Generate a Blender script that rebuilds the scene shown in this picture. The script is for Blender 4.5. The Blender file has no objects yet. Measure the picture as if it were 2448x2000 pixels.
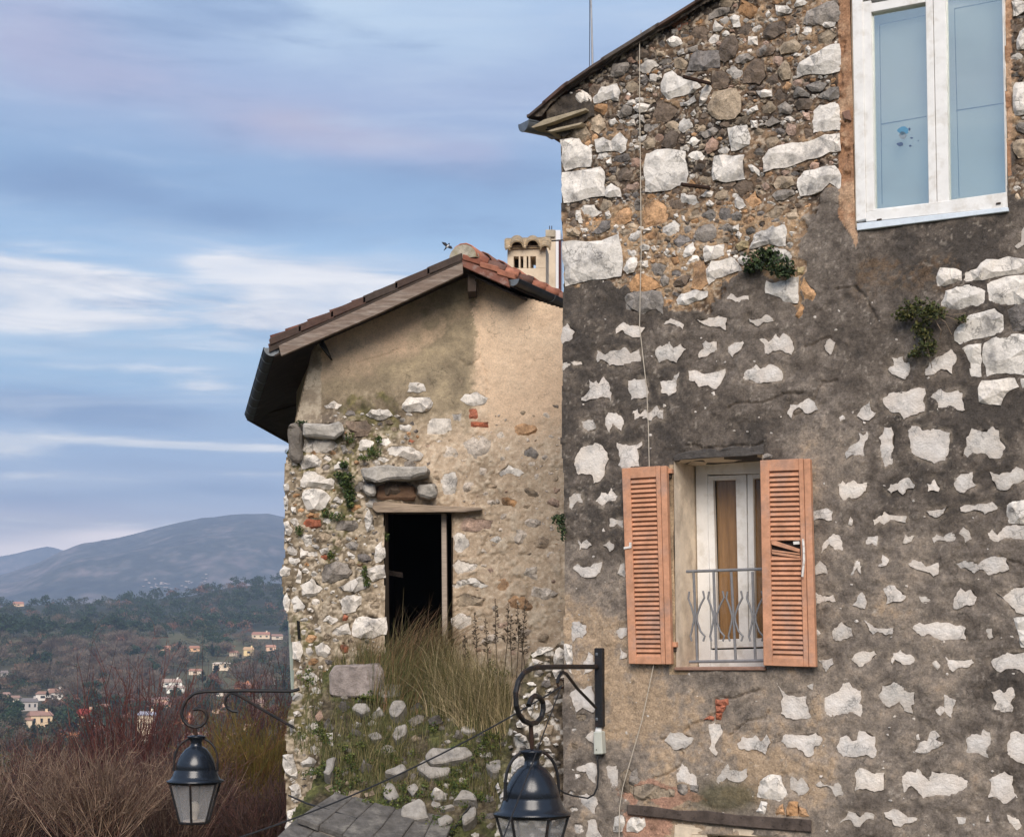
import bpy, bmesh, math, random
import numpy as np
from mathutils import Vector, Matrix, geometry
random.seed(7); rng = np.random.default_rng(7)
R = math.radians
S = bpy.context.scene; COL = S.collection

# ================= camera =================
F_PX = 3890.0; PITCH = math.atan(560.0 / F_PX); PW, PH = 2448.0, 2000.0
cd = bpy.data.cameras.new('camera'); cam = bpy.data.objects.new('camera', cd); COL.objects.link(cam)
cam.location = (0, 0, 0); cam.rotation_euler = (math.pi / 2 + PITCH, 0, 0)
cd.sensor_width = 36.0; cd.lens = 36.0 * F_PX / PW; cd.clip_start = 0.1; cd.clip_end = 40000
S.camera = cam

# ================= exposure, sky, sun =================
S.view_settings.view_transform = 'Standard'; S.view_settings.look = 'None'
S.view_settings.gamma = 1; S.view_settings.use_curve_mapping = False
EXPO = 1.55
S.view_settings.exposure = EXPO
SUN_EL, SUN_AZ = 35.0, 181.0            # soft light from behind the viewer's right shoulder
W = bpy.data.worlds.new('World'); S.world = W; W.use_nodes = True
nt = W.node_tree; N = nt.nodes; L = nt.links
for n in list(N): N.remove(n)
def nd(t, **k):
    n = N.new(t)
    for a, b in k.items(): setattr(n, a, b)
    return n
def srgb(r, g, b):
    f = lambda c: c / 12.92 if c <= .04045 else ((c + .055) / 1.055) ** 2.4
    return (f(r / 255), f(g / 255), f(b / 255))
def mth(op, a, b=None, c=None):
    n = nd('ShaderNodeMath', operation=op)
    for i, v in enumerate((a, b, c)):
        if v is None: continue
        if isinstance(v, (int, float)): n.inputs[i].default_value = v
        else: L.new(v, n.inputs[i])
    return n.outputs[0]
out = nd('ShaderNodeOutputWorld'); bg = nd('ShaderNodeBackground'); L.new(bg.outputs[0], out.inputs[0])
STR = 0.1; bg.inputs[1].default_value = STR
sky = nd('ShaderNodeTexSky', sky_type='NISHITA', sun_disc=False)
sky.sun_elevation = R(SUN_EL); sky.sun_rotation = R(SUN_AZ)
tc = nd('ShaderNodeTexCoord'); sep = nd('ShaderNodeSeparateXYZ'); L.new(tc.outputs['Generated'], sep.inputs[0])
x, y, z = sep.outputs
zc = mth('MAXIMUM', z, 0.0)
den = mth('ADD', zc, 0.10)                                  # a flat cloud layer overhead, seen in perspective
comb = nd('ShaderNodeCombineXYZ'); L.new(mth('DIVIDE', x, den), comb.inputs[0]); L.new(mth('DIVIDE', y, den), comb.inputs[1])
def noise(vec, scale, detail=5, rough=.55, loc=(0, 0, 0), sc=(1, 1, 1), dist=0.0):
    mp = nd('ShaderNodeMapping'); mp.inputs['Location'].default_value = loc; mp.inputs['Scale'].default_value = sc
    L.new(vec, mp.inputs[0])
    n = nd('ShaderNodeTexNoise'); n.inputs['Scale'].default_value = scale; n.inputs['Detail'].default_value = detail
    n.inputs['Roughness'].default_value = rough; n.inputs['Distortion'].default_value = dist
    L.new(mp.outputs[0], n.inputs[0]); return n.outputs[0]
def ramp(fac, stops, mode='LINEAR'):
    n = nd('ShaderNodeValToRGB'); cr = n.color_ramp; cr.interpolation = mode
    while len(cr.elements) < len(stops): cr.elements.new(1.0)
    for e, (p, c) in zip(cr.elements, stops):
        e.position = p; e.color = tuple(c) + (1,) if len(c) == 3 else c
    L.new(fac, n.inputs[0]); return n.outputs[0]
def mixc(f, a, b):
    n = nd('ShaderNodeMix', data_type='RGBA')
    for sck, v in ((n.inputs[0], f), (n.inputs[6], a), (n.inputs[7], b)):
        if isinstance(v, (int, float)): sck.default_value = v
        elif isinstance(v, tuple): sck.default_value = v + (1,)
        else: L.new(v, sck)
    return n.outputs[2]
n_big = noise(comb.outputs[0], 0.55, 4, .5, (3.1, 1.7, 0), (.45, 1, 1), .4)
n_mid = noise(comb.outputs[0], 1.5, 6, .58, (7.7, 2.2, 0), (.40, 1, 1), .6)
n_str = noise(comb.outputs[0], 2.6, 7, .62, (1.3, 9.4, 0), (.22, 1.1, 1), .5)
ay = mth('MAXIMUM', mth('ABSOLUTE', y), 0.05); tz = mth('DIVIDE', x, ay)          # the cloud field is the same before and behind the viewer
ang = nd('ShaderNodeCombineXYZ'); L.new(mth('MULTIPLY', tz, 1.0), ang.inputs[0]); L.new(mth('MULTIPLY', z, 3.6), ang.inputs[1])
n_puf = noise(ang.outputs[0], 5.5, 8, .58, (0.35, .2, 0), (1, 1, 1), .5)
n_fin = noise(ang.outputs[0], 14.0, 8, .62, (4.35, 1.2, 0), (.55, 1.3, 1), .6)
e2 = mth('ADD', zc, mth('ADD', mth('MULTIPLY', mth('SUBTRACT', n_big, .5), .04), mth('MULTIPLY', mth('SUBTRACT', n_mid, .5), .035)))
base = ramp(e2, [(0.0, srgb(214, 204, 214)), (0.078, srgb(214, 208, 220)), (0.100, srgb(170, 188, 220)), (0.128, srgb(158, 186, 222)),
                 (0.150, srgb(150, 184, 222)), (0.178, srgb(168, 204, 234)), (0.205, srgb(178, 210, 238)), (0.240, srgb(168, 202, 236)),
                 (0.262, srgb(150, 184, 222)), (0.290, srgb(146, 178, 216)), (0.312, srgb(158, 182, 218)), (0.330, srgb(170, 186, 220)),
                 (0.352, srgb(172, 192, 224)), (0.385, srgb(182, 206, 236)), (0.46, srgb(190, 212, 240)), (0.62, srgb(164, 190, 226)), (1.0, srgb(176, 200, 234))])
def blob(px, py, rx, ry, wgt):
    """a soft cloud at the direction of a picture point, sizes in picture units"""
    a0 = (px - PW / 2) / F_PX * 1.0; dx_, dy_, dz_ = 0, 0, 0
    b0 = (PH / 2 - py) / F_PX; vy = math.cos(PITCH) - b0 * math.sin(PITCH); vz = math.sin(PITCH) + b0 * math.cos(PITCH); ln = math.sqrt(a0 * a0 + vy * vy + vz * vz)
    u = mth('DIVIDE', mth('SUBTRACT', tz, a0 / vy), rx / F_PX); v = mth('DIVIDE', mth('SUBTRACT', z, vz / ln), ry / F_PX)
    r2 = mth('ADD', mth('MULTIPLY', u, u), mth('MULTIPLY', v, v))
    return mth('MULTIPLY', mth('EXPONENT', mth('MULTIPLY', r2, -1.0)), wgt)
def layer(prev, blobs, colr, lo, hi, nz_amt, strength, fin=.5):
    tot = None
    for bb in blobs:
        q = blob(*bb); tot = q if tot is None else mth('ADD', tot, q)
    m = mth('ADD', tot, mth('MULTIPLY', mth('SUBTRACT', n_puf, .5), mth('MULTIPLY', mth('MINIMUM', mth('MULTIPLY', tot, 3.0), 1.0), nz_amt)))
    m = mth('ADD', m, mth('MULTIPLY', mth('SUBTRACT', n_fin, .5), mth('MULTIPLY', mth('MINIMUM', mth('MULTIPLY', tot, 3.0), 1.0), nz_amt * fin)))
    f = ramp(m, [(lo, (0, 0, 0)), (hi, (1, 1, 1))], 'EASE'); return mixc(mth('MULTIPLY', f, strength), prev, colr)
c1 = layer(base, [(150, 430, 330, 60, .7), (620, 520, 330, 45, .6), (1000, 430, 260, 60, .5), (110, 965, 260, 42, .9), (380, 1000, 260, 34, .8), (290, 722, 150, 20, .8), (480, 1170, 280, 26, .7), (90, 1195, 260, 26, .6), (520, 715, 90, 18, .5), (250, 830, 200, 22, .3)], srgb(116, 146, 190), .02, 1.05, 1.1, .9)
c1 = layer(c1, [(700, 300, 270, 62, .85), (960, 345, 200, 48, .7), (60, 70, 260, 120, .7), (330, 200, 260, 60, .5), (160, 1215, 220, 24, .5), (1150, 380, 120, 60, .5)], srgb(186, 184, 212), .02, 1.15, .8, .8)
c1 = layer(c1, [(720, 290, 150, 36, .8), (930, 340, 150, 26, .6)], srgb(204, 192, 206), .05, 1.3, .7, .5)
c1 = layer(c1, [(830, 0, 130, 60, .9), (1080, 90, 260, 110, .7), (480, 870, 260, 30, .4), (200, 815, 260, 20, .45), (330, 690, 420, 22, .45), (700, 110, 200, 60, .4)], srgb(204, 224, 244), .02, 1.2, .8, .85)
c2 = layer(c1, [(30, 655, 230, 56, .85), (290, 681, 250, 20, .75), (575, 636, 120, 32, .75), (420, 770, 260, 24, .4), (735, 690, 150, 50, .62), (660, 655, 60, 14, .35), (800, 640, 90, 20, .3), (590, 745, 230, 32, .55), (110, 768, 250, 30, .66), (40, 715, 150, 30, .35), (20, 1062, 130, 24, .85), (230, 1050, 260, 16, .5), (500, 1068, 240, 10, .80), (480, 925, 80, 26, .3), (430, 1262, 220, 16, .45), (880, 720, 200, 70, .7), (20, 1250, 110, 14, .35), (330, 880, 300, 14, .28), (150, 1140, 260, 12, .25), (560, 830, 180, 16, .3), (520, 1130, 260, 10, .22)], ramp(mth('ADD', mth('MULTIPLY', n_fin, .5), mth('MULTIPLY', n_puf, .5)), [(.34, srgb(212, 224, 241)), (.46, srgb(240, 241, 245)), (.54, tuple(q_ * 1.12 for q_ in srgb(255, 250, 246)))]), .04, .64, 1.2, 1.0, 1.2)
n_lmp = noise(ang.outputs[0], 7.5, 9, .60, (2.1, 5.2, 0), (.8, 1.25, 1), .25)
lb = ramp(zc, [(0.07, (0, 0, 0)), (0.12, (.7,) * 3), (0.30, (1,) * 3), (1, (1,) * 3)])
c2 = mixc(mth('MULTIPLY', mth('MULTIPLY', lb, ramp(n_lmp, [(.50, (0, 0, 0)), (.74, (1, 1, 1))], 'EASE')), .45), c2, srgb(206, 220, 240))
c2 = mixc(mth('MULTIPLY', mth('MULTIPLY', lb, ramp(n_lmp, [(.28, (1, 1, 1)), (.50, (0, 0, 0))], 'EASE')), .50), c2, srgb(118, 144, 186))
stk = ramp(n_fin, [(.30, (.955, .965, .98)), (.70, (1.03, 1.025, 1.015))])
cm_ = nd('ShaderNodeVectorMath', operation='MULTIPLY'); L.new(c2, cm_.inputs[0]); L.new(stk, cm_.inputs[1]); c2 = cm_.outputs[0]
sband = ramp(zc, [(0.08, (0, 0, 0)), (0.11, (.8,) * 3), (0.24, (1,) * 3), (0.27, (0.1,) * 3), (0.5, (.3,) * 3), (1, (.3,) * 3)])
c2 = mixc(mth('MULTIPLY', mth('MULTIPLY', sband, ramp(n_str, [(.46, (0, 0, 0)), (.72, (1, 1, 1))], 'EASE')), .42), c2, srgb(226, 232, 243))
c2 = mixc(mth('MULTIPLY', mth('MULTIPLY', sband, ramp(n_fin, [(.50, (0, 0, 0)), (.74, (1, 1, 1))], 'EASE')), .22), c2, srgb(232, 236, 244))
c3 = layer(c2, [(80, 1335, 280, 46, 1.1), (330, 1285, 180, 26, .8)], tuple(q_ * 2.3 for q_ in srgb(240, 220, 208)), .03, .9, .6, .9)
gnd = mth('LESS_THAN', z, -0.02)
c4 = mixc(gnd, c3, srgb(120, 112, 104))
sk = nd('ShaderNodeVectorMath', operation='SCALE'); L.new(c4, sk.inputs[0]); sk.inputs['Scale'].default_value = 2 ** -EXPO / STR
L.new(mixc(0.93, sky.outputs[0], sk.outputs[0]), bg.inputs[0])

sl = bpy.data.lights.new('sun', 'SUN'); sl.energy = 1.5; sl.angle = R(38); sl.color = (1.0, .89, .77)
sun = bpy.data.objects.new('sun', sl); COL.objects.link(sun)
sun_dir = Vector((math.sin(R(SUN_AZ)) * math.cos(R(SUN_EL)), math.cos(R(SUN_AZ)) * math.cos(R(SUN_EL)), math.sin(R(SUN_EL))))
sun.rotation_euler = (-sun_dir).to_track_quat('-Z', 'Y').to_euler(); sun.location = (-10, -10, 20)

# ================= geometry of the view (turns a picture point into a place in the world) =================
CP, SP = math.cos(PITCH), math.sin(PITCH)
def ray(px, py):
    a = (np.asarray(px, float) - PW / 2) / F_PX; b = (PH / 2 - np.asarray(py, float)) / F_PX
    return np.stack([a, CP - b * SP, SP + b * CP], -1)
def at(px, py, Y):
    d = ray(px, py); return d * (Y / d[..., 1:2])
def proj(p):
    p = np.asarray(p, float); f = p[..., 1] * CP + p[..., 2] * SP; up = -p[..., 1] * SP + p[..., 2] * CP
    return PW / 2 + F_PX * p[..., 0] / f, PH / 2 - F_PX * up / f
class Plane:
    def __init__(s, o, u, v):
        s.o = np.array(o, float); s.u = np.array(u, float); s.u /= np.linalg.norm(s.u)
        v = np.array(v, float); v -= s.u * v.dot(s.u); s.v = v / np.linalg.norm(v)
        s.n = np.cross(s.u, s.v)
        if s.n.dot(-s.o) < 0: s.n = -s.n
    def px(s, x, y, h=0.0):
        d = ray(x, y); o = s.o + s.n * h
        return d * ((o.dot(s.n)) / (d @ s.n))[..., None]
    def uv(s, x, y, h=0.0):
        p = s.px(x, y, h) - s.o; return np.stack([p @ s.u, p @ s.v], -1)
    def pt(s, u, v, h=0.0):
        u = np.asarray(u, float); v = np.asarray(v, float); h = np.broadcast_to(np.asarray(h, float), u.shape)
        return s.o + u[..., None] * s.u + v[..., None] * s.v + h[..., None] * s.n

# ================= noise =================
_T = rng.random((64, 256, 256)).astype(np.float32)
def vnoise(u, v, k):
    T = _T[k % 64]; i = np.floor(u).astype(int); j = np.floor(v).astype(int); a = u - i; b = v - j
    a = a * a * (3 - 2 * a); b = b * b * (3 - 2 * b); i0 = i & 255; i1 = (i + 1) & 255; j0 = j & 255; j1 = (j + 1) & 255
    return (T[i0, j0] * (1 - a) + T[i1, j0] * a) * (1 - b) + (T[i0, j1] * (1 - a) + T[i1, j1] * a) * b
def fbm(u, v, s, o=4, k=0, g=.55):
    r = 0; A = 1; t = 0
    for q in range(o):
        r = r + A * vnoise(u * s + 17.3 * q, v * s + 5.1 * q, k + q); t += A; A *= g; s *= 2.03
    return r / t
def sstep(a, b, x):
    t = np.clip((x - a) / (b - a), 0, 1); return t * t * (3 - 2 * t)
def mixn(a, b, t): return a + (b - a) * t[..., None] if np.ndim(t) else a + (b - a) * t
def lin(r, g, b): return np.array(srgb(r, g, b))
def inpoly(x, y, poly):
    poly = np.asarray(poly, float); r = np.zeros(np.shape(x), bool); n = len(poly); j = n - 1
    for i in range(n):
        xi, yi = poly[i]; xj, yj = poly[j]
        if yi != yj:
            c = ((yi > y) != (yj > y)) & (x < (xj - xi) * (y - yi) / (yj - yi) + xi); r ^= c
        j = i
    return r

# ================= objects =================
def nparr(a): return np.asarray(a, float).reshape(-1, 3)
def mesh(name, V, F, mat=None, cols=None, smooth=False):
    me = bpy.data.meshes.new(name)
    V = nparr(V)
    if isinstance(F, np.ndarray):
        k = F.shape[1]; me.vertices.add(len(V)); me.vertices.foreach_set('co', V.astype(np.float32).ravel())
        me.loops.add(F.size); me.loops.foreach_set('vertex_index', F.astype(np.int32).ravel())
        me.polygons.add(len(F)); me.polygons.foreach_set('loop_start', np.arange(0, F.size, k, dtype=np.int32))
        me.update(calc_edges=True)
    else:
        me.from_pydata([tuple(v) for v in V], [], F)
    if cols is not None:
        at_ = me.attributes.new('Col', 'FLOAT_COLOR', 'POINT')
        c = np.ones((len(V), 4), np.float32); c[:, :3] = cols; at_.data.foreach_set('color', c.ravel())
    if smooth: me.polygons.foreach_set('use_smooth', np.ones(len(me.polygons), bool))
    me.validate()
    if mat: me.materials.append(mat)
    return me
_loc = {}
def thing(name, label, cat, loc=(0, 0, 0), group=None):
    o = bpy.data.objects.new(name, None); COL.objects.link(o); o.location = tuple(float(c) for c in loc); o.empty_display_size = .2
    o['label'] = label; o['category'] = cat
    if group: o['group'] = group
    _loc[o.name] = Vector(o.location); return o
def part(name, me, parent=None, kind=None, label=None):
    o = bpy.data.objects.new(name, me); COL.objects.link(o)
    if parent is not None:
        o.parent = parent
        o.matrix_parent_inverse = Matrix.Translation(-_loc[parent.name]) if parent.name in _loc else Matrix()
    if kind: o['kind'] = kind
    if label: o['label'] = label
    return o
def solo(name, me, label, cat, group=None, kind=None):
    """a thing that is one mesh: its origin is moved to the middle of its base"""
    n = len(me.vertices); c = np.empty(n * 3, np.float32); me.vertices.foreach_get('co', c); c = c.reshape(-1, 3)
    b = np.array([(c[:, 0].min() + c[:, 0].max()) / 2, (c[:, 1].min() + c[:, 1].max()) / 2, c[:, 2].min()])
    me.vertices.foreach_set('co', (c - b).astype(np.float32).ravel()); me.update()
    o = bpy.data.objects.new(name, me); COL.objects.link(o); o.location = tuple(float(q) for q in b)
    if label: o['label'] = label
    if cat: o['category'] = cat
    if group: o['group'] = group
    if kind: o['kind'] = kind
    return o
class MB:
    def __init__(s): s.V = []; s.F = []
    def add(s, V, F):
        k = len(s.V); s.V += [tuple(map(float, v)) for v in V]; s.F += [tuple(i + k for i in f) for f in F]; return s
    def prism(s, a, b):
        """closed solid between two loops of equally many points"""
        n = len(a); s.add(list(a) + list(b), [tuple(range(n)), tuple(range(2 * n - 1, n - 1, -1))] +
                          [(i, (i + 1) % n, n + (i + 1) % n, n + i)[::-1] for i in range(n)]); return s
    def tube(s, pts, r, k=6, cap=True):
        pts = [Vector(p) for p in pts]; n = len(pts); rr = r if hasattr(r, '__len__') else [r] * n
        V = []; F = []; ref = None
        for i, p in enumerate(pts):
            t = (pts[min(i + 1, n - 1)] - pts[max(i - 1, 0)]).normalized()
            if ref is None: ref = t.orthogonal().normalized()
            a = (ref - t * ref.dot(t)); a = a.normalized() if a.length > 1e-6 else t.orthogonal().normalized(); ref = a; b = t.cross(a)
            for j in range(k):
                w = 2 * math.pi * j / k; V.append(p + (a * math.cos(w) + b * math.sin(w)) * rr[i])
        for i in range(n - 1):
            for j in range(k): F.append((i * k + j, i * k + (j + 1) % k, (i + 1) * k + (j + 1) % k, (i + 1) * k + j))
        if cap: F += [tuple(range(k))[::-1], tuple(range((n - 1) * k, n * k))]
        return s.add(V, F)
    def box(s, c, sx, sy, sz, rz=0.0):
        c = Vector(c); m = Matrix.Rotation(rz, 3, 'Z')
        q = [c + m @ Vector((a * sx / 2, b * sy / 2, d * sz / 2)) for d in (-1, 1) for a, b in ((-1, -1), (1, -1), (1, 1), (-1, 1))]
        return s.prism(q[:4], q[4:])
    def lathe(s, c, prof, k=24):
        c = Vector(c); V = []; F = []
        for r, zz in prof:
            for j in range(k): w = 2 * math.pi * j / k; V.append(c + Vector((r * math.cos(w), r * math.sin(w), zz)))
        for i in range(len(prof) - 1):
            for j in range(k): F.append((i * k + j, i * k + (j + 1) % k, (i + 1) * k + (j + 1) % k, (i + 1) * k + j))
        F += [tuple(range(k))[::-1], tuple(range((len(prof) - 1) * k, len(prof) * k))]
        return s.add(V, F)
    def mesh(s, name, mat=None, smooth=False, bevel=0.0):
        me = mesh(name, s.V, s.F, mat, None, False)
        bm = bmesh.new(); bm.from_mesh(me)
        bmesh.ops.recalc_face_normals(bm, faces=bm.faces)
        if bevel: bmesh.ops.bevel(bm, geom=list(bm.edges), offset=bevel, segments=1, affect='EDGES', clamp_overlap=True)
        bm.to_mesh(me); bm.free()
        if smooth: me.shade_smooth() if hasattr(me, 'shade_smooth') else None
        return me
def slab(mb, pl, pts, h0, h1):
    """solid standing on a wall: its front face (at height h1) covers the given picture points"""
    a = np.array([p[0] for p in pts], float); b = np.array([p[1] for p in pts], float)
    f = pl.px(a, b, h1); return mb.prism(f, f - pl.n * (h1 - h0))
def sl_mesh(name, pl, pts, h0, h1, mat, bevel=0.0):
    return slab(MB(), pl, pts, h0, h1).mesh(name, mat, bevel=bevel)

# ================= materials =================
def M(name, col=(.5, .5, .5), rough=.8, metal=0.0, attr=False, var=.25, vs=6.0, bump=.0, bs=40.0, bump2=0.0, bs2=200.0, stain=None, ss=3.0, spec=.3, stretch=None, dots=0.0, crack=0.0, cs=9.0, cw=.05, var2=0.0, vs2=80.0):
    m = bpy.data.materials.new(name); m.use_nodes = True; t = m.node_tree; n = t.nodes; l = t.links
    for q in list(n): n.remove(q)
    o = n.new('ShaderNodeOutputMaterial'); p = n.new('ShaderNodeBsdfPrincipled'); l.new(p.outputs[0], o.inputs[0])
    p.inputs['Roughness'].default_value = rough; p.inputs['Metallic'].default_value = metal
    p.inputs['Specular IOR Level'].default_value = spec
    tcn = n.new('ShaderNodeTexCoord'); src = tcn.outputs['Object']
    if stretch:
        mp = n.new('ShaderNodeMapping'); mp.inputs['Scale'].default_value = stretch; l.new(src, mp.inputs[0]); src = mp.outputs[0]
    def nz(sc, d=6, r=.6):
        q = n.new('ShaderNodeTexNoise'); q.inputs['Scale'].default_value = sc; q.inputs['Detail'].default_value = d; q.inputs['Roughness'].default_value = r
        l.new(src, q.inputs[0]); return q.outputs[0]
    def rmp(f, a, b, ca, cb):
        q = n.new('ShaderNodeMapRange'); q.inputs[1].default_value = a; q.inputs[2].default_value = b; q.inputs[3].default_value = ca; q.inputs[4].default_value = cb
        l.new(f, q.inputs[0]); return q.outputs[0]
    def mul(c, f):
        q = n.new('ShaderNodeVectorMath'); q.operation = 'SCALE'; l.new(c, q.inputs[0]); l.new(f, q.inputs['Scale']); return q.outputs[0]
    if attr:
        a = n.new('ShaderNodeAttribute'); a.attribute_name = 'Col'; c = a.outputs['Color']
    else:
        a = n.new('ShaderNodeRGB'); a.outputs[0].default_value = tuple(col) + (1,); c = a.outputs[0]
    if stain is not None:
        q = n.new('ShaderNodeMix'); q.data_type = 'RGBA'; l.new(rmp(nz(ss, 8, .65), .50, .66, 0, .8), q.inputs[0]); l.new(c, q.inputs[6]); q.inputs[7].default_value = tuple(stain) + (1,); c = q.outputs[2]
    if var: c = mul(c, rmp(nz(vs, 8, .68), .30, .70, 1 - var, 1 + var))
    if var2: c = mul(c, rmp(nz(vs2, 6, .7), .28, .72, 1 - var2, 1 + var2))
    if dots: c = mul(c, rmp(nz(bs * 1.7, 2, .5), .62, .70, 1, 1 - dots))
    if crack:
        wv = n.new('ShaderNodeTexNoise'); wv.inputs['Scale'].default_value = 7; wv.inputs['Detail'].default_value = 4; l.new(src, wv.inputs[0])
        ad = n.new('ShaderNodeVectorMath'); ad.operation = 'MULTIPLY_ADD'; l.new(wv.outputs['Color'], ad.inputs[0]); ad.inputs[1].default_value = (.35, .35, .35); l.new(src, ad.inputs[2])
        vo = n.new('ShaderNodeTexVoronoi'); vo.feature = 'DISTANCE_TO_EDGE'; vo.inputs['Scale'].default_value = cs; l.new(ad.outputs[0], vo.inputs[0])
        ln = rmp(vo.outputs['Distance'], .0, cw, 1, 0); mk = rmp(nz(5, 3, .5), .48, .60, 0, crack)
        q = n.new('ShaderNodeMath'); q.operation = 'MULTIPLY'; l.new(ln, q.inputs[0]); l.new(mk, q.inputs[1]); q2 = n.new('ShaderNodeMath'); q2.operation = 'SUBTRACT'; q2.inputs[0].default_value = 1.0; l.new(q.outputs[0], q2.inputs[1]); c = mul(c, q2.outputs[0])
    l.new(c, p.inputs['Base Color'])
    if bump:
        b = n.new('ShaderNodeBump'); b.inputs['Strength'].default_value = 1.0; b.inputs['Distance'].default_value = bump; l.new(nz(bs, 8, .65), b.inputs['Height'])
        if bump2:
            b2 = n.new('ShaderNodeBump'); b2.inputs['Distance'].default_value = bump2; l.new(nz(bs2, 4, .6), b2.inputs['Height']); l.new(b.outputs[0], b2.inputs['Normal']); b = b2
        l.new(b.outputs[0], p.inputs['Normal'])
    return m
m_plaster = M('plaster', attr=True, rough=.95, var=.24, vs=16, bump=.011, bs=24, bump2=.006, bs2=130, dots=.25, crack=.5, cs=1.7, cw=.012, var2=.42, vs2=62)
m_render = M('gable_render', attr=True, rough=.95, var=.13, vs=11, bump=.009, bs=32, bump2=.005, bs2=140, dots=.2, crack=.4, cs=1.3, cw=.01, var2=.22, vs2=60)
m_patch = M('chipped_white_stone', attr=True, rough=.9, var=.12, vs=18, bump=.012, bs=26, bump2=.006, bs2=80, dots=.12, stain=(.42, .40, .38), ss=5, crack=.45, cs=7)
m_stone = M('limestone', attr=True, rough=.9, var=.16, vs=13, bump=.013, bs=13, bump2=.004, bs2=60, dots=.14, stain=(.20, .19, .185), ss=5.5, var2=.16, vs2=45, crack=.6, cs=6)
m_rubble = M('rubble_stone', attr=True, rough=.95, var=.50, vs=20, bump=.016, bs=22, bump2=.006, bs2=90, dots=.35, stain=(.05, .043, .037), ss=5.0, crack=.5, cs=11, var2=.3, vs2=55)
m_white = M('white_window_paint', (.78, .77, .75), .4, var=.07, vs=9, spec=.4, stain=(.60, .57, .52), ss=7)
m_white_old = M('cream_paint', (.62, .52, .40), .6, var=.25, vs=9, bump=.003, bs=30)
m_shut = M('orange_shutter_paint', (.54, .275, .165), .65, var=.22, vs=9, bump=.002, bs=60, stain=(.40, .25, .19), ss=4, var2=.12, vs2=40)
m_iron = M('black_iron', (.014, .014, .016), .5, metal=.2, var=.4, vs=20, bump=.003, bs=70, spec=.4, stain=(.055, .030, .020), ss=9)
m_rail = M('grey_railing_paint', (.19, .19, .20), .5, var=.2, vs=30, spec=.4)
m_zinc = M('zinc', (.17, .185, .20), .5, metal=.55, var=.35, vs=7, bump=.002, bs=20)
m_zinc_dk = M('dark_gutter', (.035, .036, .04), .55, metal=.3, var=.4, vs=6)
m_tile = M('clay_tile', attr=True, rough=.85, var=.35, vs=10, bump=.006, bs=40, dots=.2)
m_wood = M('weathered_wood', (.20, .15, .12), .85, var=.35, vs=7, bump=.004, bs=16, stretch=(1, 1, 9), stain=(.33, .28, .24), ss=3)
m_wood_d = M('old_beam_wood', (.085, .065, .055), .95, var=.5, vs=10, bump=.008, bs=22, dots=.5)
m_wood_red = M('peeling_red_wood', (.20, .085, .06), .85, var=.3, vs=12, bump=.004, bs=30, stain=(.36, .30, .28), ss=7)
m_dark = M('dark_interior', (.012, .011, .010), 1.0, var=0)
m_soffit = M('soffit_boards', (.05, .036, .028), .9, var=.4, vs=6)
m_rust = M('rusty_iron', (.035, .018, .012), .9, var=.4, vs=30)
m_sill = M('terracotta_sill', (.27, .16, .12), .85, var=.35, vs=14, bump=.004, bs=40)
m_string = M('pale_cord', (.50, .44, .36), .9, var=.2, vs=30)
m_wire = M('black_cable', (.02, .02, .022), .6, var=0)
m_box = M('grey_plastic', (.50, .51, .45), .5, var=.08, vs=12)
m_curtain = M('brown_curtain', (.34, .19, .085), .9, var=.25, vs=10, stretch=(6, 6, .4))
def glass(name, refl, tint, rough=.02):
    m = bpy.data.materials.new(name); m.use_nodes = True; t = m.node_tree; n = t.nodes; l = t.links
    for q in list(n): n.remove(q)
    o = n.new('ShaderNodeOutputMaterial'); g = n.new('ShaderNodeBsdfGlossy'); tr = n.new('ShaderNodeBsdfTransparent'); mx = n.new('ShaderNodeMixShader')
    g.inputs['Roughness'].default_value = rough; g.inputs[0].default_value = (.93, .97, .93, 1); tr.inputs[0].default_value = tuple(tint) + (1,)
    mx.inputs[0].default_value = refl; l.new(tr.outputs[0], mx.inputs[1]); l.new(g.outputs[0], mx.inputs[2]); l.new(mx.outputs[0], o.inputs[0]); return m
m_pane = glass('window_glass', .36, (.92, .95, .93))
m_pane2 = glass('thin_window_glass', .02, (.93, .93, .92))
def frosted(name, col, alpha):
    m = bpy.data.materials.new(name); m.use_nodes = True; t = m.node_tree; n = t.nodes; l = t.links
    for q in list(n): n.remove(q)
    o = n.new('ShaderNodeOutputMaterial'); d = n.new('ShaderNodeBsdfPrincipled'); tr = n.new('ShaderNodeBsdfTransparent'); mx = n.new('ShaderNodeMixShader')
    d.inputs['Base Color'].default_value = tuple(col) + (1,); d.inputs['Roughness'].default_value = .3
    mx.inputs[0].default_value = alpha; l.new(tr.outputs[0], mx.inputs[1]); l.new(d.outputs[0], mx.inputs[2]); l.new(mx.outputs[0], o.inputs[0]); return m
m_lampglass = frosted('lantern_glass', (.42, .42, .43), .27)

def rough_mesh(me, k, amp, fr=9):
    bm = bmesh.new(); bm.from_mesh(me); bmesh.ops.triangulate(bm, faces=bm.faces); bmesh.ops.subdivide_edges(bm, edges=[e for e in bm.edges if e.calc_length() > .06], cuts=k, use_grid_fill=True)
    for v in bm.verts: v.co += Vector([float(vnoise(np.array(v.co.x * fr + s_), np.array(v.co.z * fr + v.co.y * fr * .8), 60 + s_)) - .5 for s_ in range(3)]) * amp * 2
    bm.to_mesh(me); bm.free(); me.validate(); return me
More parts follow.
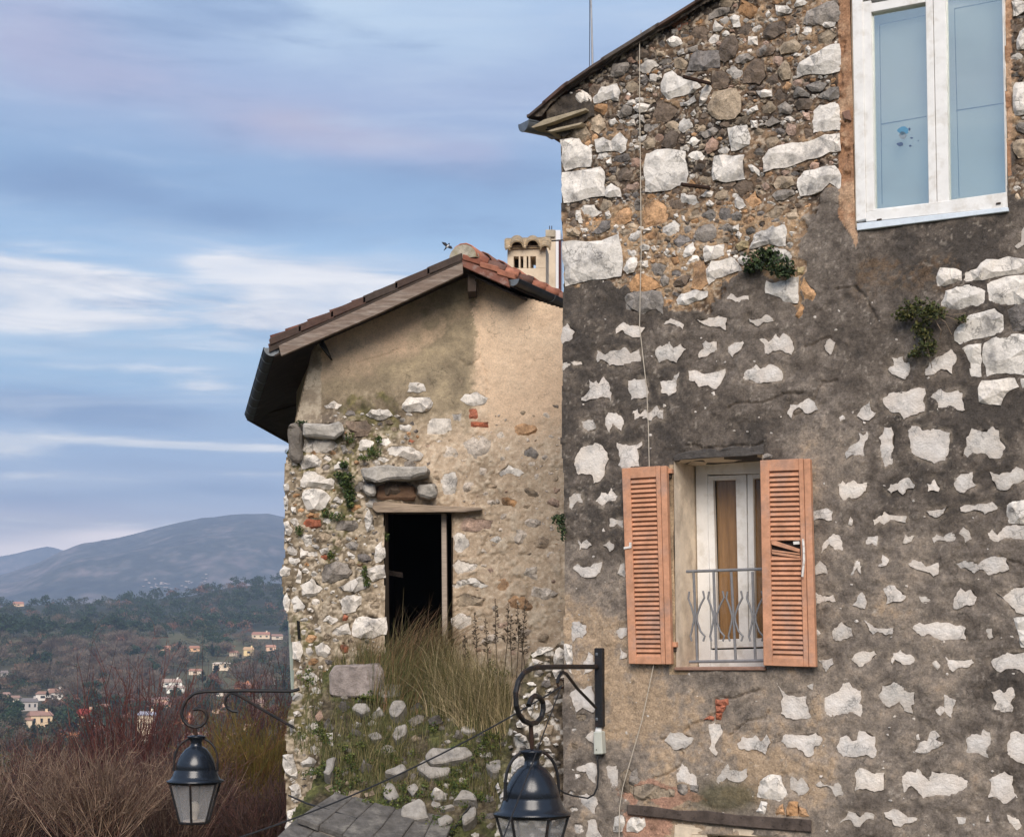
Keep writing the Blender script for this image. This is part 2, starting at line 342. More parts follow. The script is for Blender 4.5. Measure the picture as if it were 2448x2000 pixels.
# ================= masonry =================
def masonry(name, pl, outline, holes, res, hfun, mat, stones=(), flush=()):
    """sheet of rendered wall: a fine grid with relief; hfun(u,v,X,Y)->(height, colour); sunk where stones show"""
    o = pl.uv([p[0] for p in outline], [p[1] for p in outline]); u0, v0 = o.min(0) - .01; u1, v1 = o.max(0) + .01
    nu = int((u1 - u0) / res) + 2; nv = int((v1 - v0) / res) + 2
    U, Vv = np.meshgrid(u0 + np.arange(nu) * res, v0 + np.arange(nv) * res, indexing='ij')
    X, Y = proj(pl.pt(U, Vv)); H, C = hfun(U, Vv, X, Y)
    inside = inpoly(U, Vv, o)
    for hl in holes:
        q = pl.uv([p[0] for p in hl], [p[1] for p in hl]); inside &= ~inpoly(U, Vv, q)
    sink = np.zeros(U.shape, bool)
    for q in stones:
        a = np.maximum(((q.min(0) - (u0, v0)) / res).astype(int) - 1, 0); b = ((q.max(0) - (u0, v0)) / res).astype(int) + 2
        sl_ = (slice(a[0], b[0]), slice(a[1], b[1])); sink[sl_] |= inpoly(U[sl_], Vv[sl_], q)
    er = sink.copy(); er[1:] &= sink[:-1]; er[:-1] &= sink[1:]; er[:, 1:] &= sink[:, :-1]; er[:, :-1] &= sink[:, 1:]
    H = np.where(er, np.minimum(H, -.02) - .03, H)
    fl = np.zeros(U.shape, bool)
    for q in flush:
        a = np.maximum(((q.min(0) - (u0, v0)) / res).astype(int) - 1, 0); b = ((q.max(0) - (u0, v0)) / res).astype(int) + 2
        sl_ = (slice(a[0], b[0]), slice(a[1], b[1])); fl[sl_] |= inpoly(U[sl_], Vv[sl_], q)
    e2_ = fl.copy(); e2_[1:] &= fl[:-1]; e2_[:-1] &= fl[1:]; e2_[:, 1:] &= fl[:, :-1]; e2_[:, :-1] &= fl[:, 1:]
    H = np.where(e2_, H - .045, H)
    cell = inside[:-1, :-1] & inside[1:, :-1] & inside[1:, 1:] & inside[:-1, 1:]
    idx = np.arange(nu * nv).reshape(nu, nv)
    Fq = np.stack([idx[:-1, :-1], idx[1:, :-1], idx[1:, 1:], idx[:-1, 1:]], -1)[cell]
    P = pl.pt(U, Vv, H).reshape(-1, 3); used = np.unique(Fq); rm = np.full(nu * nv, -1); rm[used] = np.arange(len(used))
    fn = np.cross(pl.u, pl.v).dot(pl.n); Fq = rm[Fq]
    if fn < 0: Fq = Fq[:, ::-1]
    return mesh(name, P[used], np.ascontiguousarray(Fq), mat, C.reshape(-1, 3)[used], smooth=True)
def jag(q, rounds, amp):
    q = [np.array(p, float) for p in q]
    for _ in range(rounds):
        r = []
        for i in range(len(q)):
            a, b = q[i], q[(i + 1) % len(q)]; d = b - a; r += [a, (a + b) / 2 + np.array([-d[1], d[0]]) * random.uniform(-amp, amp) + d * random.uniform(-.12, .12)]
        q = r
    return np.array(q)
KC = {'w': [(224, 217, 210), (226, 218, 209), (216, 210, 204), (204, 198, 191)], 's': [(222, 214, 204), (214, 208, 200), (226, 219, 210)], 'g': [(140, 134, 128), (128, 122, 118), (150, 142, 134)],
      't': [(178, 160, 138), (166, 150, 130)], 'b': [(122, 108, 96), (110, 98, 88), (128, 112, 98)], 'p': [(178, 148, 130), (186, 160, 144)],
      'o': [(190, 148, 108), (198, 158, 120)], 'y': [(204, 184, 142)], 'r': [(168, 100, 74), (178, 112, 88)]}
def stone_geo(pl, q, kind, base, hf, proud, rough=.6, tone=1.0, jagged=None):
    """one stone face: jagged rim sunk in the mortar, uneven facets in front"""
    n0 = len(q); j = jagged if jagged is not None else (.15 if kind == 'w' else .09)
    size = np.ptp(q, axis=0).max(); q = jag(q, (2 if kind == 'w' and size > .1 else 1) if (n0 > 9 or size < .12) else 2, j)
    n = len(q); c = q.mean(0); pts = [Vector(p) for p in q]; ins = []
    area = abs(sum(q[i][0] * q[(i + 1) % n][1] - q[(i + 1) % n][0] * q[i][1] for i in range(n))) / 2
    st = math.sqrt(area / max(3, min(14, int(area / .0022))))
    mn, mx = q.min(0), q.max(0); k = 0
    while k < 14 and len(ins) < 14:
        k += 1; p = np.array([random.uniform(mn[0], mx[0]), random.uniform(mn[1], mx[1])])
        if not inpoly(p[0], p[1], q): continue
        d = min(np.hypot(*(p - e)) for e in list(q) + ins)
        if d > st * .38: ins.append(p)
    try:
        vs, _, fs, ov, _, _ = geometry.delaunay_2d_cdt(pts + [Vector(p) for p in ins], [], [list(range(n))], 1, 1e-5)
    except Exception: return None
    if not fs: return None
    V2 = np.array([tuple(v) for v in vs]); rim = np.zeros(len(V2), bool)
    for i, o_ in enumerate(ov):
        if any(e < n for e in o_): rim[i] = True
    hb = hf(V2[:, 0], V2[:, 1]) if callable(hf) else np.full(len(V2), hf)
    hh = hb + np.where(rim, proud * .25, proud * (1 + rough * (rng.random(len(V2)) - .35)))
    P = pl.pt(V2[:, 0], V2[:, 1], hh); F = [tuple(f) for f in fs]
    flip = np.cross(pl.u, pl.v).dot(pl.n) < 0
    # skirt
    ec = {}
    for f in F:
        for a, b in zip(f, f[1:] + f[:1]):
            if (b, a) in ec: del ec[(b, a)]
            else: ec[(a, b)] = 1
    lo = {}; hi_ = {}; P = list(P)
    for a, b in ec:
        for e in (a, b):
            if e not in lo: hi_[e] = len(P); P.append(P[e]); lo[e] = len(P); P.append(pl.pt(V2[e, 0] + (c[0] - V2[e, 0]) * .06, V2[e, 1] + (c[1] - V2[e, 1]) * .06, hb[e] - .05))
    F += [(hi_[b], hi_[a], lo[a], lo[b]) for a, b in ec]
    if flip: F = [f[::-1] for f in F]
    col = np.array(srgb(*base)) * tone; cc = col * (1 + .10 * (rng.random((len(P), 1)) - .5))
    if kind == 'w': rm_ = np.ones((len(P), 3)); rm_[:len(rim)][rim] = (.92, .885, .85); rm_[len(rim):] = (.6, .55, .5); cc = cc * rm_
    return np.array(P), F, cc
class Stones:
    """keeps the 300 largest stones of a wall as objects of their own, the rest as one part"""
    def __init__(s): s.L = []
    def add(s, g, size, mat):
        if g is not None: s.L.append((size, g, mat))
    def emit(s, parent, limit=300, name='stone', rest='small_stones'):
        sm = lambda m: m.name.startswith('chipped')
        s.L.sort(key=lambda t: -t[0])
        for size, (P, F, c), mat in s.L[:limit]: part(name, mesh(name, P, F, mat, c, sm(mat)), parent)
        by = {}
        for size, (P, F, c), mat in s.L[limit:]: by.setdefault(mat.name, []).append((P, F, c, mat))
        for lst in by.values():
            V = []; FF = []; C = []
            for P, F, c, mat in lst:
                k = len(V); V += list(P); C += list(c); FF += [tuple(i + k for i in f) for f in F]
            part(rest, mesh(rest, V, FF, mat, np.array(C)), parent, kind='stuff')
def parse(tr, pl):
    r = []
    for (ox, oy, sc), txt in tr.items():
        for ln in txt.split('\n'):
            w = ln.split(); k = w[0]; p = np.array([[float(c) for c in e.split(',')] for e in w[1:]])
            r.append((k, pl.uv(ox + p[:, 0] / sc, oy + p[:, 1] / sc)))
    return r
def fill_stones(pl, region, taken, sizes, tries, choose, holes=(), gap=.01, res=.012):
    """packs irregular stones into what is left of a region; returns polygons"""
    o = pl.uv([p[0] for p in region], [p[1] for p in region]); u0, v0 = o.min(0); u1, v1 = o.max(0)
    nu = int((u1 - u0) / res) + 2; nv = int((v1 - v0) / res) + 2
    U, Vv = np.meshgrid(u0 + np.arange(nu) * res, v0 + np.arange(nv) * res, indexing='ij')
    free = inpoly(U, Vv, o)
    for hl in holes: free &= ~inpoly(U, Vv, pl.uv([p[0] for p in hl], [p[1] for p in hl]))
    for q in taken: free &= ~inpoly(U, Vv, q)
    res_l = []
    for r, t in zip(sizes, tries):
        for _ in range(t):
            cu, cv = random.uniform(u0, u1), random.uniform(v0, v1); i, j = int((cu - u0) / res), int((cv - v0) / res)
            if i >= nu or j >= nv or not free[i, j]: continue
            rr = r * random.uniform(.75, 1.25); asp = random.uniform(.45, .95); rot = random.uniform(-.45, .35); k = random.randint(4, 7)
            w0 = random.random() * 6; q = []
            for m_ in range(k):
                w = w0 + 2 * math.pi * (m_ + random.uniform(-.25, .25)) / k; e_ = random.uniform(.82, 1.22); a = rr * math.cos(w) * e_; b = rr * asp * math.sin(w) * e_
                q.append((cu + a * math.cos(rot) - b * math.sin(rot), cv + a * math.sin(rot) + b * math.cos(rot)))
            q = np.array(q); a_ = np.maximum(((q.min(0) - (u0, v0)) / res).astype(int) - 1, 0); b_ = ((q.max(0) - (u0, v0)) / res).astype(int) + 2
            big = (q - (cu, cv)) * (1 + gap / rr) + (cu, cv)
            s_ = (slice(a_[0], b_[0]), slice(a_[1], b_[1])); ins = inpoly(U[s_], Vv[s_], big)
            if ins.sum() == 0 or not free[s_][ins].all(): continue
            free[s_] &= ~ins; x_, y_ = proj(pl.pt(cu, cv)); res_l.append((choose(float(x_), float(y_)), q, rr))
    return res_l
# ---- outlines of the stones, read off the photograph: one line per stone, kind then corners, per crop (origin, scale) ----
TR_A = {
(1200,0,3.269): """s 450,1090 600,1080 640,1130 700,1160 700,1220 690,1300 490,1335 460,1240
s 465,1345 770,1300 800,1340 800,1530 480,1585 460,1480
s 1125,1200 1240,1165 1430,1180 1445,1310 1440,1440 1370,1450 1290,1490 1120,1500 1110,1350
s 1655,1220 1895,1210 1900,1400 1650,1410
s 1760,1000 1915,975 1940,1130 1790,1180
g 850,560 870,500 990,490 1000,520 960,590 850,600
g 1480,440 1530,395 1700,395 1705,525 1600,550 1445,555
s 1240,660 1270,580 1330,550 1370,590 1520,620 1560,680 1420,750 1290,790 1245,720
s 710,770 780,680 900,655 930,720 910,790 850,775 720,810
s 570,740 630,705 700,760 700,800 650,825 580,790
t 1600,830 1650,710 1830,690 1870,760 1860,880 1820,925 1700,935 1610,880
s 720,1090 790,1070 850,1100 920,1030 980,1090 970,1170 930,1200 860,1180 740,1190
g 890,900 950,820 1020,840 1010,890 920,925
s 1025,840 1060,810 1160,820 1130,870 1060,880
s 830,940 880,920 910,960 850,990
s 950,965 1030,930 1040,980 980,985
s 810,1460 850,1430 920,1470 930,1540 805,1535
s 1650,200 1665,155 1735,215 1700,245 1650,245
s 1780,140 1810,115 1860,130 1865,210 1810,215
s 1925,285 1995,285 2000,355 1920,350
g 1620,110 1680,70 1780,60 1780,90 1700,130 1610,160
b 1700,370 1750,290 1830,280 1850,370 1810,450 1740,490 1700,470
g 1815,470 1850,425 1920,415 1975,445 1890,500 1830,490
b 1880,600 1910,520 1970,460 2050,470 2060,600 2010,660 1880,650
b 1660,560 1740,560 1780,630 1760,680 1650,690 1640,620
t 1350,460 1400,450 1455,490 1430,545 1350,530
s 1390,800 1450,790 1500,745 1515,790 1450,830 1395,830
s 1540,830 1560,700 1610,650 1640,690 1600,770
p 1590,1120 1640,1065 1690,1110 1680,1160 1600,1200 1580,1170
b 1240,1140 1270,1050 1330,1010 1380,1050 1350,1140 1310,1170
t 1090,1120 1150,1070 1200,1110 1190,1150 1130,1170
g 1545,1045 1640,990 1690,1010 1650,1055 1580,1080
s 1030,1130 1080,1140 1080,1175 1040,1170
s 1910,870 1990,820 2000,860 1920,900
s 1940,940 1990,940 1990,1000 1945,1000
s 1920,1290 1950,1285 2010,1330 2010,1375 1950,1340
s 1820,1560 1850,1530 1910,1610 1860,1640 1825,1620
g 1030,1590 1060,1545 1090,1560 1090,1640 1040,1640
s 1595,1590 1620,1560 1660,1590 1640,1615 1600,1610
g 1800,1670 1840,1650 1880,1680 1860,1720 1800,1710
s 1550,1530 1600,1490 1655,1500 1640,1535 1570,1535
s 805,1670 835,1645 850,1690 820,1710
s 575,1640 610,1640 610,1700 630,1720 575,1720
s 1285,320 1340,280 1390,300 1415,340 1340,370 1300,350
s 1370,410 1420,380 1430,420 1380,440
g 1450,380 1530,350 1530,395 1460,410
g 1990,400 2050,350 2110,350 2120,420 2040,445 1990,435
g 1080,650 1120,580 1150,630 1120,670
t 1205,390 1265,400 1275,440 1210,440
s 1210,600 1245,575 1250,610 1220,625
s 1045,770 1105,765 1105,795 1045,795
s 1125,690 1180,690 1170,720 1130,715
s 1070,900 1100,900 1110,960 1070,950
s 1470,890 1500,850 1515,890 1490,910
s 810,1260 850,1230 855,1280 830,1295""",
(1800,0,3.276): """s 320,40 340,0 400,0 425,20 410,35 330,55
g 390,180 420,90 530,40 640,5 680,60 685,170 640,180 570,170 540,200 420,200
s 175,40 270,45 310,75 300,100 190,125
s 345,560 365,490 520,400 610,350 680,345 690,480 680,560 560,585 450,580 340,615
s 470,870 520,820 640,800 680,830 690,960 680,1020 560,1030 470,1040 460,950
s 70,1240 120,1170 280,1120 330,1115 380,1110 480,1090 560,1050 680,1040 690,1180 600,1190 500,1240 330,1290 160,1320 80,1350
s 350,1400 400,1340 560,1300 640,1295 690,1370 690,1500 600,1430 540,1490 440,1530 370,1540 345,1460
s 100,110 125,80 145,110 110,140
b 80,250 120,190 250,170 260,250 150,310 80,290
b 20,410 60,360 140,340 180,380 160,425 40,445
t 200,380 240,330 330,305 385,360 350,405 220,430
s 410,390 430,355 455,390 440,410
g 315,730 345,670 440,730 440,760 320,765
g 410,670 520,635 580,660 540,710 460,715
g 505,760 600,690 670,680 670,770 600,790
b 320,820 360,770 440,770 470,800 440,855 350,860
s 20,710 145,705 150,755 60,765
g 190,830 250,790 310,860 290,890 200,880
p 380,870 440,880 445,940 400,930
g 80,970 150,905 215,950 120,990
t 160,1440 190,1385 300,1380 320,1450 260,1480 180,1480
p 65,1450 100,1425 130,1470 90,1490
g 150,1530 190,1490 320,1490 330,1520 240,1570 180,1570
s 330,260 345,190 365,210 350,270
s 525,185 650,175 640,210 580,220
t 190,560 260,470 300,560 290,620 230,630
s 2025,10 2080,0 2160,20 2160,70 2070,130 2040,130
s 2065,340 2090,250 2160,200 2160,400 2070,390
s 2040,690 2060,650 2160,640 2160,890 2055,910
g 2055,990 2090,960 2160,960 2160,1060 2070,1030
t 2035,1140 2060,1100 2160,1090 2160,1230 2080,1240 2040,1180""",
(1300,500,3.858): """s 170,300 690,225 715,620 480,650 290,690 200,715 180,500
g 745,820 770,780 1080,760 1105,830 1100,975 1040,920 990,930 920,970 760,925
s 1225,840 1270,780 1400,740 1520,755 1510,810 1420,850 1310,890 1240,880
s 1500,560 1550,480 1740,445 1810,520 1850,575 1680,620 1600,640 1530,700
s 1475,370 1510,335 1670,330 1670,430 1560,470 1490,490
s 1900,370 1960,220 2060,190 2122,150 2122,300 2020,340
s 1285,430 1310,360 1380,305 1410,370 1370,430 1300,450
s 765,480 800,445 860,450 860,520 830,580 770,600 735,560
s 905,490 960,470 965,530 910,540
s 990,350 1020,335 1040,375 1010,395
s 1105,400 1135,355 1165,390 1130,430
s 1180,410 1210,380 1215,430 1190,430
y 1770,330 1830,290 1890,300 1890,360 1800,390
s 1770,240 1800,205 1830,230 1810,280
s 1745,160 1800,140 1800,200 1750,205
g 1730,50 1780,20 1830,50 1820,105 1740,100
g 1070,650 1110,600 1160,640 1150,690 1100,715
o 1370,700 1380,520 1480,480 1510,580 1520,690 1460,745 1360,730
o 790,680 850,600 1000,630 1090,720 980,760 800,760
s 910,190 1000,155 990,195 920,225
s 1270,60 1300,65 1310,115 1280,110
s 1195,60 1230,35 1245,70 1210,85
s 420,110 440,105 440,145 420,150
s 290,40 330,20 345,90 350,130 320,125
g 480,180 530,110 615,100 610,170 540,215 430,220
s 560,30 600,10 620,60 600,90 570,70
t 200,180 260,170 340,210 320,250 210,240
s 885,345 930,320 985,350 970,380 900,385
w 170,1100 215,1050 285,1130 260,1200 200,1220 170,1245
w 660,1100 730,1040 790,1075 880,1080 930,1090 880,1180 780,1160 720,1110 660,1150
w 1105,1060 1170,1005 1230,1030 1290,1060 1280,1110 1210,1065 1130,1060
w 1410,1015 1520,1000 1690,1005 1680,1115 1620,1080 1510,1075 1440,1040
w 1890,1010 1960,1020 2050,970 2110,1005 2122,1030 2030,1040 1970,1080 1900,1040
w 1690,830 1730,780 1790,820 1890,800 1895,840 1840,840 1780,865
w 490,1300 560,1340 680,1300 740,1270 790,1330 870,1290 890,1400 780,1420 680,1440 600,1440 520,1380 490,1410
w 1030,1290 1100,1250 1160,1220 1190,1280 1260,1240 1310,1290 1260,1350 1220,1415 1130,1380 1060,1415 1035,1360
w 1460,1240 1490,1210 1590,1220 1595,1290 1530,1330 1430,1370 1420,1340 1470,1290
w 1700,1270 1760,1230 1860,1205 1820,1290 1760,1330 1740,1365 1700,1320
w 1330,1490 1450,1510 1580,1500 1670,1470 1640,1580 1590,1655 1510,1620 1430,1640 1390,1580 1335,1570
w 170,1410 240,1410 340,1405 350,1430 250,1440 190,1480 170,1500
w 1070,1590 1180,1580 1200,1530 1245,1500 1220,1600 1225,1680 1150,1720 1080,1690
w 340,1736 420,1650 410,1570 450,1600 480,1580 500,1610 545,1540 600,1620 615,1720 612,1770 600,1740 520,1730 460,1745 340,1760
w 770,1580 830,1560 930,1560 950,1640 955,1730 880,1745 800,1755 770,1650""",
(1800,500,3.276): """w -80,1320 -60,1270 0,1240 20,1215 60,1250 120,1215 200,1240 230,1290 220,1340 130,1350 40,1360 -60,1340
w 50,1020 70,1010 120,1040 180,975 210,1010 240,970 310,1040 320,1080 300,1140 210,1100 150,1110 120,1135 95,1130 90,1060
w 265,1600 290,1530 350,1530 430,1475 510,1570 450,1595 400,1590 360,1550 310,1590 300,1635
w 555,1070 600,1010 640,1040 620,1110 600,1140 565,1100
w 1055,1250 1100,1220 1085,1160 1130,1170 1170,1150 1180,1200 1220,1200 1225,1270 1190,1330 1120,1300 1080,1285
w 1350,1250 1390,1190 1440,1160 1500,1130 1550,1095 1590,1140 1590,1190 1560,1230 1560,1290 1470,1250 1420,1290 1350,1300
w 1015,1480 1060,1440 1130,1435 1200,1430 1230,1410 1345,1400 1330,1500 1340,1580 1250,1610 1180,1645 1150,1595 1070,1580 1020,1520
w 1390,1470 1470,1405 1500,1430 1600,1415 1640,1440 1650,1540 1660,1570 1600,1570 1550,1540 1440,1570 1440,1510
w 810,1620 840,1560 910,1500 920,1570 960,1590 910,1650 860,1650
w 670,1630 700,1610 720,1640 680,1660
s 1435,540 1470,460 1570,465 1640,490 1650,560 1540,590 1450,605
s 1650,560 1660,490 1760,460 1830,395 2000,370 2170,400 2170,480 1980,520 1800,560 1680,575
s 1460,745 1500,690 1510,640 1680,585 1820,640 1820,740 1700,760 1580,790 1490,770
s 1835,590 1860,570 2170,520 2170,740 1960,755 1900,740 1840,720
s 1580,960 1640,890 1690,830 1890,775 1960,830 1970,960 1840,1000 1720,1020 1620,1060 1580,1030
g 1990,790 2060,740 2170,730 2170,950 2040,960 2010,860
s 1640,1090 1700,1060 1790,1050 1795,1180 1790,1310 1710,1310 1700,1200
s 1810,1050 1870,1010 2170,990 2170,1310 1980,1280 1830,1310 1800,1200
s 1760,1400 1790,1340 1930,1330 2050,1320 2085,1390 2010,1420 1960,1480 1940,1535 1850,1530 1770,1510
s 2095,1325 2170,1330 2170,1420 2110,1400
w 2050,290 2100,250 2110,160 2170,100 2170,270 2070,310
s 110,560 170,580 310,530 360,530 355,640 350,735 260,735 210,690 100,660
o 370,610 400,530 450,610 505,660 470,720 400,700
s 10,200 150,140 250,120 270,190 260,290 150,280 100,270 0,300
y 345,455 400,450 395,510 350,520
o 330,830 370,740 410,760 390,820 360,855""",
(1300,930,3.858): """w 345,290 400,280 450,280 480,350 440,375 400,385 350,340
w 555,270 590,215 660,210 720,260 735,320 710,390 670,350 630,320 600,400 560,330
w 820,200 860,180 880,230 930,170 960,220 1040,150 1060,190 1100,190 1100,280 1040,240 990,290 940,260 880,260 830,290
w 280,690 310,590 340,540 420,505 520,510 580,580 595,640 560,760 490,860 460,870 450,800 370,780 320,790 300,740
w 670,490 720,510 790,520 900,480 900,520 855,550 870,650 880,710 720,725 680,700 700,640 690,570
w 480,1030 530,950 590,960 620,910 660,960 690,990 650,1040 590,1040 540,1075
w 225,1000 280,955 350,970 360,1050 310,1040 260,1110 235,1090
w 610,1190 680,1205 730,1205 735,1280 680,1240 610,1270
w 315,1390 350,1430 400,1385 445,1440 400,1470 350,1460 330,1490
w 550,1440 610,1400 650,1430 640,1480 615,1500 590,1460
w 270,1650 310,1610 350,1640 430,1640 540,1590 520,1690 470,1730 400,1736 330,1700
w 680,1700 710,1610 745,1600 750,1736 700,1710
w 540,1295 555,1280 570,1310 545,1315
w 1540,35 1570,20 1580,55 1560,65
g 2010,600 2060,590 2110,610 2100,645 2010,645""",
(1900,1000,3.473): """w 420,280 450,240 490,210 540,170 530,120 570,140 600,105 610,150 580,200 580,310 480,300 425,330
w 695,160 730,120 740,70 800,70 820,130 825,240 800,290 825,380 750,400 720,340 710,250
w 940,100 970,60 1040,75 1060,100 1130,100 1140,60 1160,90 1290,120 1280,230 1250,350 1160,375 1090,340 1000,310 960,270 955,170
w 1425,160 1470,80 1540,100 1600,110 1640,65 1695,100 1700,160 1750,240 1710,330 1620,330 1570,290 1480,290 1440,330 1405,300 1430,230
w 360,550 395,515 420,550 490,510 520,540 600,530 590,600 530,650 450,650 410,690 370,630
w 770,590 800,545 860,540 940,490 1000,550 990,580 930,590 900,635 860,590 800,625
w 1100,540 1130,550 1160,505 1210,580 1200,610 1110,610
w 1325,540 1380,450 1480,445 1480,530 1510,550 1460,580 1410,620 1370,610
w 1620,440 1700,470 1790,450 1840,400 1920,450 1920,510 1830,540 1780,585 1680,580 1640,510
w 150,770 200,760 260,740 315,770 310,845 220,830 150,850
w 440,880 460,815 480,840 470,890
w 645,840 720,800 740,765 780,800 930,810 920,865 790,840 740,880 700,855 660,885
w 1095,770 1180,760 1280,725 1240,790 1190,820 1120,800
w 1375,740 1500,725 1600,710 1640,690 1690,740 1640,770 1580,795 1520,760 1380,770
s 1765,720 1810,690 1960,680 1960,870 1780,870
w 215,1130 265,1010 320,950 380,970 395,1030 400,1095 330,1085 290,1040 240,1090
w 585,1000 640,980 690,975 685,1060 640,1030 590,1040
w 895,1035 920,960 940,985 995,970 970,1020 920,1040
w 1145,990 1180,960 1240,985 1330,940 1345,1000 1280,1030 1200,1010 1160,1035
w 1360,950 1400,900 1450,940 1470,1000 1420,1030 1400,980
w 1605,950 1640,920 1680,970 1730,910 1840,880 1960,885 1960,1020 1830,1000 1760,990 1690,1025 1640,1010
w 160,1260 210,1180 260,1220 290,1285 200,1290 160,1310
w 465,1300 490,1230 500,1180 555,1190 550,1290 520,1230 480,1300
w 690,1220 730,1200 730,1130 785,1170 760,1220 710,1230
w 945,1210 980,1175 1050,1185 1090,1230 1190,1195 1190,1290 1150,1310 1090,1270 1020,1255
w 1330,1200 1400,1175 1470,1185 1530,1210 1580,1165 1680,1150 1760,1160 1780,1250 1700,1270 1610,1300 1560,1250 1490,1285 1440,1250 1370,1240
w 735,1410 830,1385 870,1430 925,1475 880,1520 760,1540
w 480,1550 520,1480 560,1440 590,1500 580,1580 510,1555
w 1030,1475 1080,1475 1140,1510 1100,1530 1050,1530
w 1310,1540 1340,1470 1375,1405 1410,1440 1460,1420 1510,1480 1490,1540 1410,1550 1320,1580
w 1670,1440 1730,1480 1820,1400 1960,1370 1960,1610 1840,1610 1790,1550 1730,1490
w 165,1440 210,1460 320,1460 340,1520 270,1510 170,1550""",
(1300,1500,3.4717): """w 230,20 230,-40 290,-55 350,-20 355,40 320,90 270,80 240,120 230,80
w 595,20 640,0 690,0 690,60 640,90 610,60
w 635,165 660,200 690,215 690,245 630,260
w 330,280 370,200 415,230 415,330 330,390
s 165,130 230,140 240,230 240,290 235,380 190,330 175,200
w 210,560 250,520 330,510 400,480 420,560 415,700 320,660 270,700 240,620
w 345,910 400,850 430,900 420,960 380,940
w 270,1160 340,1135 430,1130 440,1200 430,1290 370,1250 350,1190 270,1180
w 515,1160 540,1140 600,1140 620,1210 620,1310 570,1330 540,1250
w 290,1390 350,1370 430,1400 450,1460 420,1550 360,1500 300,1440
w 1000,930 1050,865 1150,870 1240,910 1230,950 1170,1000 1080,1010 1030,960
w 1370,800 1470,790 1490,870 1440,940 1420,990 1445,1030 1430,1060 1370,1000 1385,900
w 1605,960 1650,900 1730,910 1760,890 1800,940 1850,880 1885,950 1840,1050 1770,1010 1700,1020 1620,1000
w 1100,1220 1150,1125 1210,1190 1270,1240 1280,1310 1190,1290 1110,1280
w 1435,1270 1480,1180 1530,1125 1540,1180 1640,1190 1680,1165 1690,1230 1600,1280 1520,1240 1450,1290
s 1770,1330 1800,1250 1880,1215 1970,1220 2000,1320 2035,1390 1960,1440 1850,1420 1770,1400
g 1110,1300 1190,1300 1215,1380 1150,1390 1115,1360
g 1220,1300 1290,1300 1290,1370 1230,1360
s 1760,1520 1800,1430 1865,1440 1830,1550
g 705,1300 720,1200 770,1160 800,1270 760,1310
t 640,1200 700,1165 730,1200 710,1290 770,1320 700,1370 640,1350
s 575,1690 590,1570 640,1540 680,1570 650,1690
s 690,1690 700,1580 840,1570 850,1640 780,1700
w 350,1700 360,1600 410,1570 440,1650 480,1736 350,1736
o 1920,1530 1990,1450 2010,1550 1930,1555
o 2020,1490 2083,1470 2083,1550 2020,1560
r 1430,590 1530,585 1545,640 1430,640
r 1430,645 1520,645 1490,700 1430,700
r 1430,705 1485,705 1470,765 1430,760
r 1330,760 1380,730 1420,740 1410,770
t 700,1330 800,1300 900,1290 1000,1330 1090,1340 1090,1400 900,1420 760,1420""",
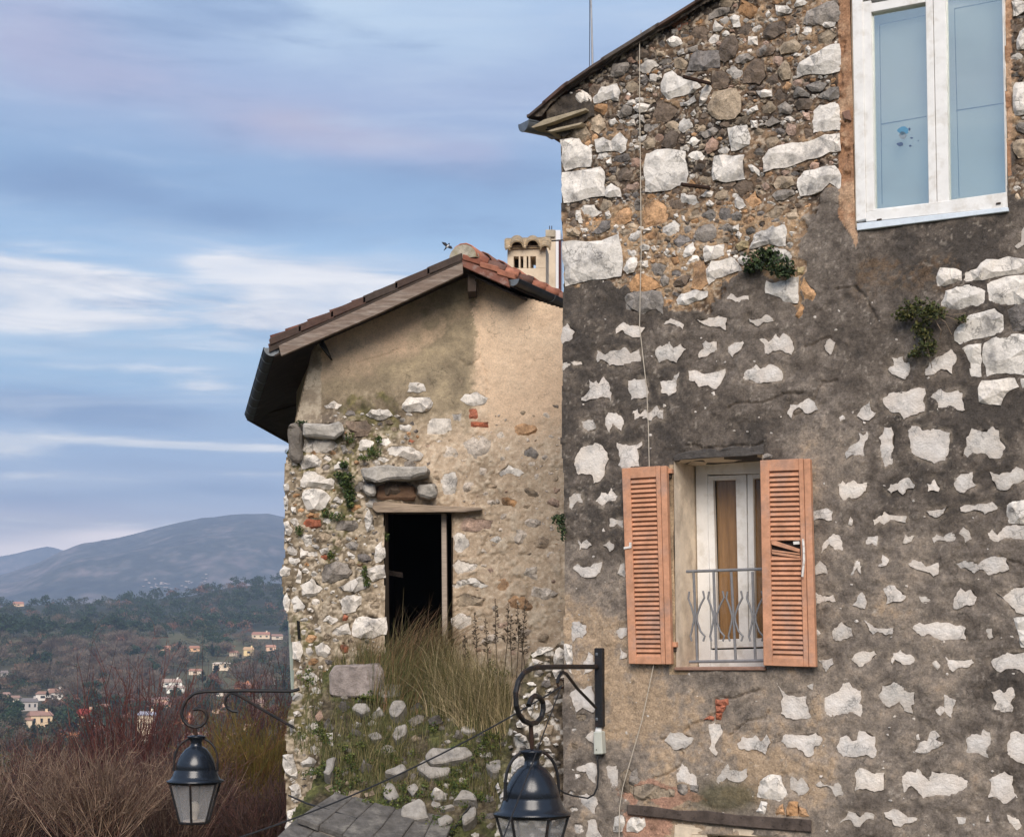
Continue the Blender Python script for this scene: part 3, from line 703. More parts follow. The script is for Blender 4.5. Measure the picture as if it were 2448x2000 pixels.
(1850,1500,3.4716): """w 1150,5 1210,-45 1290,-35 1410,-45 1500,-20 1590,0 1590,100 1500,95 1350,85 1280,50 1220,70 1180,40
w 745,-65 800,-30 870,5 990,0 985,50 930,60 860,30 820,55 790,20
w 480,60 500,0 560,-50 640,0 655,70 600,90 545,110 485,90
s 1990,-80 2120,-90 2120,155 2050,160 2020,20
w 1755,0 1815,0 1820,80 1790,95 1765,50
w 350,10 390,50 360,70 350,60
w 640,260 690,205 830,190 855,220 800,270 720,325 670,290
w 970,270 990,210 1050,180 1090,220 1130,220 1170,265 1130,305 1060,300 1000,260 985,305
w 1310,290 1345,270 1380,310 1355,350
w 1420,240 1450,265 1560,270 1640,260 1660,290 1600,330 1530,330 1480,365 1440,310
w 1800,280 1900,210 2120,190 2120,390 1960,340 1880,370
w 365,265 430,265 480,250 490,300 450,340 430,370 400,310
w 25,450 60,510 100,550 200,575 270,565 280,650 310,740 230,750 160,760 60,710 60,620 80,570
w 270,480 325,460 320,515 290,500
w 415,570 490,545 540,520 570,460 620,450 660,500 720,520 710,620 735,700 720,740 640,700 570,720 500,735 420,700 415,640
w 865,560 900,480 990,450 1040,460 1090,520 1165,530 1165,630 1140,640 1150,710 1080,690 1040,610 960,660 900,620
w 1410,550 1510,600 1480,680 1470,745 1410,690 1380,730 1340,680 1380,650 1420,670
w 1805,530 1870,510 1910,540 1970,490 2000,560 1960,620 1985,660 1970,700 1920,700 1830,680 1850,620
w 60,940 100,880 200,890 350,870 400,910 390,960 340,980 330,1050 290,1070 240,1020 190,990 110,990
w 520,990 550,910 600,890 650,940 690,930 710,850 760,860 840,900 850,1060 830,1080 770,1050 690,1070 580,1070 540,1030
w 1170,1030 1210,950 1270,940 1300,860 1340,850 1375,900 1340,930 1405,950 1340,1000 1240,1040
w 1180,890 1200,880 1210,930 1185,930
w 1590,930 1640,880 1720,890 1740,840 1805,870 1805,960 1770,1010 1780,1080 1700,1040 1590,1040
w 1935,1020 1960,880 2000,855 2120,880 2120,1130 2000,1100 1940,1050
w 680,1200 720,1160 800,1190 840,1210 920,1200 915,1340 840,1360 770,1330 680,1350 690,1270
w 1065,1230 1110,1190 1180,1200 1190,1170 1230,1220 1290,1260 1310,1190 1450,1200 1540,1230 1610,1270 1590,1340 1500,1390 1350,1390 1240,1415 1200,1370 1140,1310 1080,1365 1070,1290
w 1780,1260 1850,1220 1910,1190 1980,1230 1970,1300 1990,1370 2020,1410 1900,1460 1850,1410 1775,1410 1800,1330
w 140,1280 150,1225 200,1270 230,1240 270,1280 300,1330 270,1370 210,1390 150,1340
w 350,1300 390,1265 420,1300 490,1310 540,1280 595,1390 520,1400 490,1340 430,1310 370,1315
w 535,1640 590,1580 620,1520 680,1525 720,1570 760,1530 840,1550 830,1590 770,1590 720,1650 670,1640 640,1590 580,1600
w 915,1530 990,1500 1060,1530 1110,1570 1190,1580 1160,1610 1090,1620 1050,1655 1000,1640 980,1590 930,1570
w 1510,1570 1540,1570 1590,1580 1585,1620 1530,1630
w 1755,1610 1775,1550 1790,1610
w 1930,1550 1970,1570 2030,1590 2055,1640 2020,1680 1980,1640 1940,1590
o 110,1500 130,1440 210,1440 210,1560 115,1560
o 215,1480 270,1500 300,1560 215,1560"""}
TR_B = {
(580,530,2.656): """s 1045,1080 1060,1020 1150,1030 1165,1075 1100,1085
s 1020,1150 1060,1110 1190,1115 1210,1150 1180,1200 1050,1210 1010,1180
s 780,1225 820,1190 920,1190 955,1230 900,1255 810,1245
s 1165,1290 1200,1250 1320,1250 1330,1320 1280,1350 1170,1350
s 1380,1130 1410,1095 1490,1080 1560,1120 1540,1155 1440,1165
s 515,1165 580,1135 630,1160 600,1190 530,1185
b 390,1300 400,1280 620,1280 640,1330 600,1370 400,1365
b 660,1270 790,1260 820,1300 800,1370 720,1380
s 370,1440 390,1390 480,1375 570,1390 620,1430 580,1470 420,1475
s 370,1540 400,1495 460,1485 520,1530 500,1570 390,1580
s 375,1650 400,1600 470,1595 540,1640 600,1640 590,1700 480,1695 380,1690
s 580,1560 620,1530 680,1560 670,1590 590,1590
s 920,1450 960,1430 1060,1430 1150,1480 1130,1515 1040,1510 940,1490
s 1330,1220 1390,1215 1395,1270 1340,1260
r 1440,1190 1480,1180 1500,1260 1440,1250
r 1450,1270 1560,1270 1560,1305 1450,1300
g 1785,1460 1830,1430 1880,1480 1860,1510 1790,1490
s 1620,1600 1690,1545 1790,1600 1760,1620 1700,1600 1640,1620""",
(660,950,2.893): """g 545,640 580,590 670,590 690,640 650,670 560,660
t 970,660 990,590 1080,590 1120,640 1090,690 990,690
s 1145,560 1170,525 1240,520 1255,580 1230,680 1160,680 1145,620
b 700,640 750,600 900,590 960,640 880,700 720,690
s 190,700 210,650 330,645 395,700 350,780 230,790
s 400,730 430,690 475,720 460,750
g 415,910 450,860 560,855 580,900 550,930 430,930
s 620,850 650,780 680,830 690,920 640,940
s 325,850 380,835 415,850 370,890
o 220,820 250,800 310,805 310,840 230,840
r 200,880 220,850 320,850 320,900 220,905
s 185,980 200,950 265,955 260,1020 220,1040
g 485,1020 530,1000 585,1020 570,1060 500,1050
s 490,1050 560,1100 550,1125 510,1100
g 325,1220 350,1160 430,1135 510,1160 540,1210 510,1250 390,1290 330,1280
s 165,1010 200,1060 290,1070 300,1100 180,1115
s 310,1060 370,1040 390,1080 330,1090
s 690,1040 740,1000 765,1110 700,1150
s 630,1190 700,1165 760,1160 768,1250 680,1280 640,1240
s 445,1400 500,1370 600,1375 600,1430 560,1480 470,1495
s 120,1400 160,1365 215,1440 200,1480 130,1490
s 65,1400 90,1350 115,1400 110,1500 75,1470
s 40,1210 70,1165 120,1190 110,1230 50,1240
s 150,1280 170,1190 190,1210 185,1290
s 245,1230 270,1200 300,1220 290,1255
s 385,1640 420,1590 510,1560 530,1640 440,1650
s 535,1600 560,1530 640,1515 770,1520 770,1640 650,1665 540,1650
s 275,1600 320,1575 330,1620 290,1635
s 125,1690 180,1680 200,1736 180,1830 125,1800
s 1225,960 1260,935 1310,950 1340,1020 1280,1080 1230,1050
s 1220,1160 1260,1120 1330,1140 1400,1150 1370,1200 1270,1225
s 1220,1300 1290,1255 1380,1250 1470,1300 1420,1320 1330,1290 1240,1330
s 1210,1530 1270,1490 1350,1510 1360,1570 1290,1600 1220,1580
p 1290,860 1330,830 1500,850 1490,910 1350,930 1280,910
s 1480,990 1540,960 1575,990 1530,1010
t 1240,1390 1300,1350 1450,1390 1420,1440 1270,1450
p 1460,1190 1490,1175 1510,1200 1480,1220
o 1560,700 1600,690 1670,720 1650,760 1570,745
s 885,275 900,260 925,290 900,295
s 1095,300 1120,290 1150,300 1120,312
s 580,400 600,395 615,420 595,430
s 450,340 490,340 510,380 470,405
o 245,390 270,375 320,395 280,410
o 330,375 390,370 450,400 400,410
s 65,610 95,600 105,650 75,670
s 65,700 85,680 100,720 90,790 70,780
s 120,760 150,770 155,810 125,810
s 65,870 100,860 130,920 110,960 75,950
s 70,980 120,975 110,1005 75,1005""",
(660,1450,2.8716): """s 190,480 210,450 270,450 310,490 260,530
s 125,620 150,570 200,600 190,640 130,650
s 130,720 170,700 190,740 140,750
s 60,1010 130,1000 150,1080 160,1170 80,1140 60,1080
s 180,1060 240,1020 290,1050 270,1090 200,1100
s 100,780 140,760 150,850 110,880
s 90,1390 150,1360 200,1450 160,1579 90,1579
s 100,1220 160,1200 190,1290 120,1320"""}
TR_C = {
(660,1450,2.8716): """g 520,720 560,680 640,680 650,730 600,760
s 640,750 670,710 740,700 740,740 660,765
g 775,740 800,680 880,670 920,710 880,760 840,790 790,770
g 920,700 970,685 1030,700 1010,720 930,730
s 790,910 820,860 890,830 910,880 840,960
s 1000,1060 1060,990 1330,985 1370,1040 1300,1090 1070,1115
g 960,1150 1020,1070 1060,1120 1210,1120 1190,1190 1060,1200
g 750,1180 800,1130 900,1110 910,1150 830,1185
g 1215,920 1250,890 1290,910 1270,935
g 1370,940 1400,890 1440,900 1420,945
g 570,1110 610,1060 680,1080 670,1130 600,1140
g 320,1180 360,1080 430,1060 400,1150 370,1200
g 740,1300 770,1220 830,1240 850,1330 780,1340
s 1060,1310 1100,1270 1180,1290 1170,1330 1080,1340
t 1045,1250 1080,1230 1110,1260 1060,1275
s 1280,1480 1320,1400 1390,1380 1390,1480 1300,1520
g 330,810 370,780 400,830 380,860 330,840
s 345,870 390,870 395,960 350,940
g 500,870 540,840 590,860 570,890
p 270,770 310,740 330,780 290,800
g 1100,1470 1180,1440 1230,1500 1150,1540
g 900,1250 960,1220 1000,1280 930,1310
g 430,700 480,660 510,700 460,740
g 640,900 700,870 740,910 680,950
g 1040,800 1110,770 1150,810 1080,840"""}
TR_D = {
(1200,1480,5.786): """s 400,490 480,430 650,375 720,400 560,480 430,530
s 720,620 740,420 800,380 860,420 870,600 860,800 740,820 700,720
s 370,1180 400,1000 480,930 470,1030 400,1200
s 350,1230 430,1120 440,1230 390,1330
s 450,1120 500,1190 490,1250 455,1240
s 195,1430 250,1380 330,1430 370,1500 300,1500 210,1490""",
(1180,1730,6.43): """s 320,170 400,135 500,190 530,350 430,270
s 630,330 700,270 740,280 660,370
s 770,380 850,370 890,430 800,420
s 900,300 960,280 990,310 940,340
s 150,880 190,840 240,860 230,910
s 90,1130 140,1040 230,990 230,1060 110,1200
s 30,970 70,900 120,1010 60,1060"""}
# ================= the stone house on the right =================
AA = R(27.8)
A = Plane(at(1700, 1560, 13.5), (math.cos(AA), -math.sin(AA), 0), (0, 0, 1))
hA = thing('stone_house', 'tall old stone house with grey patchy render, white stones showing through and orange shutters', 'house', A.px(1900, 2080))
A_OUT = [(1338, 324), (1344, 262), (1345, 212), (1420, 160), (1500, 110), (1570, 68), (1675, 4), (1740, -36), (2640, -36), (2640, 2090), (1345, 2090),
         (1346, 1550), (1350, 1380), (1349, 1163), (1340, 1060), (1342, 950), (1345, 800), (1343, 707), (1347, 681), (1344, 578), (1339, 505), (1341, 480)]
WIN_UP = [(2034, -44), (2047, 547), (2407, 500), (2400, -90)]
WIN_LO = [(1612, 1101), (1824, 1086), (1830, 1598), (1618, 1599)]
WIN_BOT = [(1655, 1992), (1880, 2000), (1882, 2100), (1655, 2100)]
A_RUB = [(1330, 690), (1400, 672), (1490, 690), (1560, 700), (1610, 742), (1690, 748), (1720, 690), (1800, 640), (1880, 700), (1915, 760), (1925, 640), (1905, 560), (1960, 470), (2012, 440), (2004, -40), (1740, -40), (1330, 200)]
A_RUB2 = [(2412, -60), (2640, -60), (2640, 560), (2412, 470)]
TONE = np.array([(1400,720,.05),(1500,780,.08),(1600,820,.12),(1400,900,.06),(1600,950,.12),(1750,900,.2),(1850,760,.28),(1900,650,.35),(1880,560,.75),(1990,600,.25),(2150,600,.12),(2100,700,.2),(2300,560,.15),(2000,780,.25),(1950,850,.4),(1900,900,.35),(2050,900,.25),(2200,800,.25),(1700,1000,.05),(1800,1040,.12),(1950,1080,.6),(2000,1120,.45),(1450,1000,.06),(1400,1100,.08),(1400,1250,.10),(1400,1350,.15),(1450,1420,.45),(1420,1500,.95),(1440,1620,1.0),(1460,1720,.9),(1540,1680,.8),(1650,1690,.7),(1750,1650,.7),(1640,1625,.25),(1740,1625,.2),(1750,1750,.7),(1850,1750,.65),(1900,1600,.5),(1380,1700,.2),(1380,1850,.25),(1430,1900,.5),(2100,1000,.12),(2250,1050,.08),(2350,1100,.08),(2100,1200,.10),(2300,1250,.12),(2000,1300,.35),(2050,1400,.25),(2200,1400,.45),(2350,1400,.28),(2150,1480,.45),(2100,1550,.45),(2250,1600,.3),(2400,1650,.05),(2200,1720,.35),(2050,1720,.25),(1950,1720,.6),(1950,1850,.65),(2100,1860,.4),(2300,1870,.35),(2420,1850,.05),(2250,1920,.15),(2050,1900,.15),(2150,1970,.35),(2440,1980,.1),(1700,1850,.55),(1600,1850,.8)])
def tone_at(X, Y):
    w = 0; s = 0
    for tx, ty, t in TONE:
        k = 1 / (((X - tx) ** 2 + (Y - ty) ** 2) / 3600 + .25) ** 1.6; w = w + k; s = s + k * t
    return s / w + .06 + .20 * sstep(1150, 1450, Y) * (s / w > .10)
PL_RAMP = [(0.0, lin(76, 70, 65)), (.22, lin(98, 89, 81)), (.42, lin(113, 104, 96)), (.62, lin(134, 123, 112)), (.82, lin(150, 136, 122)), (1.0, lin(171, 149, 125))]
def cramp(t, stops):
    t = np.clip(t, 0, 1); ps = [s[0] for s in stops]
    return np.stack([np.interp(t, ps, [s[1][k] for s in stops]) for k in range(3)], -1)
CRACKS = [[(1740, 975), (1765, 962), (1790, 964), (1830, 960), (1870, 940), (1920, 938)], [(1640, 1066), (1665, 1062), (1680, 1072), (1712, 1068), (1735, 1070), (1760, 1062), (1810, 1066), (1822, 1056)],
          [(1925, 828), (1945, 822), (1960, 812), (1975, 806), (1985, 808)], [(1890, 995), (1935, 972), (1965, 912), (2000, 908)], [(1638, 1750), (1655, 1728), (1685, 1722), (1700, 1708), (1712, 1705), (1712, 1668), (1760, 1668), (1790, 1655), (1815, 1648)],
          [(1560, 1860), (1600, 1850), (1625, 1830), (1630, 1800), (1612, 1770), (1580, 1765)], [(1745, 1755), (1790, 1722), (1830, 1715), (1838, 1698)], [(2300, 1090), (2330, 1040), (2360, 1030)], [(2000, 690), (2040, 685), (2065, 705), (2100, 765)], [(2390, 1330), (2430, 1345), (2448, 1350)]]
def crack_mask(X, Y, wd):
    m = np.zeros(X.shape)
    wx = X + 5 * (vnoise(X / 7, Y / 7, 40) - .5); wy = Y + 5 * (vnoise(X / 7, Y / 7, 41) - .5)
    for c in CRACKS:
        for (ax, ay), (bx, by) in zip(c[:-1], c[1:]):
            s_ = (X > min(ax, bx) - 12) & (X < max(ax, bx) + 12) & (Y > min(ay, by) - 12) & (Y < max(ay, by) + 12)
            if not s_.any(): continue
            px_, py_ = wx[s_], wy[s_]; dx, dy = bx - ax, by - ay; t = np.clip(((px_ - ax) * dx + (py_ - ay) * dy) / (dx * dx + dy * dy + 1e-9), 0, 1)
            d = np.hypot(px_ - ax - t * dx, py_ - ay - t * dy); m[s_] = np.maximum(m[s_], 1 - sstep(wd * .4, wd, d))
    return m
trA = parse(TR_A, A)
plA = [q for _, q in trA]
def near_mask(U, V, polys, rad):
    """distance-like halo round the traced stones (0 far .. 1 at the rim)"""
    m = np.zeros(U.shape); du = abs(U[1, 0] - U[0, 0]) if U.ndim == 2 else .01
    for q in polys:
        mn, mx = q.min(0) - rad, q.max(0) + rad; c = (mn + mx) / 2; hs = (mx - mn) / 2
        i0 = max(int((mn[0] - U[0, 0]) / du), 0); i1 = int((mx[0] - U[0, 0]) / du) + 1; j0 = max(int((mn[1] - V[0, 0]) / du), 0); j1 = int((mx[1] - V[0, 0]) / du) + 1
        s_ = (slice(i0, i1), slice(j0, j1)); uu, vv = U[s_], V[s_]
        if uu.size == 0: continue
        d = np.full(uu.shape, 9.0)
        for a, b in zip(q, np.roll(q, -1, 0)):
            e = b - a; t = np.clip(((uu - a[0]) * e[0] + (vv - a[1]) * e[1]) / (e @ e + 1e-12), 0, 1); d = np.minimum(d, np.hypot(uu - a[0] - t * e[0], vv - a[1] - t * e[1]))
        m[s_] = np.maximum(m[s_], 1 - sstep(0, rad, d))
    return m
def baseA(u, v):      # slow waviness of the whole wall
    return .05 * (fbm(u, v, .9, 3, 3) - .5) + .024 * (fbm(u, v, 3.2, 3, 9) - .5)
def hA_fun(U, V, X, Y):
    n1 = fbm(U, V, 2.2, 5, 11); n2 = fbm(U, V, 7, 5, 17, .62); n3 = fbm(U, V, 30, 3, 23)
    n4 = fbm(U, V, .8, 4, 29)
    wx = X + 70 * (n2 - .5) + 40 * (n1 - .5); wy = Y + 70 * (fbm(U, V, 5, 4, 31) - .5)
    rub = inpoly(wx, wy, A_RUB) | inpoly(wx, wy, A_RUB2)
    t = tone_at(X, Y) + .55 * (n2 - .5) + .95 * (n1 - .5) + .35 * (n3 - .5) + .55 * (fbm(U, V, 13, 4, 62, .65) - .5)
    halo = near_mask(U, V, [q for k, q in trA if k == 'w'], .07)
    t = t - .10 * halo * (n2 > .48)
    C = cramp(t, PL_RAMP)
    C = mixn(C, lin(172, 158, 142), halo ** 2 * sstep(.44, .60, fbm(U, V, 9, 4, 61)) * .42)      # lime smeared round the stones
    ol = sstep(.58, .70, fbm(U, V, 3.0, 5, 37)) * sstep(400, 520, Y) * (1 - sstep(640, 760, Y)) * sstep(2000, 2060, X)      # ochre lichen under the big window
    C = mixn(C, lin(112, 86, 58), ol * .45 * sstep(.4, .6, n3))
    sp = sstep(.80, .86, vnoise(U * 48, V * 48, 43)) * sstep(.45, .6, n2); C = mixn(C, lin(170, 160, 148), sp * .5)   # specks of lime
    # mortar of the rubble masonry
    band = sstep(440, 560, Y) * (1 - sstep(700, 760, Y))
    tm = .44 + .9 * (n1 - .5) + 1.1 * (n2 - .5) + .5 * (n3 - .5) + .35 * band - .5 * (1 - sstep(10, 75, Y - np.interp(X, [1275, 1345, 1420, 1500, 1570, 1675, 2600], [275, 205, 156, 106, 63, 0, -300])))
    Cm = cramp(tm, [(0, lin(48, 42, 38)), (.25, lin(78, 66, 56)), (.5, lin(120, 99, 80)), (.75, lin(158, 132, 105)), (1, lin(182, 152, 120))])
    sp2 = sstep(.66, .74, vnoise(U * 45, V * 45, 44)); Cm = mixn(Cm, lin(190, 176, 158), sp2 * .6)
    C = np.where(rub[..., None], Cm, C)
    # plaster round the big window
    jam = ((X > 2004 + 14 * (n2 - .5) + 40 * sstep(500, 600, Y)) & (X < 2050) & (Y < 590)) | ((X > 2398) & (X < 2418 + 10 * (n2 - .5)) & (Y < 420))
    C = np.where(jam[..., None], mixn(np.broadcast_to(lin(160, 122, 94), C.shape), lin(184, 152, 124), sstep(.4, .65, n2)), C)
    lin_ = (X > 1600) & (X < 1650) & (Y > 1110) & (Y < 1610)
    C = np.where(lin_[..., None], mixn(np.broadcast_to(lin(150, 130, 106), C.shape), lin(190, 166, 136), sstep(.45, .6, n1)), C)
    # pinkish render over the bottom lintel
    pk = inpoly(wx, wy, [(1480, 1880), (1560, 1860), (1640, 1870), (1680, 1930), (1500, 1925)]) | inpoly(wx, wy, [(1480, 1940), (1600, 1945), (1600, 2090), (1480, 2090)])
    C = np.where(pk[..., None], mixn(np.broadcast_to(lin(176, 138, 118), C.shape), lin(140, 110, 92), sstep(.45, .6, n2)), C)
    gm = np.exp(-(((X - 1730) / 70) ** 2 + ((Y - 1905) / 35) ** 2)); C = mixn(C, lin(84, 80, 58), np.clip(gm * 1.3 * (.5 + n2), 0, .8))
    # the patch of bare grey-brown render beside the right shutter is smoother
    H = baseA(U, V) + .016 * (n2 - .5) + .008 * (n3 - .5)
    H = H + np.where(rub, -.007 + .035 * (n2 - .5) + .02 * (n3 - .5), 0)
    H = H - .009 * halo * (~rub)
    cm = crack_mask(X, Y, 3.2) * (~rub); H = H - .022 * cm
    led = sstep(.5, .62, fbm(U, V, 4.5, 4, 47)); H = H + np.where(rub, 0, .010 * led)          # flaked second coat
    # shallow ledge left where the render ends against the bare stones
    return H, C
SA = Stones()
wall_front = None
holesA = [WIN_UP, WIN_LO, WIN_BOT]
sizesA = [.16, .13, .105, .085, .068, .054, .042, .032, .024]
def chooseA(x, y):
    r = random.random()
    if y > 470 and x < 2000: return random.choice('ottttbbggsso')
    if r > .92 and r < .96: return 'o'
    return 't' if r < .26 else 'b' if r < .52 else 'g' if r < .70 else 's' if r < .86 else 'p' if r < .92 else 'r' if r < .96 else 'o'
RUB_IN = [(1352, 690), (1400, 668), (1490, 690), (1560, 700), (1600, 735), (1640, 740), (1700, 690), (1790, 650), (1850, 640), (1900, 640), (1900, 560), (1950, 470), (2004, 440), (2004, -30), (1755, -30), (1680, 20), (1575, 86), (1505, 128), (1425, 178), (1352, 228)]
fillA = fill_stones(A, RUB_IN, plA, sizesA, [60, 140, 300, 600, 1100, 2200, 4200, 7000, 9000], chooseA, gap=.006)
fillA += fill_stones(A, RUB_IN, plA + [q for _, q, r in fillA], [.03, .022, .016], [1200, 1800, 2200], lambda x, y: random.choice('sswtg'), gap=.002)
fillA += fill_stones(A, A_RUB2, plA, [.14, .10, .07, .05, .035], [60, 150, 400, 900, 1500], chooseA, gap=.008)
lowA = [(1348, 1540), (1400, 1540), (1425, 1640), (1400, 1900), (1480, 2085), (1350, 2085)]
fillA += fill_stones(A, lowA, plA, [.075, .055, .04, .03, .022, .016], [14, 30, 60, 120, 260, 400], lambda x, y: random.choice('swwt'), gap=.02)
extraA = fill_stones(A, [(2455, 560), (2640, 520), (2640, 2085), (2455, 2085)], plA, [.15, .12, .09, .06], [40, 60, 60, 60], lambda x, y: 'w', gap=.10)
specks = fill_stones(A, [(1352, 760), (2440, 700), (2440, 2080), (1480, 2080), (1440, 1500), (1352, 1500)], plA, [.014, .010], [130, 200], lambda x, y: 'w', holes=holesA + [[(1480, 1100), (1615, 1095), (1625, 1600), (1500, 1600)], [(1810, 1090), (1945, 1090), (1955, 1600), (1820, 1600)]], gap=.05)
for k, q in trA:
    cx, cy = proj(A.pt(*q.mean(0)))
    hb = (lambda u, v: baseA(u, v))
    pr = .005 if k == 'w' else (.030 if k in 'sgtb' and np.ptp(q, axis=0).max() > .12 else .022)
    SA.add(stone_geo(A, q, k, random.choice(KC[k]), hb, pr, .7 if k == 'w' else .5, random.uniform(.92, 1.06) if k == 'w' else 1.0), np.sqrt(np.prod(np.ptp(q, axis=0))) + .5, m_patch if k == 'w' else m_stone if k == 's' else m_rubble)
for k, q, r in fillA:
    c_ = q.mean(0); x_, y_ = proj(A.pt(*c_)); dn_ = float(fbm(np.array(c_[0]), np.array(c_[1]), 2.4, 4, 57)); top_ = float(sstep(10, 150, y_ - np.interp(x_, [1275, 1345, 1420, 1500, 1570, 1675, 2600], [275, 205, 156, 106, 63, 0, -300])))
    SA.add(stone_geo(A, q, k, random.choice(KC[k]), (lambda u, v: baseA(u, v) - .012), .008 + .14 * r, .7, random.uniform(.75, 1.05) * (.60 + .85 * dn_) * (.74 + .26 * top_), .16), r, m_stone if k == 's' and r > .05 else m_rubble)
for k, q, r in extraA: SA.add(stone_geo(A, q, k, random.choice(KC[k]), baseA, .010, .7), r, m_patch)
for k, q, r in specks: SA.add(stone_geo(A, q, k, random.choice(KC[k]), baseA, .006, .5), r * .2, m_patch)
allA = [q for k, q in trA if k != 'w'] + [q for _, q, r in fillA if r > .03]; flA = [q for k, q in trA if k == 'w'] + [q for _, q, r in extraA]
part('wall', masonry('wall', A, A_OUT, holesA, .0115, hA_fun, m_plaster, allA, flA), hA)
SA.emit(hA)

# body of the house behind its front: sides, reveals of the openings, dark rooms
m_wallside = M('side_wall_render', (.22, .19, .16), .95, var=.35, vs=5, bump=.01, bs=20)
m_reveal = M('reveal_render', (.78, .66, .52), .9, var=.22, vs=5, bump=.006, bs=22, stain=(.46, .37, .28), ss=3)
mb = MB(); o2 = np.array([A.uv(x, y) for x, y in A_OUT]); n = len(o2)
f = A.pt(o2[:, 0], o2[:, 1], -.02); b = A.pt(o2[:, 0], o2[:, 1], -7.0)
mb.add(list(f) + list(b), [(i, (i + 1) % n, n + (i + 1) % n, n + i) for i in range(n)] + [tuple(range(n, 2 * n))])
part('side_wall', mb.mesh('side_wall', m_wallside), hA)
def reveal(px, depth, mat, name, back=True):
    q = A.uv([p[0] for p in px], [p[1] for p in px]); k = len(q); m_ = MB()
    f = A.pt(q[:, 0], q[:, 1], .012); b = A.pt(q[:, 0], q[:, 1], -depth)
    m_.add(list(f) + list(b), [(i, (i + 1) % k, k + (i + 1) % k, k + i) for i in range(k)])
    return part(name, m_.mesh(name, mat), hA)
reveal(WIN_LO, .62, m_reveal, 'window_reveal'); reveal(WIN_UP, .20, m_reveal, 'window_reveal'); reveal(WIN_BOT, .5, m_reveal, 'window_reveal')
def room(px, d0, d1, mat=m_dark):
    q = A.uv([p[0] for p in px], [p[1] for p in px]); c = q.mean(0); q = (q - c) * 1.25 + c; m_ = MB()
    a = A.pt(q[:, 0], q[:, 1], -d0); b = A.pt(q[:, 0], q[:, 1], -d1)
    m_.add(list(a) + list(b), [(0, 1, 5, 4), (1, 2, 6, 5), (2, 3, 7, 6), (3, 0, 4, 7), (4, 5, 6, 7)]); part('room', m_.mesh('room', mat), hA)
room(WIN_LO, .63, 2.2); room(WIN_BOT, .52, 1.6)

# ---- lower window: a white french window, its railing, shutters, sill and lintel ----
HF = -.47
w = part('window', sl_mesh('window', A, [(1662, 1108), (1690, 1107), (1698, 1598), (1670, 1598)], HF - .06, HF + .02, m_white, .006), hA)
def wp(name, pts, h0, h1, mat=m_white, bev=.004, par=None): return part(name, sl_mesh(name, A, pts, h0, h1, mat, bev), par or w)
wp('frame_head', [(1690, 1107), (1840, 1097), (1840, 1131), (1690, 1134)], HF - .06, HF + .016)
wp('sash_stile', [(1690, 1137), (1704, 1137), (1716, 1549), (1701, 1549)], HF - .05, HF + .005)
wp('sash_rail', [(1704, 1137), (1763, 1135), (1763, 1146), (1704, 1148)], HF - .05, HF + .003)
wp('sash_stile', [(1758, 1135), (1784, 1134), (1789, 1546), (1767, 1547)], HF - .05, HF + .006)
wp('sash_stile', [(1786, 1134), (1800, 1133.5), (1806, 1545), (1791, 1546)], HF - .05, HF + .002)
wp('sash_rail', [(1800, 1133), (1840, 1132), (1840, 1143), (1800, 1144)], HF - .05, HF + .003)
wp('sash_rail', [(1716, 1528), (1840, 1524), (1840, 1545), (1716, 1549)], HF - .05, HF + .004)
wp('threshold', [(1698, 1553), (1840, 1549), (1840, 1596), (1698, 1598)], HF - .05, HF - .004, bev=.003)
wp('pane', [(1704, 1146), (1760, 1144), (1768, 1530), (1716, 1530)], HF - .045, HF - .040, m_pane2, 0)
wp('pane', [(1799, 1142), (1840, 1141), (1840, 1528), (1805, 1528)], HF - .045, HF - .040, m_pane2, 0)
def curtain(pts, h):
    m_ = MB(); q = A.uv([p[0] for p in pts], [p[1] for p in pts], h); V = []; K = 28
    for i in range(K + 1):
        t = i / K; a = q[0] + (q[1] - q[0]) * t; b = q[3] + (q[2] - q[3]) * t; hh = h + .007 * math.sin(t * 34) + .004 * math.sin(t * 71)
        V += [A.pt(a[0], a[1], hh), A.pt(b[0], b[1], hh)]
    m_.add(V, [(2 * i, 2 * i + 2, 2 * i + 3, 2 * i + 1) for i in range(K)]); return m_.mesh('curtain', m_curtain, smooth=True)
part('curtain', curtain([(1712, 1130), (1860, 1120), (1860, 1545), (1722, 1545)], HF - .068), w)
part('window_sill', sl_mesh('window_sill', A, [(1611, 1594), (1829, 1593), (1829, 1602), (1611, 1602)], -.5, .035, m_sill, .006), hA)
part('lintel', rough_mesh(sl_mesh('lintel', A, [(1606, 1090), (1625, 1085), (1650, 1078), (1690, 1072), (1720, 1076), (1750, 1066), (1790, 1070), (1826, 1062), (1826, 1086), (1690, 1095), (1610, 1101)], -.4, .012, M('lintel_render', (.085, .076, .07), .95, var=.4, vs=14, bump=.012, bs=30), .004), 2, .008, 22), hA)
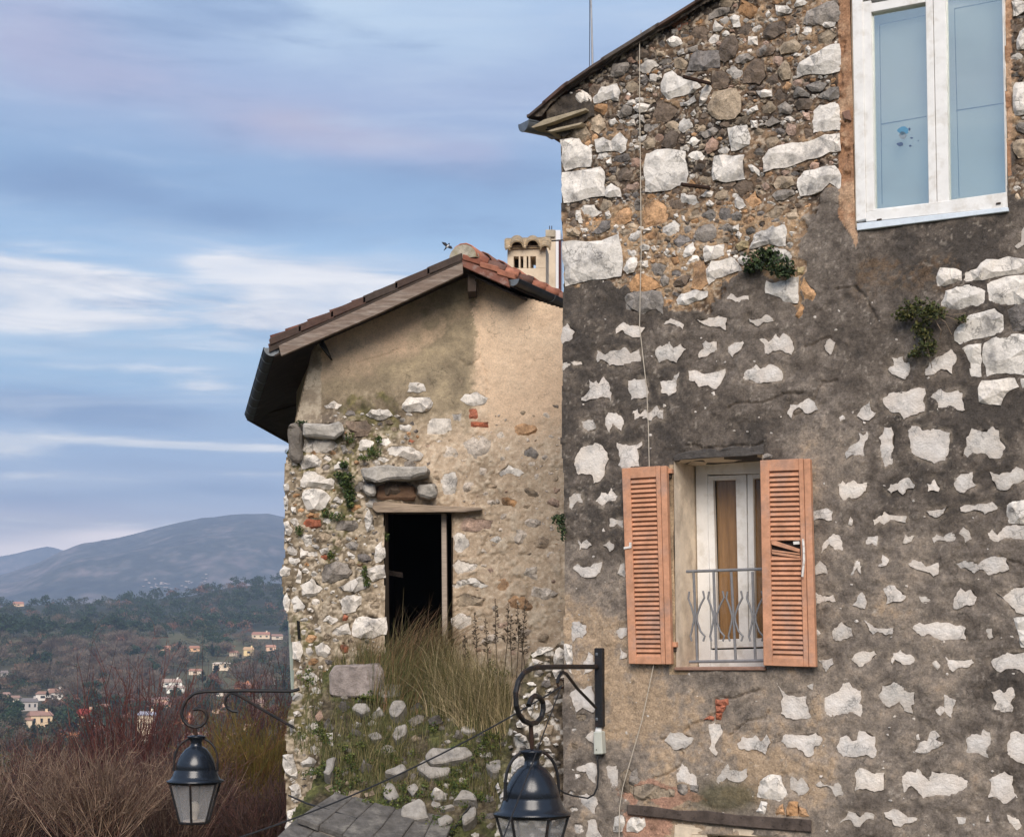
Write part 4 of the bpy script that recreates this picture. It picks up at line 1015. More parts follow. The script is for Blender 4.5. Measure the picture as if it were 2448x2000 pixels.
# railing
rl = part('railing', MB().tube([A.px(1641, 1365.5, -.10), A.px(1836, 1359, -.10)], .0125, 8).mesh('railing', m_rail), hA)
part('bottom_rail', MB().tube([A.px(1648, 1581, -.10), A.px(1836, 1578, -.10)], .0125, 8).mesh('bottom_rail', m_rail), rl)
for (x0, x1, dx) in ((1658, 1667, 0), (1706, 1713, 0), (1748, 1759, 0), (1799, 1806, 0)):
    part('baluster', MB().tube([A.px(x0, 1366, -.10), A.px(x1, 1580, -.10)], .0115, 8).mesh('baluster', m_rail), rl)
    xm = (x0 + x1) / 2
    for s in (-1, 1):
        prof = [(18, 1412), (21.5, 1428), (12, 1446), (4.5, 1468), (3.5, 1475), (4.5, 1486), (12, 1508), (22.5, 1520), (18.5, 1532)]
        if s < 0: prof = [(-14.5, 1413), (-17, 1430), (-10, 1448), (-4.5, 1468), (-3.5, 1475), (-4.5, 1486), (-9, 1508), (-12, 1520), (-8.5, 1532)]
        part('scroll', MB().tube([A.px(xm + a, b, -.088) for a, b in prof], .0085, 6).mesh('scroll', m_rail), rl)
# shutters
def shutter(q, slat_s, slat_t, nsl, label, broken=()):
    def P(s, t):
        (ax, ay), (bx, by), (cx, cy), (dx, dy) = q
        return (ax * (1 - s) + bx * s) * (1 - t) + (dx * (1 - s) + cx * s) * t, (ay * (1 - s) + by * s) * (1 - t) + (dy * (1 - s) + cy * s) * t
    rect = lambda s0, s1, t0, t1: [P(s0, t0), P(s1, t0), P(s1, t1), P(s0, t1)]
    s0, s1 = slat_s; t0, t1 = slat_t
    sh = part('shutter', sl_mesh('shutter', A, rect(0, s0, 0, 1), .04, .085, m_shut, .004), hA, label=label)
    part('stile', sl_mesh('stile', A, rect(s1, s1 + (1 - s1) * .42, 0, 1), .04, .084, m_shut, .004), sh)
    part('stile', sl_mesh('stile', A, rect(s1 + (1 - s1) * .44, 1, 0.002, 1), .035, .095, m_shut, .005), sh)
    part('rail', sl_mesh('rail', A, rect(s0, s1, 0, t0), .042, .080, m_shut, .003), sh)
    part('rail', sl_mesh('rail', A, rect(s0, s1, t1, 1), .042, .080, m_shut, .003), sh)
    for i in range(nsl):
        a = t0 + (t1 - t0) * (i + .12) / nsl; bb = t0 + (t1 - t0) * (i + 1.02) / nsl
        if i in broken: continue
        jit = random.uniform(-.0015, .0015)
        f0 = [A.px(*P(s0, a + jit), .048), A.px(*P(s1, a + jit), .048), A.px(*P(s1, bb), .079), A.px(*P(s0, bb), .079)]
        part('slat', MB().prism(f0, [p - A.n * .006 + np.array((0, 0, -.006)) for p in f0]).mesh('slat', m_shut), sh)
    return sh, P
shL, PL_ = shutter([(1486, 1119), (1592.5, 1112), (1604.5, 1587.5), (1502.6, 1586)], (.18, .76), (.055, .962), 38, 'orange louvred shutter left of the french window, all slats in place')
shR, PR_ = shutter([(1816.5, 1100), (1936, 1095), (1949.5, 1594), (1825, 1590)], (.175, .77), (.055, .962), 38, 'orange louvred shutter right of the french window with two slats hanging loose', broken=(14, 15, 16))
def loose(pts): part('slat', sl_mesh('slat', A, pts, .066, .076, m_shut, .002), shR, label='loose broken slat')
loose([(1843, 1292), (1854, 1292), (1912, 1312), (1911, 1320), (1844, 1301)]); loose([(1844, 1318), (1912, 1328), (1912, 1334), (1846, 1324)])
loose([(1845, 1313), (1912, 1322), (1912, 1326), (1845, 1317)])
part('backing', sl_mesh('backing', A, [(1842, 1128), (1908, 1124), (1917, 1572), (1852, 1570)], .030, .036, m_soffit), shR)
part('backing', sl_mesh('backing', A, [(1506, 1146), (1566, 1142), (1577, 1566), (1522, 1568)], .030, .036, m_soffit), shL)
for (x0, y0) in ((1593, 1120), (1604, 1535)):
    part('hinge_block', sl_mesh('hinge_block', A, [(x0 - 2, y0), (x0 + 12, y0 - 1), (x0 + 12.5, y0 + 11), (x0 - 2, y0 + 12)], 0, .05, m_shut, .004), hA)
    part('hinge_block', sl_mesh('hinge_block', A, [(x0 + 2, y0 + 12), (x0 + 11, y0 + 12), (x0 + 11, y0 + 22), (x0 + 2, y0 + 22)], 0, .03, m_soffit, .004), hA)
mw = M('white_metal', (.72, .70, .66), .5, var=.15, vs=40, stain=(.3, .2, .14), ss=30)
part('latch', slab(slab(MB(), A, [(1491, 1307), (1509, 1304), (1509, 1309), (1491, 1312)], .085, .095), A, [(1504, 1296), (1509, 1296), (1509, 1304), (1504, 1305)], .085, .094).mesh('latch', mw), shL)
part('stay_bar', MB().tube([A.px(1919.5, 1288, .105), A.px(1921.5, 1310, .112), A.px(1922, 1340, .115), A.px(1918, 1378, .11)], .010, 6).mesh('stay_bar', mw), shR)
part('catch', sl_mesh('catch', A, [(1896, 1294), (1910, 1293), (1911, 1300), (1897, 1301)], .07, .085, mw), shR)

# ---- upper window ----
m_panel = M('closed_inner_shutter', (.72, .73, .72), .6, var=.04, vs=3)
w2 = part('window', sl_mesh('window', A, [(2035, -60), (2060, -66), (2070, 524), (2046, 530)], -.12, .012, m_white, .006), hA)
def up(name, pts, h0, h1, mat=m_white, bev=.004): return part(name, sl_mesh(name, A, pts, h0, h1, mat, bev), w2)
up('frame_head', [(2060, -3), (2400, -62), (2400, -90), (2060, -30)], -.12, .008)
up('sash_stile', [(2061, 5), (2082, 1), (2090, 504), (2071, 507)], -.10, -.002)
up('sash_rail', [(2061, 12), (2215, -15), (2215, 5), (2081, 30)], -.10, -.004)
up('sash_stile', [(2212, -14), (2229, -17), (2239, 489), (2220, 491)], -.10, .004)
up('sash_stile', [(2230.5, -17), (2260, -22), (2268, 484), (2240.5, 488)], -.10, -.002)
up('frame_post', [(2394, -60), (2402, -62), (2408, 498), (2404, 498)], -.12, .004)
up('sash_rail', [(2071, 506), (2239, 488), (2238, 483), (2089, 500)], -.10, -.004)
up('frame_foot', [(2070, 507), (2407, 459), (2409, 496), (2070, 530)], -.12, .010)
up('window_sill', [(2048, 534), (2410, 495), (2411, 505), (2048, 551)], -.10, .030, M('pale_blue_sill', (.64, .71, .78), .5, var=.12, vs=12), .004)
up('pane', [(2081, 27), (2213, 4), (2221, 486), (2088, 502)], -.055, -.050, m_pane, 0)
up('pane', [(2259, -4), (2397, -28), (2405, 460), (2267, 478)], -.055, -.050, m_pane, 0)
up('blind', [(2075, 0), (2400, -60), (2410, 480), (2080, 520)], -.20, -.16, m_panel, 0)
m_line = M('panel_joint', (.06, .075, .10), .7, var=0)
jt = MB()
for a, b in (((2102, 58), (2212, 36)), ((2106, 296), (2215, 277)), ((2102, 58), (2108, 488)), ((2281, 20), (2396, -2)), ((2286, 263), (2402, 245)), ((2281, 20), (2292, 470))):
    (x0, y0), (x1, y1) = a, b; k = 1.0
    hz = abs(x1 - x0) > abs(y1 - y0)
    slab(jt, A, [(x0, y0), (x1, y1), (x1, y1 + 2.2), (x0, y0 + 2.2)] if hz else [(x0, y0), (x0 + 1.3, y0), (x1 + 1.3, y1), (x1, y1)], -.161, -.155)
part('panel_joint', jt.mesh('panel_joint', m_line), w2)
# small stickers on the left pane
m_stA = M('blue_sticker', (.09, .25, .40), .6, var=.2, vs=60); m_stB = M('grey_sticker', (.22, .27, .32), .6, var=.2, vs=60); m_stC = M('navy_sticker', (.07, .11, .20), .6, var=.2, vs=60)
def blob(cx, cy, rx, ry, mat, seed):
    random.seed(seed); pts = [(cx + rx * math.cos(i * .628) * random.uniform(.8, 1.15), cy + ry * math.sin(i * .628) * random.uniform(.8, 1.15)) for i in range(10)]
    part('sticker', sl_mesh('sticker', A, pts, -.0495, -.0485, mat), w2)
blob(2159, 313, 14, 10, m_stA, 1); blob(2158, 324, 9, 9, m_stB, 2); blob(2152, 345, 8, 5, m_stC, 3); blob(2176, 349, 3.5, 2.5, m_stC, 4); blob(2179, 330, 3.5, 2, m_stC, 5); blob(2174, 309, 2.5, 4, m_stC, 6); blob(2195, 337, 1.2, 2, m_stC, 7)
for (x, y) in ((2096, 526), (2381, 487)): up('drain_cap', [(x, y - 2), (x + 11, y - 4), (x + 11, y), (x, y + 1.5)], .010, .02, m_soffit, 0)
part('jamb_tile', sl_mesh('jamb_tile', A, [(2012, 268), (2030, 262), (2034, 288), (2018, 284)], -.01, .03, m_sill, .004), hA)

# ---- bottom window under a long old beam ----
lb = part('lintel_beam', MB().prism(*[[A.px(x, y, h) for x, y in ((1499, 1922), (1560, 1926), (1620, 1936), (1690, 1936), (1760, 1946), (1940, 1958), (1940, 1988), (1850, 1982), (1740, 1972), (1660, 1964), (1600, 1956), (1500, 1946))] for h in (-.30, .045)]).mesh('lintel_beam', m_wood_d, bevel=.006), hA)
part('window_head', sl_mesh('window_head', A, [(1618, 1968), (1700, 1974), (1880, 1990), (1880, 2003), (1700, 1992), (1625, 1985)], -.3, .004, m_white_old, .004), hA)
wb = part('window', sl_mesh('window', A, [(1612, 1970), (1690, 1982), (1690, 2100), (1606, 2100)], -.25, .006, m_white_old, .006), hA)
part('frame', sl_mesh('frame', A, [(1690, 1984), (1880, 1998), (1880, 2010), (1704, 1996), (1704, 2100), (1690, 2100)], -.2, -.10, m_white_old), wb)
part('pane', sl_mesh('pane', A, [(1700, 1990), (1880, 2002), (1880, 2100), (1700, 2100)], -.17, -.165, m_pane2), wb)

# ---- roof edge: verge of mortar and tiles, eave corner, gutter ----
TOP = [(1262, 276), (1300, 244), (1345, 205), (1420, 153), (1500, 104), (1570, 60), (1675, -6), (1745, -46), (1900, -130)]
def topline(x): return float(np.interp(x, [p[0] for p in TOP], [p[1] for p in TOP]))
def corbel_h(U, V, X, Y):
    n1 = fbm(U, V, 4, 5, 5); n2 = fbm(U, V, 14, 4, 6)
    C = cramp(.35 + .9 * (n1 - .5) + .8 * (n2 - .5), [(0, lin(50, 45, 42)), (.4, lin(82, 74, 66)), (.7, lin(112, 100, 86)), (1, lin(146, 128, 104))]); return .055 + .05 * (n1 - .5) + .03 * (n2 - .5), C
part('verge_mortar', masonry('verge_mortar', A, [(1277, 284), (1345, 213), (1420, 161), (1500, 111), (1570, 68), (1675, 3), (1745, -38), (1760, -20), (1680, 22), (1575, 86), (1505, 128), (1425, 178), (1360, 222), (1330, 250), (1300, 286)], [], .012, corbel_h, m_plaster), hA)
part('eave_corbel', masonry('eave_corbel', A, [(1310, 268), (1345, 230), (1390, 215), (1425, 250), (1425, 275), (1352, 330), (1338, 326), (1310, 312)], [], .012, lambda U, V, X, Y: (corbel_h(U, V, X, Y)[0] - .03, corbel_h(U, V, X, Y)[1]), m_plaster), hA)
mb = MB(); mb.prism([A.px(x, y, -.02) for x, y in ((1277, 282), (1345, 213), (1430, 156), (1430, 250), (1345, 322), (1306, 312))], [A.px(x, y, -.02) - A.n * 5 for x, y in ((1277, 282), (1345, 213), (1430, 156), (1430, 250), (1345, 322), (1306, 312))])
part('eave_core', mb.mesh('eave_core', m_soffit), hA)
m_board = M('pale_board', (.36, .30, .21), .9, var=.3, vs=15)
part('soffit_board', sl_mesh('soffit_board', A, [(1269, 304), (1300, 286), (1400, 258), (1402, 263), (1310, 296), (1275, 306)], -.3, .085, m_board, .003), hA)
part('soffit_board', sl_mesh('soffit_board', A, [(1306, 314), (1330, 306), (1392, 292), (1388, 298), (1318, 315)], -.3, .075, m_board, .003), hA)
xs = [1263, 1300, 1352, 1440, 1570, 1665, 1755, 1850]
for i, (a, b) in enumerate(zip(xs[:-1], xs[1:])):      # tiles along the verge, each lapping the next
    k = 8; V0 = []; V1 = []
    for j in range(k + 1):
        x = a - 4 + (b - a + 8) * j / k; lift = 3.0 * (1 - j / k) + .5
        V0.append((x, topline(x) - 1.5 + lift * .0)); V1.append((x, topline(x) + 5))
    col = np.array(random.choice([lin(86, 66, 58), lin(78, 66, 60), lin(88, 80, 74), lin(90, 72, 63)]))
    top = [A.px(x, y - (2.5 if i % 2 else 0), .10) for x, y in V0]; bot = [A.px(x, y, .10) for x, y in V1]
    m_ = MB(); fr = top + bot[::-1]; m_.prism(fr, [p - A.n * 2.4 for p in fr]); me = m_.mesh('verge_tile', m_tile)
    at_ = me.attributes.new('Col', 'FLOAT_COLOR', 'POINT'); c4_ = np.ones((len(me.vertices), 4), np.float32); c4_[:, :3] = col; at_.data.foreach_set('color', c4_.ravel()); part('verge_tile', me, hA)
# roof sheet behind the verge
r0 = [A.px(x, topline(x) + 2, -.02) for x in (1268, 1345, 1420, 1500, 1570, 1675, 1900)]; mb = MB()
mb.prism(r0 + [r0[-1] - np.array((0, 0, .1)), r0[0] - np.array((0, 0, .1))], [p - A.n * 7 for p in r0 + [r0[-1] - np.array((0, 0, .1)), r0[0] - np.array((0, 0, .1))]])
part('roof', mb.mesh('roof', M('old_roof_tiles', (.26, .13, .085), .9, var=.4, vs=5, bump=.02, bs=8)), hA)
def gutter(p0, p1, r, mat, capmat, name, parent, up=(0, 0, 1), hoops=0):
    p0, p1 = Vector(p0), Vector(p1); t = (p1 - p0).normalized(); s_ = t.cross(Vector(up)).normalized(); upv = s_.cross(t)
    m_ = MB(); V = []; K = 12
    for p in (p0, p1):
        for rr in (r, r * .9):
            for j in range(K + 1): a = math.pi + math.pi * j / K; V.append(p + s_ * rr * math.cos(a) + upv * rr * math.sin(a))
    n_ = K + 1; F = []
    for j in range(K): F += [(j, j + 1, 2 * n_ + j + 1, 2 * n_ + j), (n_ + j, 3 * n_ + j, 3 * n_ + j + 1, n_ + j + 1), (j, n_ + j, n_ + j + 1, j + 1), (2 * n_ + j, 2 * n_ + j + 1, 3 * n_ + j + 1, 3 * n_ + j)]
    F += [(0, 2 * n_, 3 * n_, n_), (K, n_ + K, 3 * n_ + K, 2 * n_ + K)]
    m_.add(V, F); g = part(name, m_.mesh(name, mat, smooth=False), parent)
    cap = [p0 - t * .004 + s_ * r * 1.04 * math.cos(math.pi + math.pi * j / K) + upv * r * 1.04 * math.sin(math.pi + math.pi * j / K) for j in range(n_)]
    part('end_cap', MB().prism(cap, [c + t * .012 for c in cap]).mesh('end_cap', capmat), g)
    bead = MB().tube([p0 - s_ * r, p1 - s_ * r], r * .11, 6).tube([p0 + s_ * r, p1 + s_ * r], r * .11, 6); part('bead', bead.mesh('bead', mat), g)
    for i in range(hoops):
        p = p0 + (p1 - p0) * ((i + .7) / (hoops + .5)); hp = [p + s_ * r * 1.05 * math.cos(math.pi + math.pi * j / K) + upv * r * 1.05 * math.sin(math.pi + math.pi * j / K) for j in range(n_)]
        part('gutter_joint', MB().tube(hp, r * .07, 5).mesh('gutter_joint', capmat), g)
    return g
pg = A.px(1252, 293, .06); az = R(58)
gutter(pg, pg + np.array((math.sin(az), math.cos(az), 0)) * 1.6, .085, m_zinc, m_zinc, 'gutter', hA)

# ---- iron bars, cord, mast, hanging plants on this wall ----
for (x0, y0, x1, y1) in ((1692, 199, 1634, 184), (1692, 449, 1629, 441)):
    part('iron_bar', MB().tube([A.px(x0 + 6, y0 + 1, -.05), A.px(x0, y0, .03), A.px(x1, y1, .26)], .017, 7).mesh('iron_bar', m_rust), hA)
cord = [(1533, 72, .07), (1529, 100, .05), (1529, 250, .045), (1531, 400, .04), (1533, 600, .04), (1530, 720, .04), (1529, 780, .045), (1538, 860, .045), (1546, 930, .045), (1550, 1020, .05), (1552, 1112, .06), (1556, 1300, .035), (1560, 1500, .035), (1562, 1592, .05), (1552, 1640, .05), (1535, 1720, .05), (1512, 1800, .05), (1502, 1835, .05), (1489, 1880, .05), (1481, 1930, .05), (1479, 2085, .05)]
solo('hanging_cord', MB().tube([A.px(*c) for c in cord], .0042, 5).mesh('hanging_cord', m_string), 'thin pale cord hanging down the stone wall behind the left orange shutter', 'cord')
mast = thing('antenna_mast', 'thin grey pole with a stay wire rising behind the roof edge', 'antenna', at(1417, 175, 16.5))
part('pole', MB().tube([at(1418, 230, 16.5), at(1415, 90, 16.5), at(1411, -60, 16.5)], [.012, .011, .008], 7).mesh('pole', M('grey_pole', (.30, .30, .31), .5, metal=.4, var=.2)), mast)
part('stay_wire', MB().tube([at(1409.5, 230, 16.5), at(1410, -60, 16.52)], .004, 5).mesh('stay_wire', m_wire), mast)
# ================= the ruined house on the left =================
B = Plane(at(690, 1560, 17.9), (1, 0, 0), (0, 0, 1))
hB = thing('village_house', 'half ruined stone house with cream gable, clay tile roof and dark empty doorway', 'house', B.px(1000, 2080))
B_OUT = [(700, 1062), (706, 1000), (730, 905), (746, 838), (762, 812), (1105, 640), (1150, 668), (1222, 700), (1345, 735), (1440, 760), (1440, 2090), (690, 2090), (691, 2000), (688, 1900), (684, 1850), (690, 1800), (686, 1760), (692, 1700), (706, 1660), (704, 1560),
         (690, 1470), (678, 1400), (676, 1370), (684, 1330), (682, 1250), (684, 1180), (682, 1130), (686, 1100)]
DOOR = [(922, 1222), (1080, 1222), (1083, 1640), (926, 1640)]
trB = parse(TR_B, B)
plB = [q for _, q in trB]
def offB(X, Y):       # the old lower masonry stands proud of the rendered gable
    return .16 * sstep(985, 1065, Y + 25 * np.sin(X / 31.0)) * (1 - sstep(930, 1010, X)) + .05 * sstep(1010, 1120, Y) * sstep(900, 1000, X)
def baseB(u, v):
    X, Y = proj(B.pt(u, v)); return .07 * (fbm(u, v, .9, 3, 2) - .5) + .04 * (fbm(u, v, 3.4, 3, 8) - .5) * sstep(900, 1000, Y) + offB(X, Y)
def hB_fun(U, V, X, Y):
    n1 = fbm(U, V, 1.7, 5, 12); n2 = fbm(U, V, 6, 5, 18, .62); n3 = fbm(U, V, 26, 3, 24); n4 = fbm(U, V, 13, 3, 50)
    wx = X + 90 * (n2 - .5); wy = Y + 110 * (n2 - .5) + 60 * (n1 - .5)
    C = cramp(.55 + .7 * (n1 - .5) + .35 * (n2 - .5), [(0, lin(204, 176, 148)), (.5, lin(222, 195, 167)), (1, lin(230, 207, 181))])
    # grey weathering in the middle of the gable
    g = np.maximum(np.exp(-(((wx - 1080) / 66) ** 2 + ((wy - 805) / 110) ** 2)), .85 * np.exp(-(((wx - 960) / 120) ** 2 + ((wy - 890 + (X - 960) * .22) / 40) ** 2)))
    g = np.maximum(g, .6 * np.exp(-(((wx - 1085) / 62) ** 2 + ((wy - 700) / 70) ** 2)))
    g = g * (X < 1137 + 6 * (n3 - .5) * 8); g = np.clip(g * 2.0 * (.30 + 1.3 * n2), 0, 1)
    g2 = sstep(800, 900, wy + .30 * (X - 900)) * (1 - sstep(1120, 1142, X + 30 * (n3 - .5))) * sstep(.30, .52, n1 * .5 + n2 * .5 + .12); g = np.maximum(g, g2)
    C = mixn(C, cramp(n2 * 1.4 - .2 + .4 * (n3 - .5), [(0, lin(108, 100, 84)), (.5, lin(146, 134, 112)), (1, lin(176, 160, 132))]), g * .92)
    left = 1 - sstep(955, 1075, wx + .22 * (wy - 1000))
    # lower right: sandy render full of pebbles
    low = sstep(965, 1060, wy)
    Cr = cramp(.55 + .8 * (n2 - .5) + .4 * (n3 - .5), [(0, lin(146, 128, 108)), (.45, lin(180, 160, 138)), (1, lin(204, 184, 160))])
    C = mixn(C, Cr, low)
    # lower left: grey lime mortar with moss
    lowL = sstep(900, 985, wy) * left
    Cl = cramp(.5 + 1.0 * (n2 - .5) + .6 * (n3 - .5), [(0, lin(66, 57, 47)), (.35, lin(108, 96, 80)), (.65, lin(148, 134, 114)), (1, lin(188, 173, 152))])
    C = mixn(C, Cl, lowL)
    mo = np.zeros(X.shape)
    for (mx, my, rx, ry, w) in ((930, 1000, 34, 70, .75), (860, 1060, 70, 60, .9), (830, 1150, 40, 60, 1.2), (815, 1235, 60, 70, 1), (800, 1330, 28, 60, .8), (870, 1370, 20, 40, .9), (730, 1090, 40, 60, .9), (760, 1400, 80, 50, .5), (860, 1000, 60, 40, .9), (720, 1700, 50, 90, 1), (760, 1640, 60, 50, .9), (740, 1530, 60, 60, .7)):
        mo = np.maximum(mo, w * np.exp(-(((wx - mx) / rx) ** 2 + ((wy - my) / ry) ** 2)))
    mo = sstep(.34, .72, mo * (.15 + 1.1 * n2 + .7 * n4)) * (X < 1010)
    C = mixn(C, cramp(n3 * .6 + n4 * .4, [(0.2, lin(50, 52, 32)), (.5, lin(92, 90, 52)), (.8, lin(140, 128, 76))]), mo * .75)
    dk = np.clip(np.exp(-(((wx - 760) / 110) ** 2 + ((wy - 1025) / 32) ** 2)) * 1.3 * (.4 + n2), 0, 1) * (X < 1000); C = mixn(C, lin(92, 82, 74), dk * .8)
    soot = np.clip(np.exp(-(((wx - 1160) / 24) ** 2 + ((wy - 1135) / 45) ** 2)) * 1.2 * n2, 0, 1); C = mixn(C, lin(110, 96, 80), soot)
    strip = (X < 768 + 10 * (n2 - .5)) & (Y < 1010); C = np.where(strip[..., None], mixn(np.broadcast_to(lin(176, 164, 146), C.shape), lin(140, 128, 112), sstep(.45, .6, n2)), C)
    wht_ = sstep(.60, .72, vnoise(U * 38, V * 38, 52)) * low; C = mixn(C, lin(214, 198, 176), wht_ * .6)
    H = baseB(U, V) + (.012 * (n2 - .5) + .005 * (n3 - .5)) * (1 - low) + low * (.026 * (n2 - .5) + .014 * (n3 - .5))
    peb = sstep(.52, .64, fbm(U, V, 9, 3, 53)) * low * sstep(.36, .52, fbm(U, V, 3, 3, 54)); H = H + .020 * peb
    C = mixn(C, lin(204, 190, 170), peb * .55 * sstep(.4, .6, n4))
    # cracks in the gable
    cr = [(1137, 690), (1148, 712), (1150, 770), (1146, 830), (1152, 868), (1166, 900), (1164, 945)], [(850, 868), (890, 855), (930, 845), (955, 832)], [(1100, 860), (1115, 876), (1135, 868), (1150, 852)]
    m = np.zeros(X.shape); wxx = X + 6 * (vnoise(X / 8, Y / 8, 55) - .5); wyy = Y
    for c in cr:
        for (ax, ay), (bx, by) in zip(c[:-1], c[1:]):
            dx, dy = bx - ax, by - ay; t = np.clip(((wxx - ax) * dx + (wyy - ay) * dy) / (dx * dx + dy * dy), 0, 1); m = np.maximum(m, 1 - sstep(.8, 2.2, np.hypot(wxx - ax - t * dx, wyy - ay - t * dy)))
    H = H - .014 * m
    return H, C
holesB = [DOOR]
def chooseB(x, y):
    r = random.random()
    if x > 1000: return 's' if r < .35 else 't' if r < .72 else 'p' if r < .84 else 'g' if r < .94 else 'o'
    if x < 775 and random.random() < .5: return 's'
    return 's' if r < .52 else 'g' if r < .66 else 't' if r < .84 else 'o' if r < .94 else 'r'
SBt = Stones()
regL = [(700, 1075), (740, 1030), (800, 985), (900, 975), (1000, 985), (1010, 1195), (915, 1205), (915, 1590), (800, 1590), (780, 1700), (760, 1900), (765, 2080), (692, 2080), (692, 1700), (712, 1660), (708, 1500), (684, 1400), (690, 1150)]
fillB = fill_stones(B, regL, plB, [.19, .15, .12, .10, .08, .062, .048, .036, .027, .02], [40, 50, 60, 70, 120, 240, 420, 800, 1300, 1700], chooseB, holes=[DOOR], gap=.012)
fillB2 = fill_stones(B, [(1010, 1010), (1345, 960), (1345, 1560), (1085, 1560), (1085, 1215), (1010, 1200)], plB, [.15, .12, .09, .065, .05, .034, .022, .015], [40, 60, 100, 180, 300, 420, 600, 800], chooseB, holes=[DOOR], gap=.03)
for k, q in trB:
    cx, cy = proj(B.pt(*q.mean(0))); big = np.ptp(q, axis=0).max()
    SBt.add(stone_geo(B, q, k, random.choice(KC[k]), baseB, (.05 if cx < 1000 else .02) * (1.3 if big > .3 else .8), .6, random.uniform(.88, 1.05), .12), big + .3, m_stone if k == 's' else m_rubble)
for k, q, r in fillB: SBt.add(stone_geo(B, q, k, random.choice(KC[k]), baseB, .012 + .22 * r, .7, random.uniform(.72, 1.05), .14), r, m_stone if k == 's' and r > .04 else m_rubble)
for k, q, r in fillB2: SBt.add(stone_geo(B, q, k, [int(c * .68 + d * .32) for c, d in zip(random.choice(KC['s' if random.random() < .5 else k]), (190, 166, 142))], (lambda u, v: baseB(u, v) - .010), .012 + .12 * r, .8, random.uniform(.85, 1.05)), r, m_rubble)
part('wall', masonry('wall', B, B_OUT, holesB, .0135, hB_fun, m_render, plB + [q for _, q, r in fillB if r > .045]), hB)
SBt.emit(hB)
# the body behind the front: the left side runs back at an angle, under the deep eave
LD = np.array((-.205, 1, 0.)); LD /= np.linalg.norm(LD)          # direction of the left side
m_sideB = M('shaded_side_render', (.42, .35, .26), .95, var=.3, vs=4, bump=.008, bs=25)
o2 = np.array([B.uv(x, y) for x, y in B_OUT]); n = len(o2); f = B.pt(o2[:, 0], o2[:, 1], .0); bk = f.copy()
for i in range(n): bk[i] = f[i] + np.array((.25, 1, 0)) * 6.0
mb = MB(); mb.add(list(f) + list(bk), [(i, (i + 1) % n, n + (i + 1) % n, n + i) for i in range(n)] + [tuple(range(n, 2 * n))])
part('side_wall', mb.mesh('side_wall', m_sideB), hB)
# corner of the rendered gable turning into the left side
c0 = B.px(758, 828, -.05); c1 = B.px(758, 2070, -.05); mb = MB(); mb.prism([c0, c1, c1 + LD * 3.2, c0 + LD * 3.2], [p + np.array((.05, 0, 0)) for p in (c0, c1, c1 + LD * 3.2, c0 + LD * 3.2)])
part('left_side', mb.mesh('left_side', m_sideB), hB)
# doorway: reveal, post, dark room, lintel and the slab above
q = B.uv([p[0] for p in DOOR], [p[1] for p in DOOR]); f = B.pt(q[:, 0], q[:, 1], .14); b_ = B.pt(q[:, 0], q[:, 1], -.38)
m_rb = M('doorway_render', (.24, .18, .13), .95, var=.35, vs=6, bump=.012, bs=18)
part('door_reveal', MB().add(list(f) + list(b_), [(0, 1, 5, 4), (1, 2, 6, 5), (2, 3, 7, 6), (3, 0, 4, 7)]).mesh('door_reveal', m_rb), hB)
part('fallen_plank', sl_mesh('fallen_plank', B, [(928, 1362), (962, 1368), (963, 1380), (929, 1374)], -.9, -.86, m_wood_d), hB)
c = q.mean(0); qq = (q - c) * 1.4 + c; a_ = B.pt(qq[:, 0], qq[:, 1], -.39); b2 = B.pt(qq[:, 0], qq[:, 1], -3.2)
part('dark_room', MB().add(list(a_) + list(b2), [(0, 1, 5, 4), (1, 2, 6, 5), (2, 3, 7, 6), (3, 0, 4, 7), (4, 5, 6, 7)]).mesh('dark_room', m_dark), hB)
m_post = M('pale_post_wood', (.40, .33, .27), .9, var=.25, vs=8, bump=.004, bs=14, stretch=(1, 1, 8))
part('door_post', sl_mesh('door_post', B, [(1055, 1226), (1067, 1226), (1071, 1640), (1058, 1640)], -.30, -.02, m_post, .006), hB)
part('lintel_beam', MB().prism(*[[B.px(x, y, h) for x, y in ((892, 1200), (930, 1199), (985, 1205), (1060, 1209), (1150, 1212), (1154, 1219), (1110, 1224), (900, 1225), (890, 1215))] for h in (-.3, .20)]).mesh('lintel_beam', M('split_beam_wood', (.36, .28, .21), .9, var=.45, vs=6, bump=.008, bs=14, stretch=(.5, 1, 7), stain=(.12, .10, .09), ss=2.5), bevel=.008), hB)
def rough_block(name, pl, pts, h0, h1, mat, parent, k=3, amp=.02, label=None):
    """a hewn block: bevelled, subdivided and knocked about"""
    me = sl_mesh(name, pl, pts, h0, h1, mat, .025); bm = bmesh.new(); bm.from_mesh(me)
    bmesh.ops.triangulate(bm, faces=bm.faces); bmesh.ops.subdivide_edges(bm, edges=[e for e in bm.edges if e.calc_length() > .08], cuts=k, use_grid_fill=True)
    for v in bm.verts:
        d = np.array([vnoise(np.array(v.co.x * 9 + s_), np.array(v.co.z * 9 + v.co.y * 7), 60 + s_) - .5 for s_ in range(3)], float); v.co += Vector(d) * amp * 2
    bm.to_mesh(me); bm.free(); me.validate()
    return part(name, me, parent, label=label)
m_slab = M('lichen_stone', (.44, .41, .37), .95, var=.4, vs=9, bump=.016, bs=18, stain=(.13, .125, .12), ss=5)
rough_block('slab', B, [(864, 1118), (905, 1113), (975, 1112), (1022, 1112), (1024, 1131), (985, 1142), (905, 1150), (866, 1145)], -.1, .42, m_slab, hB, 2, .02, 'long flat stone slab jutting out over the doorway')
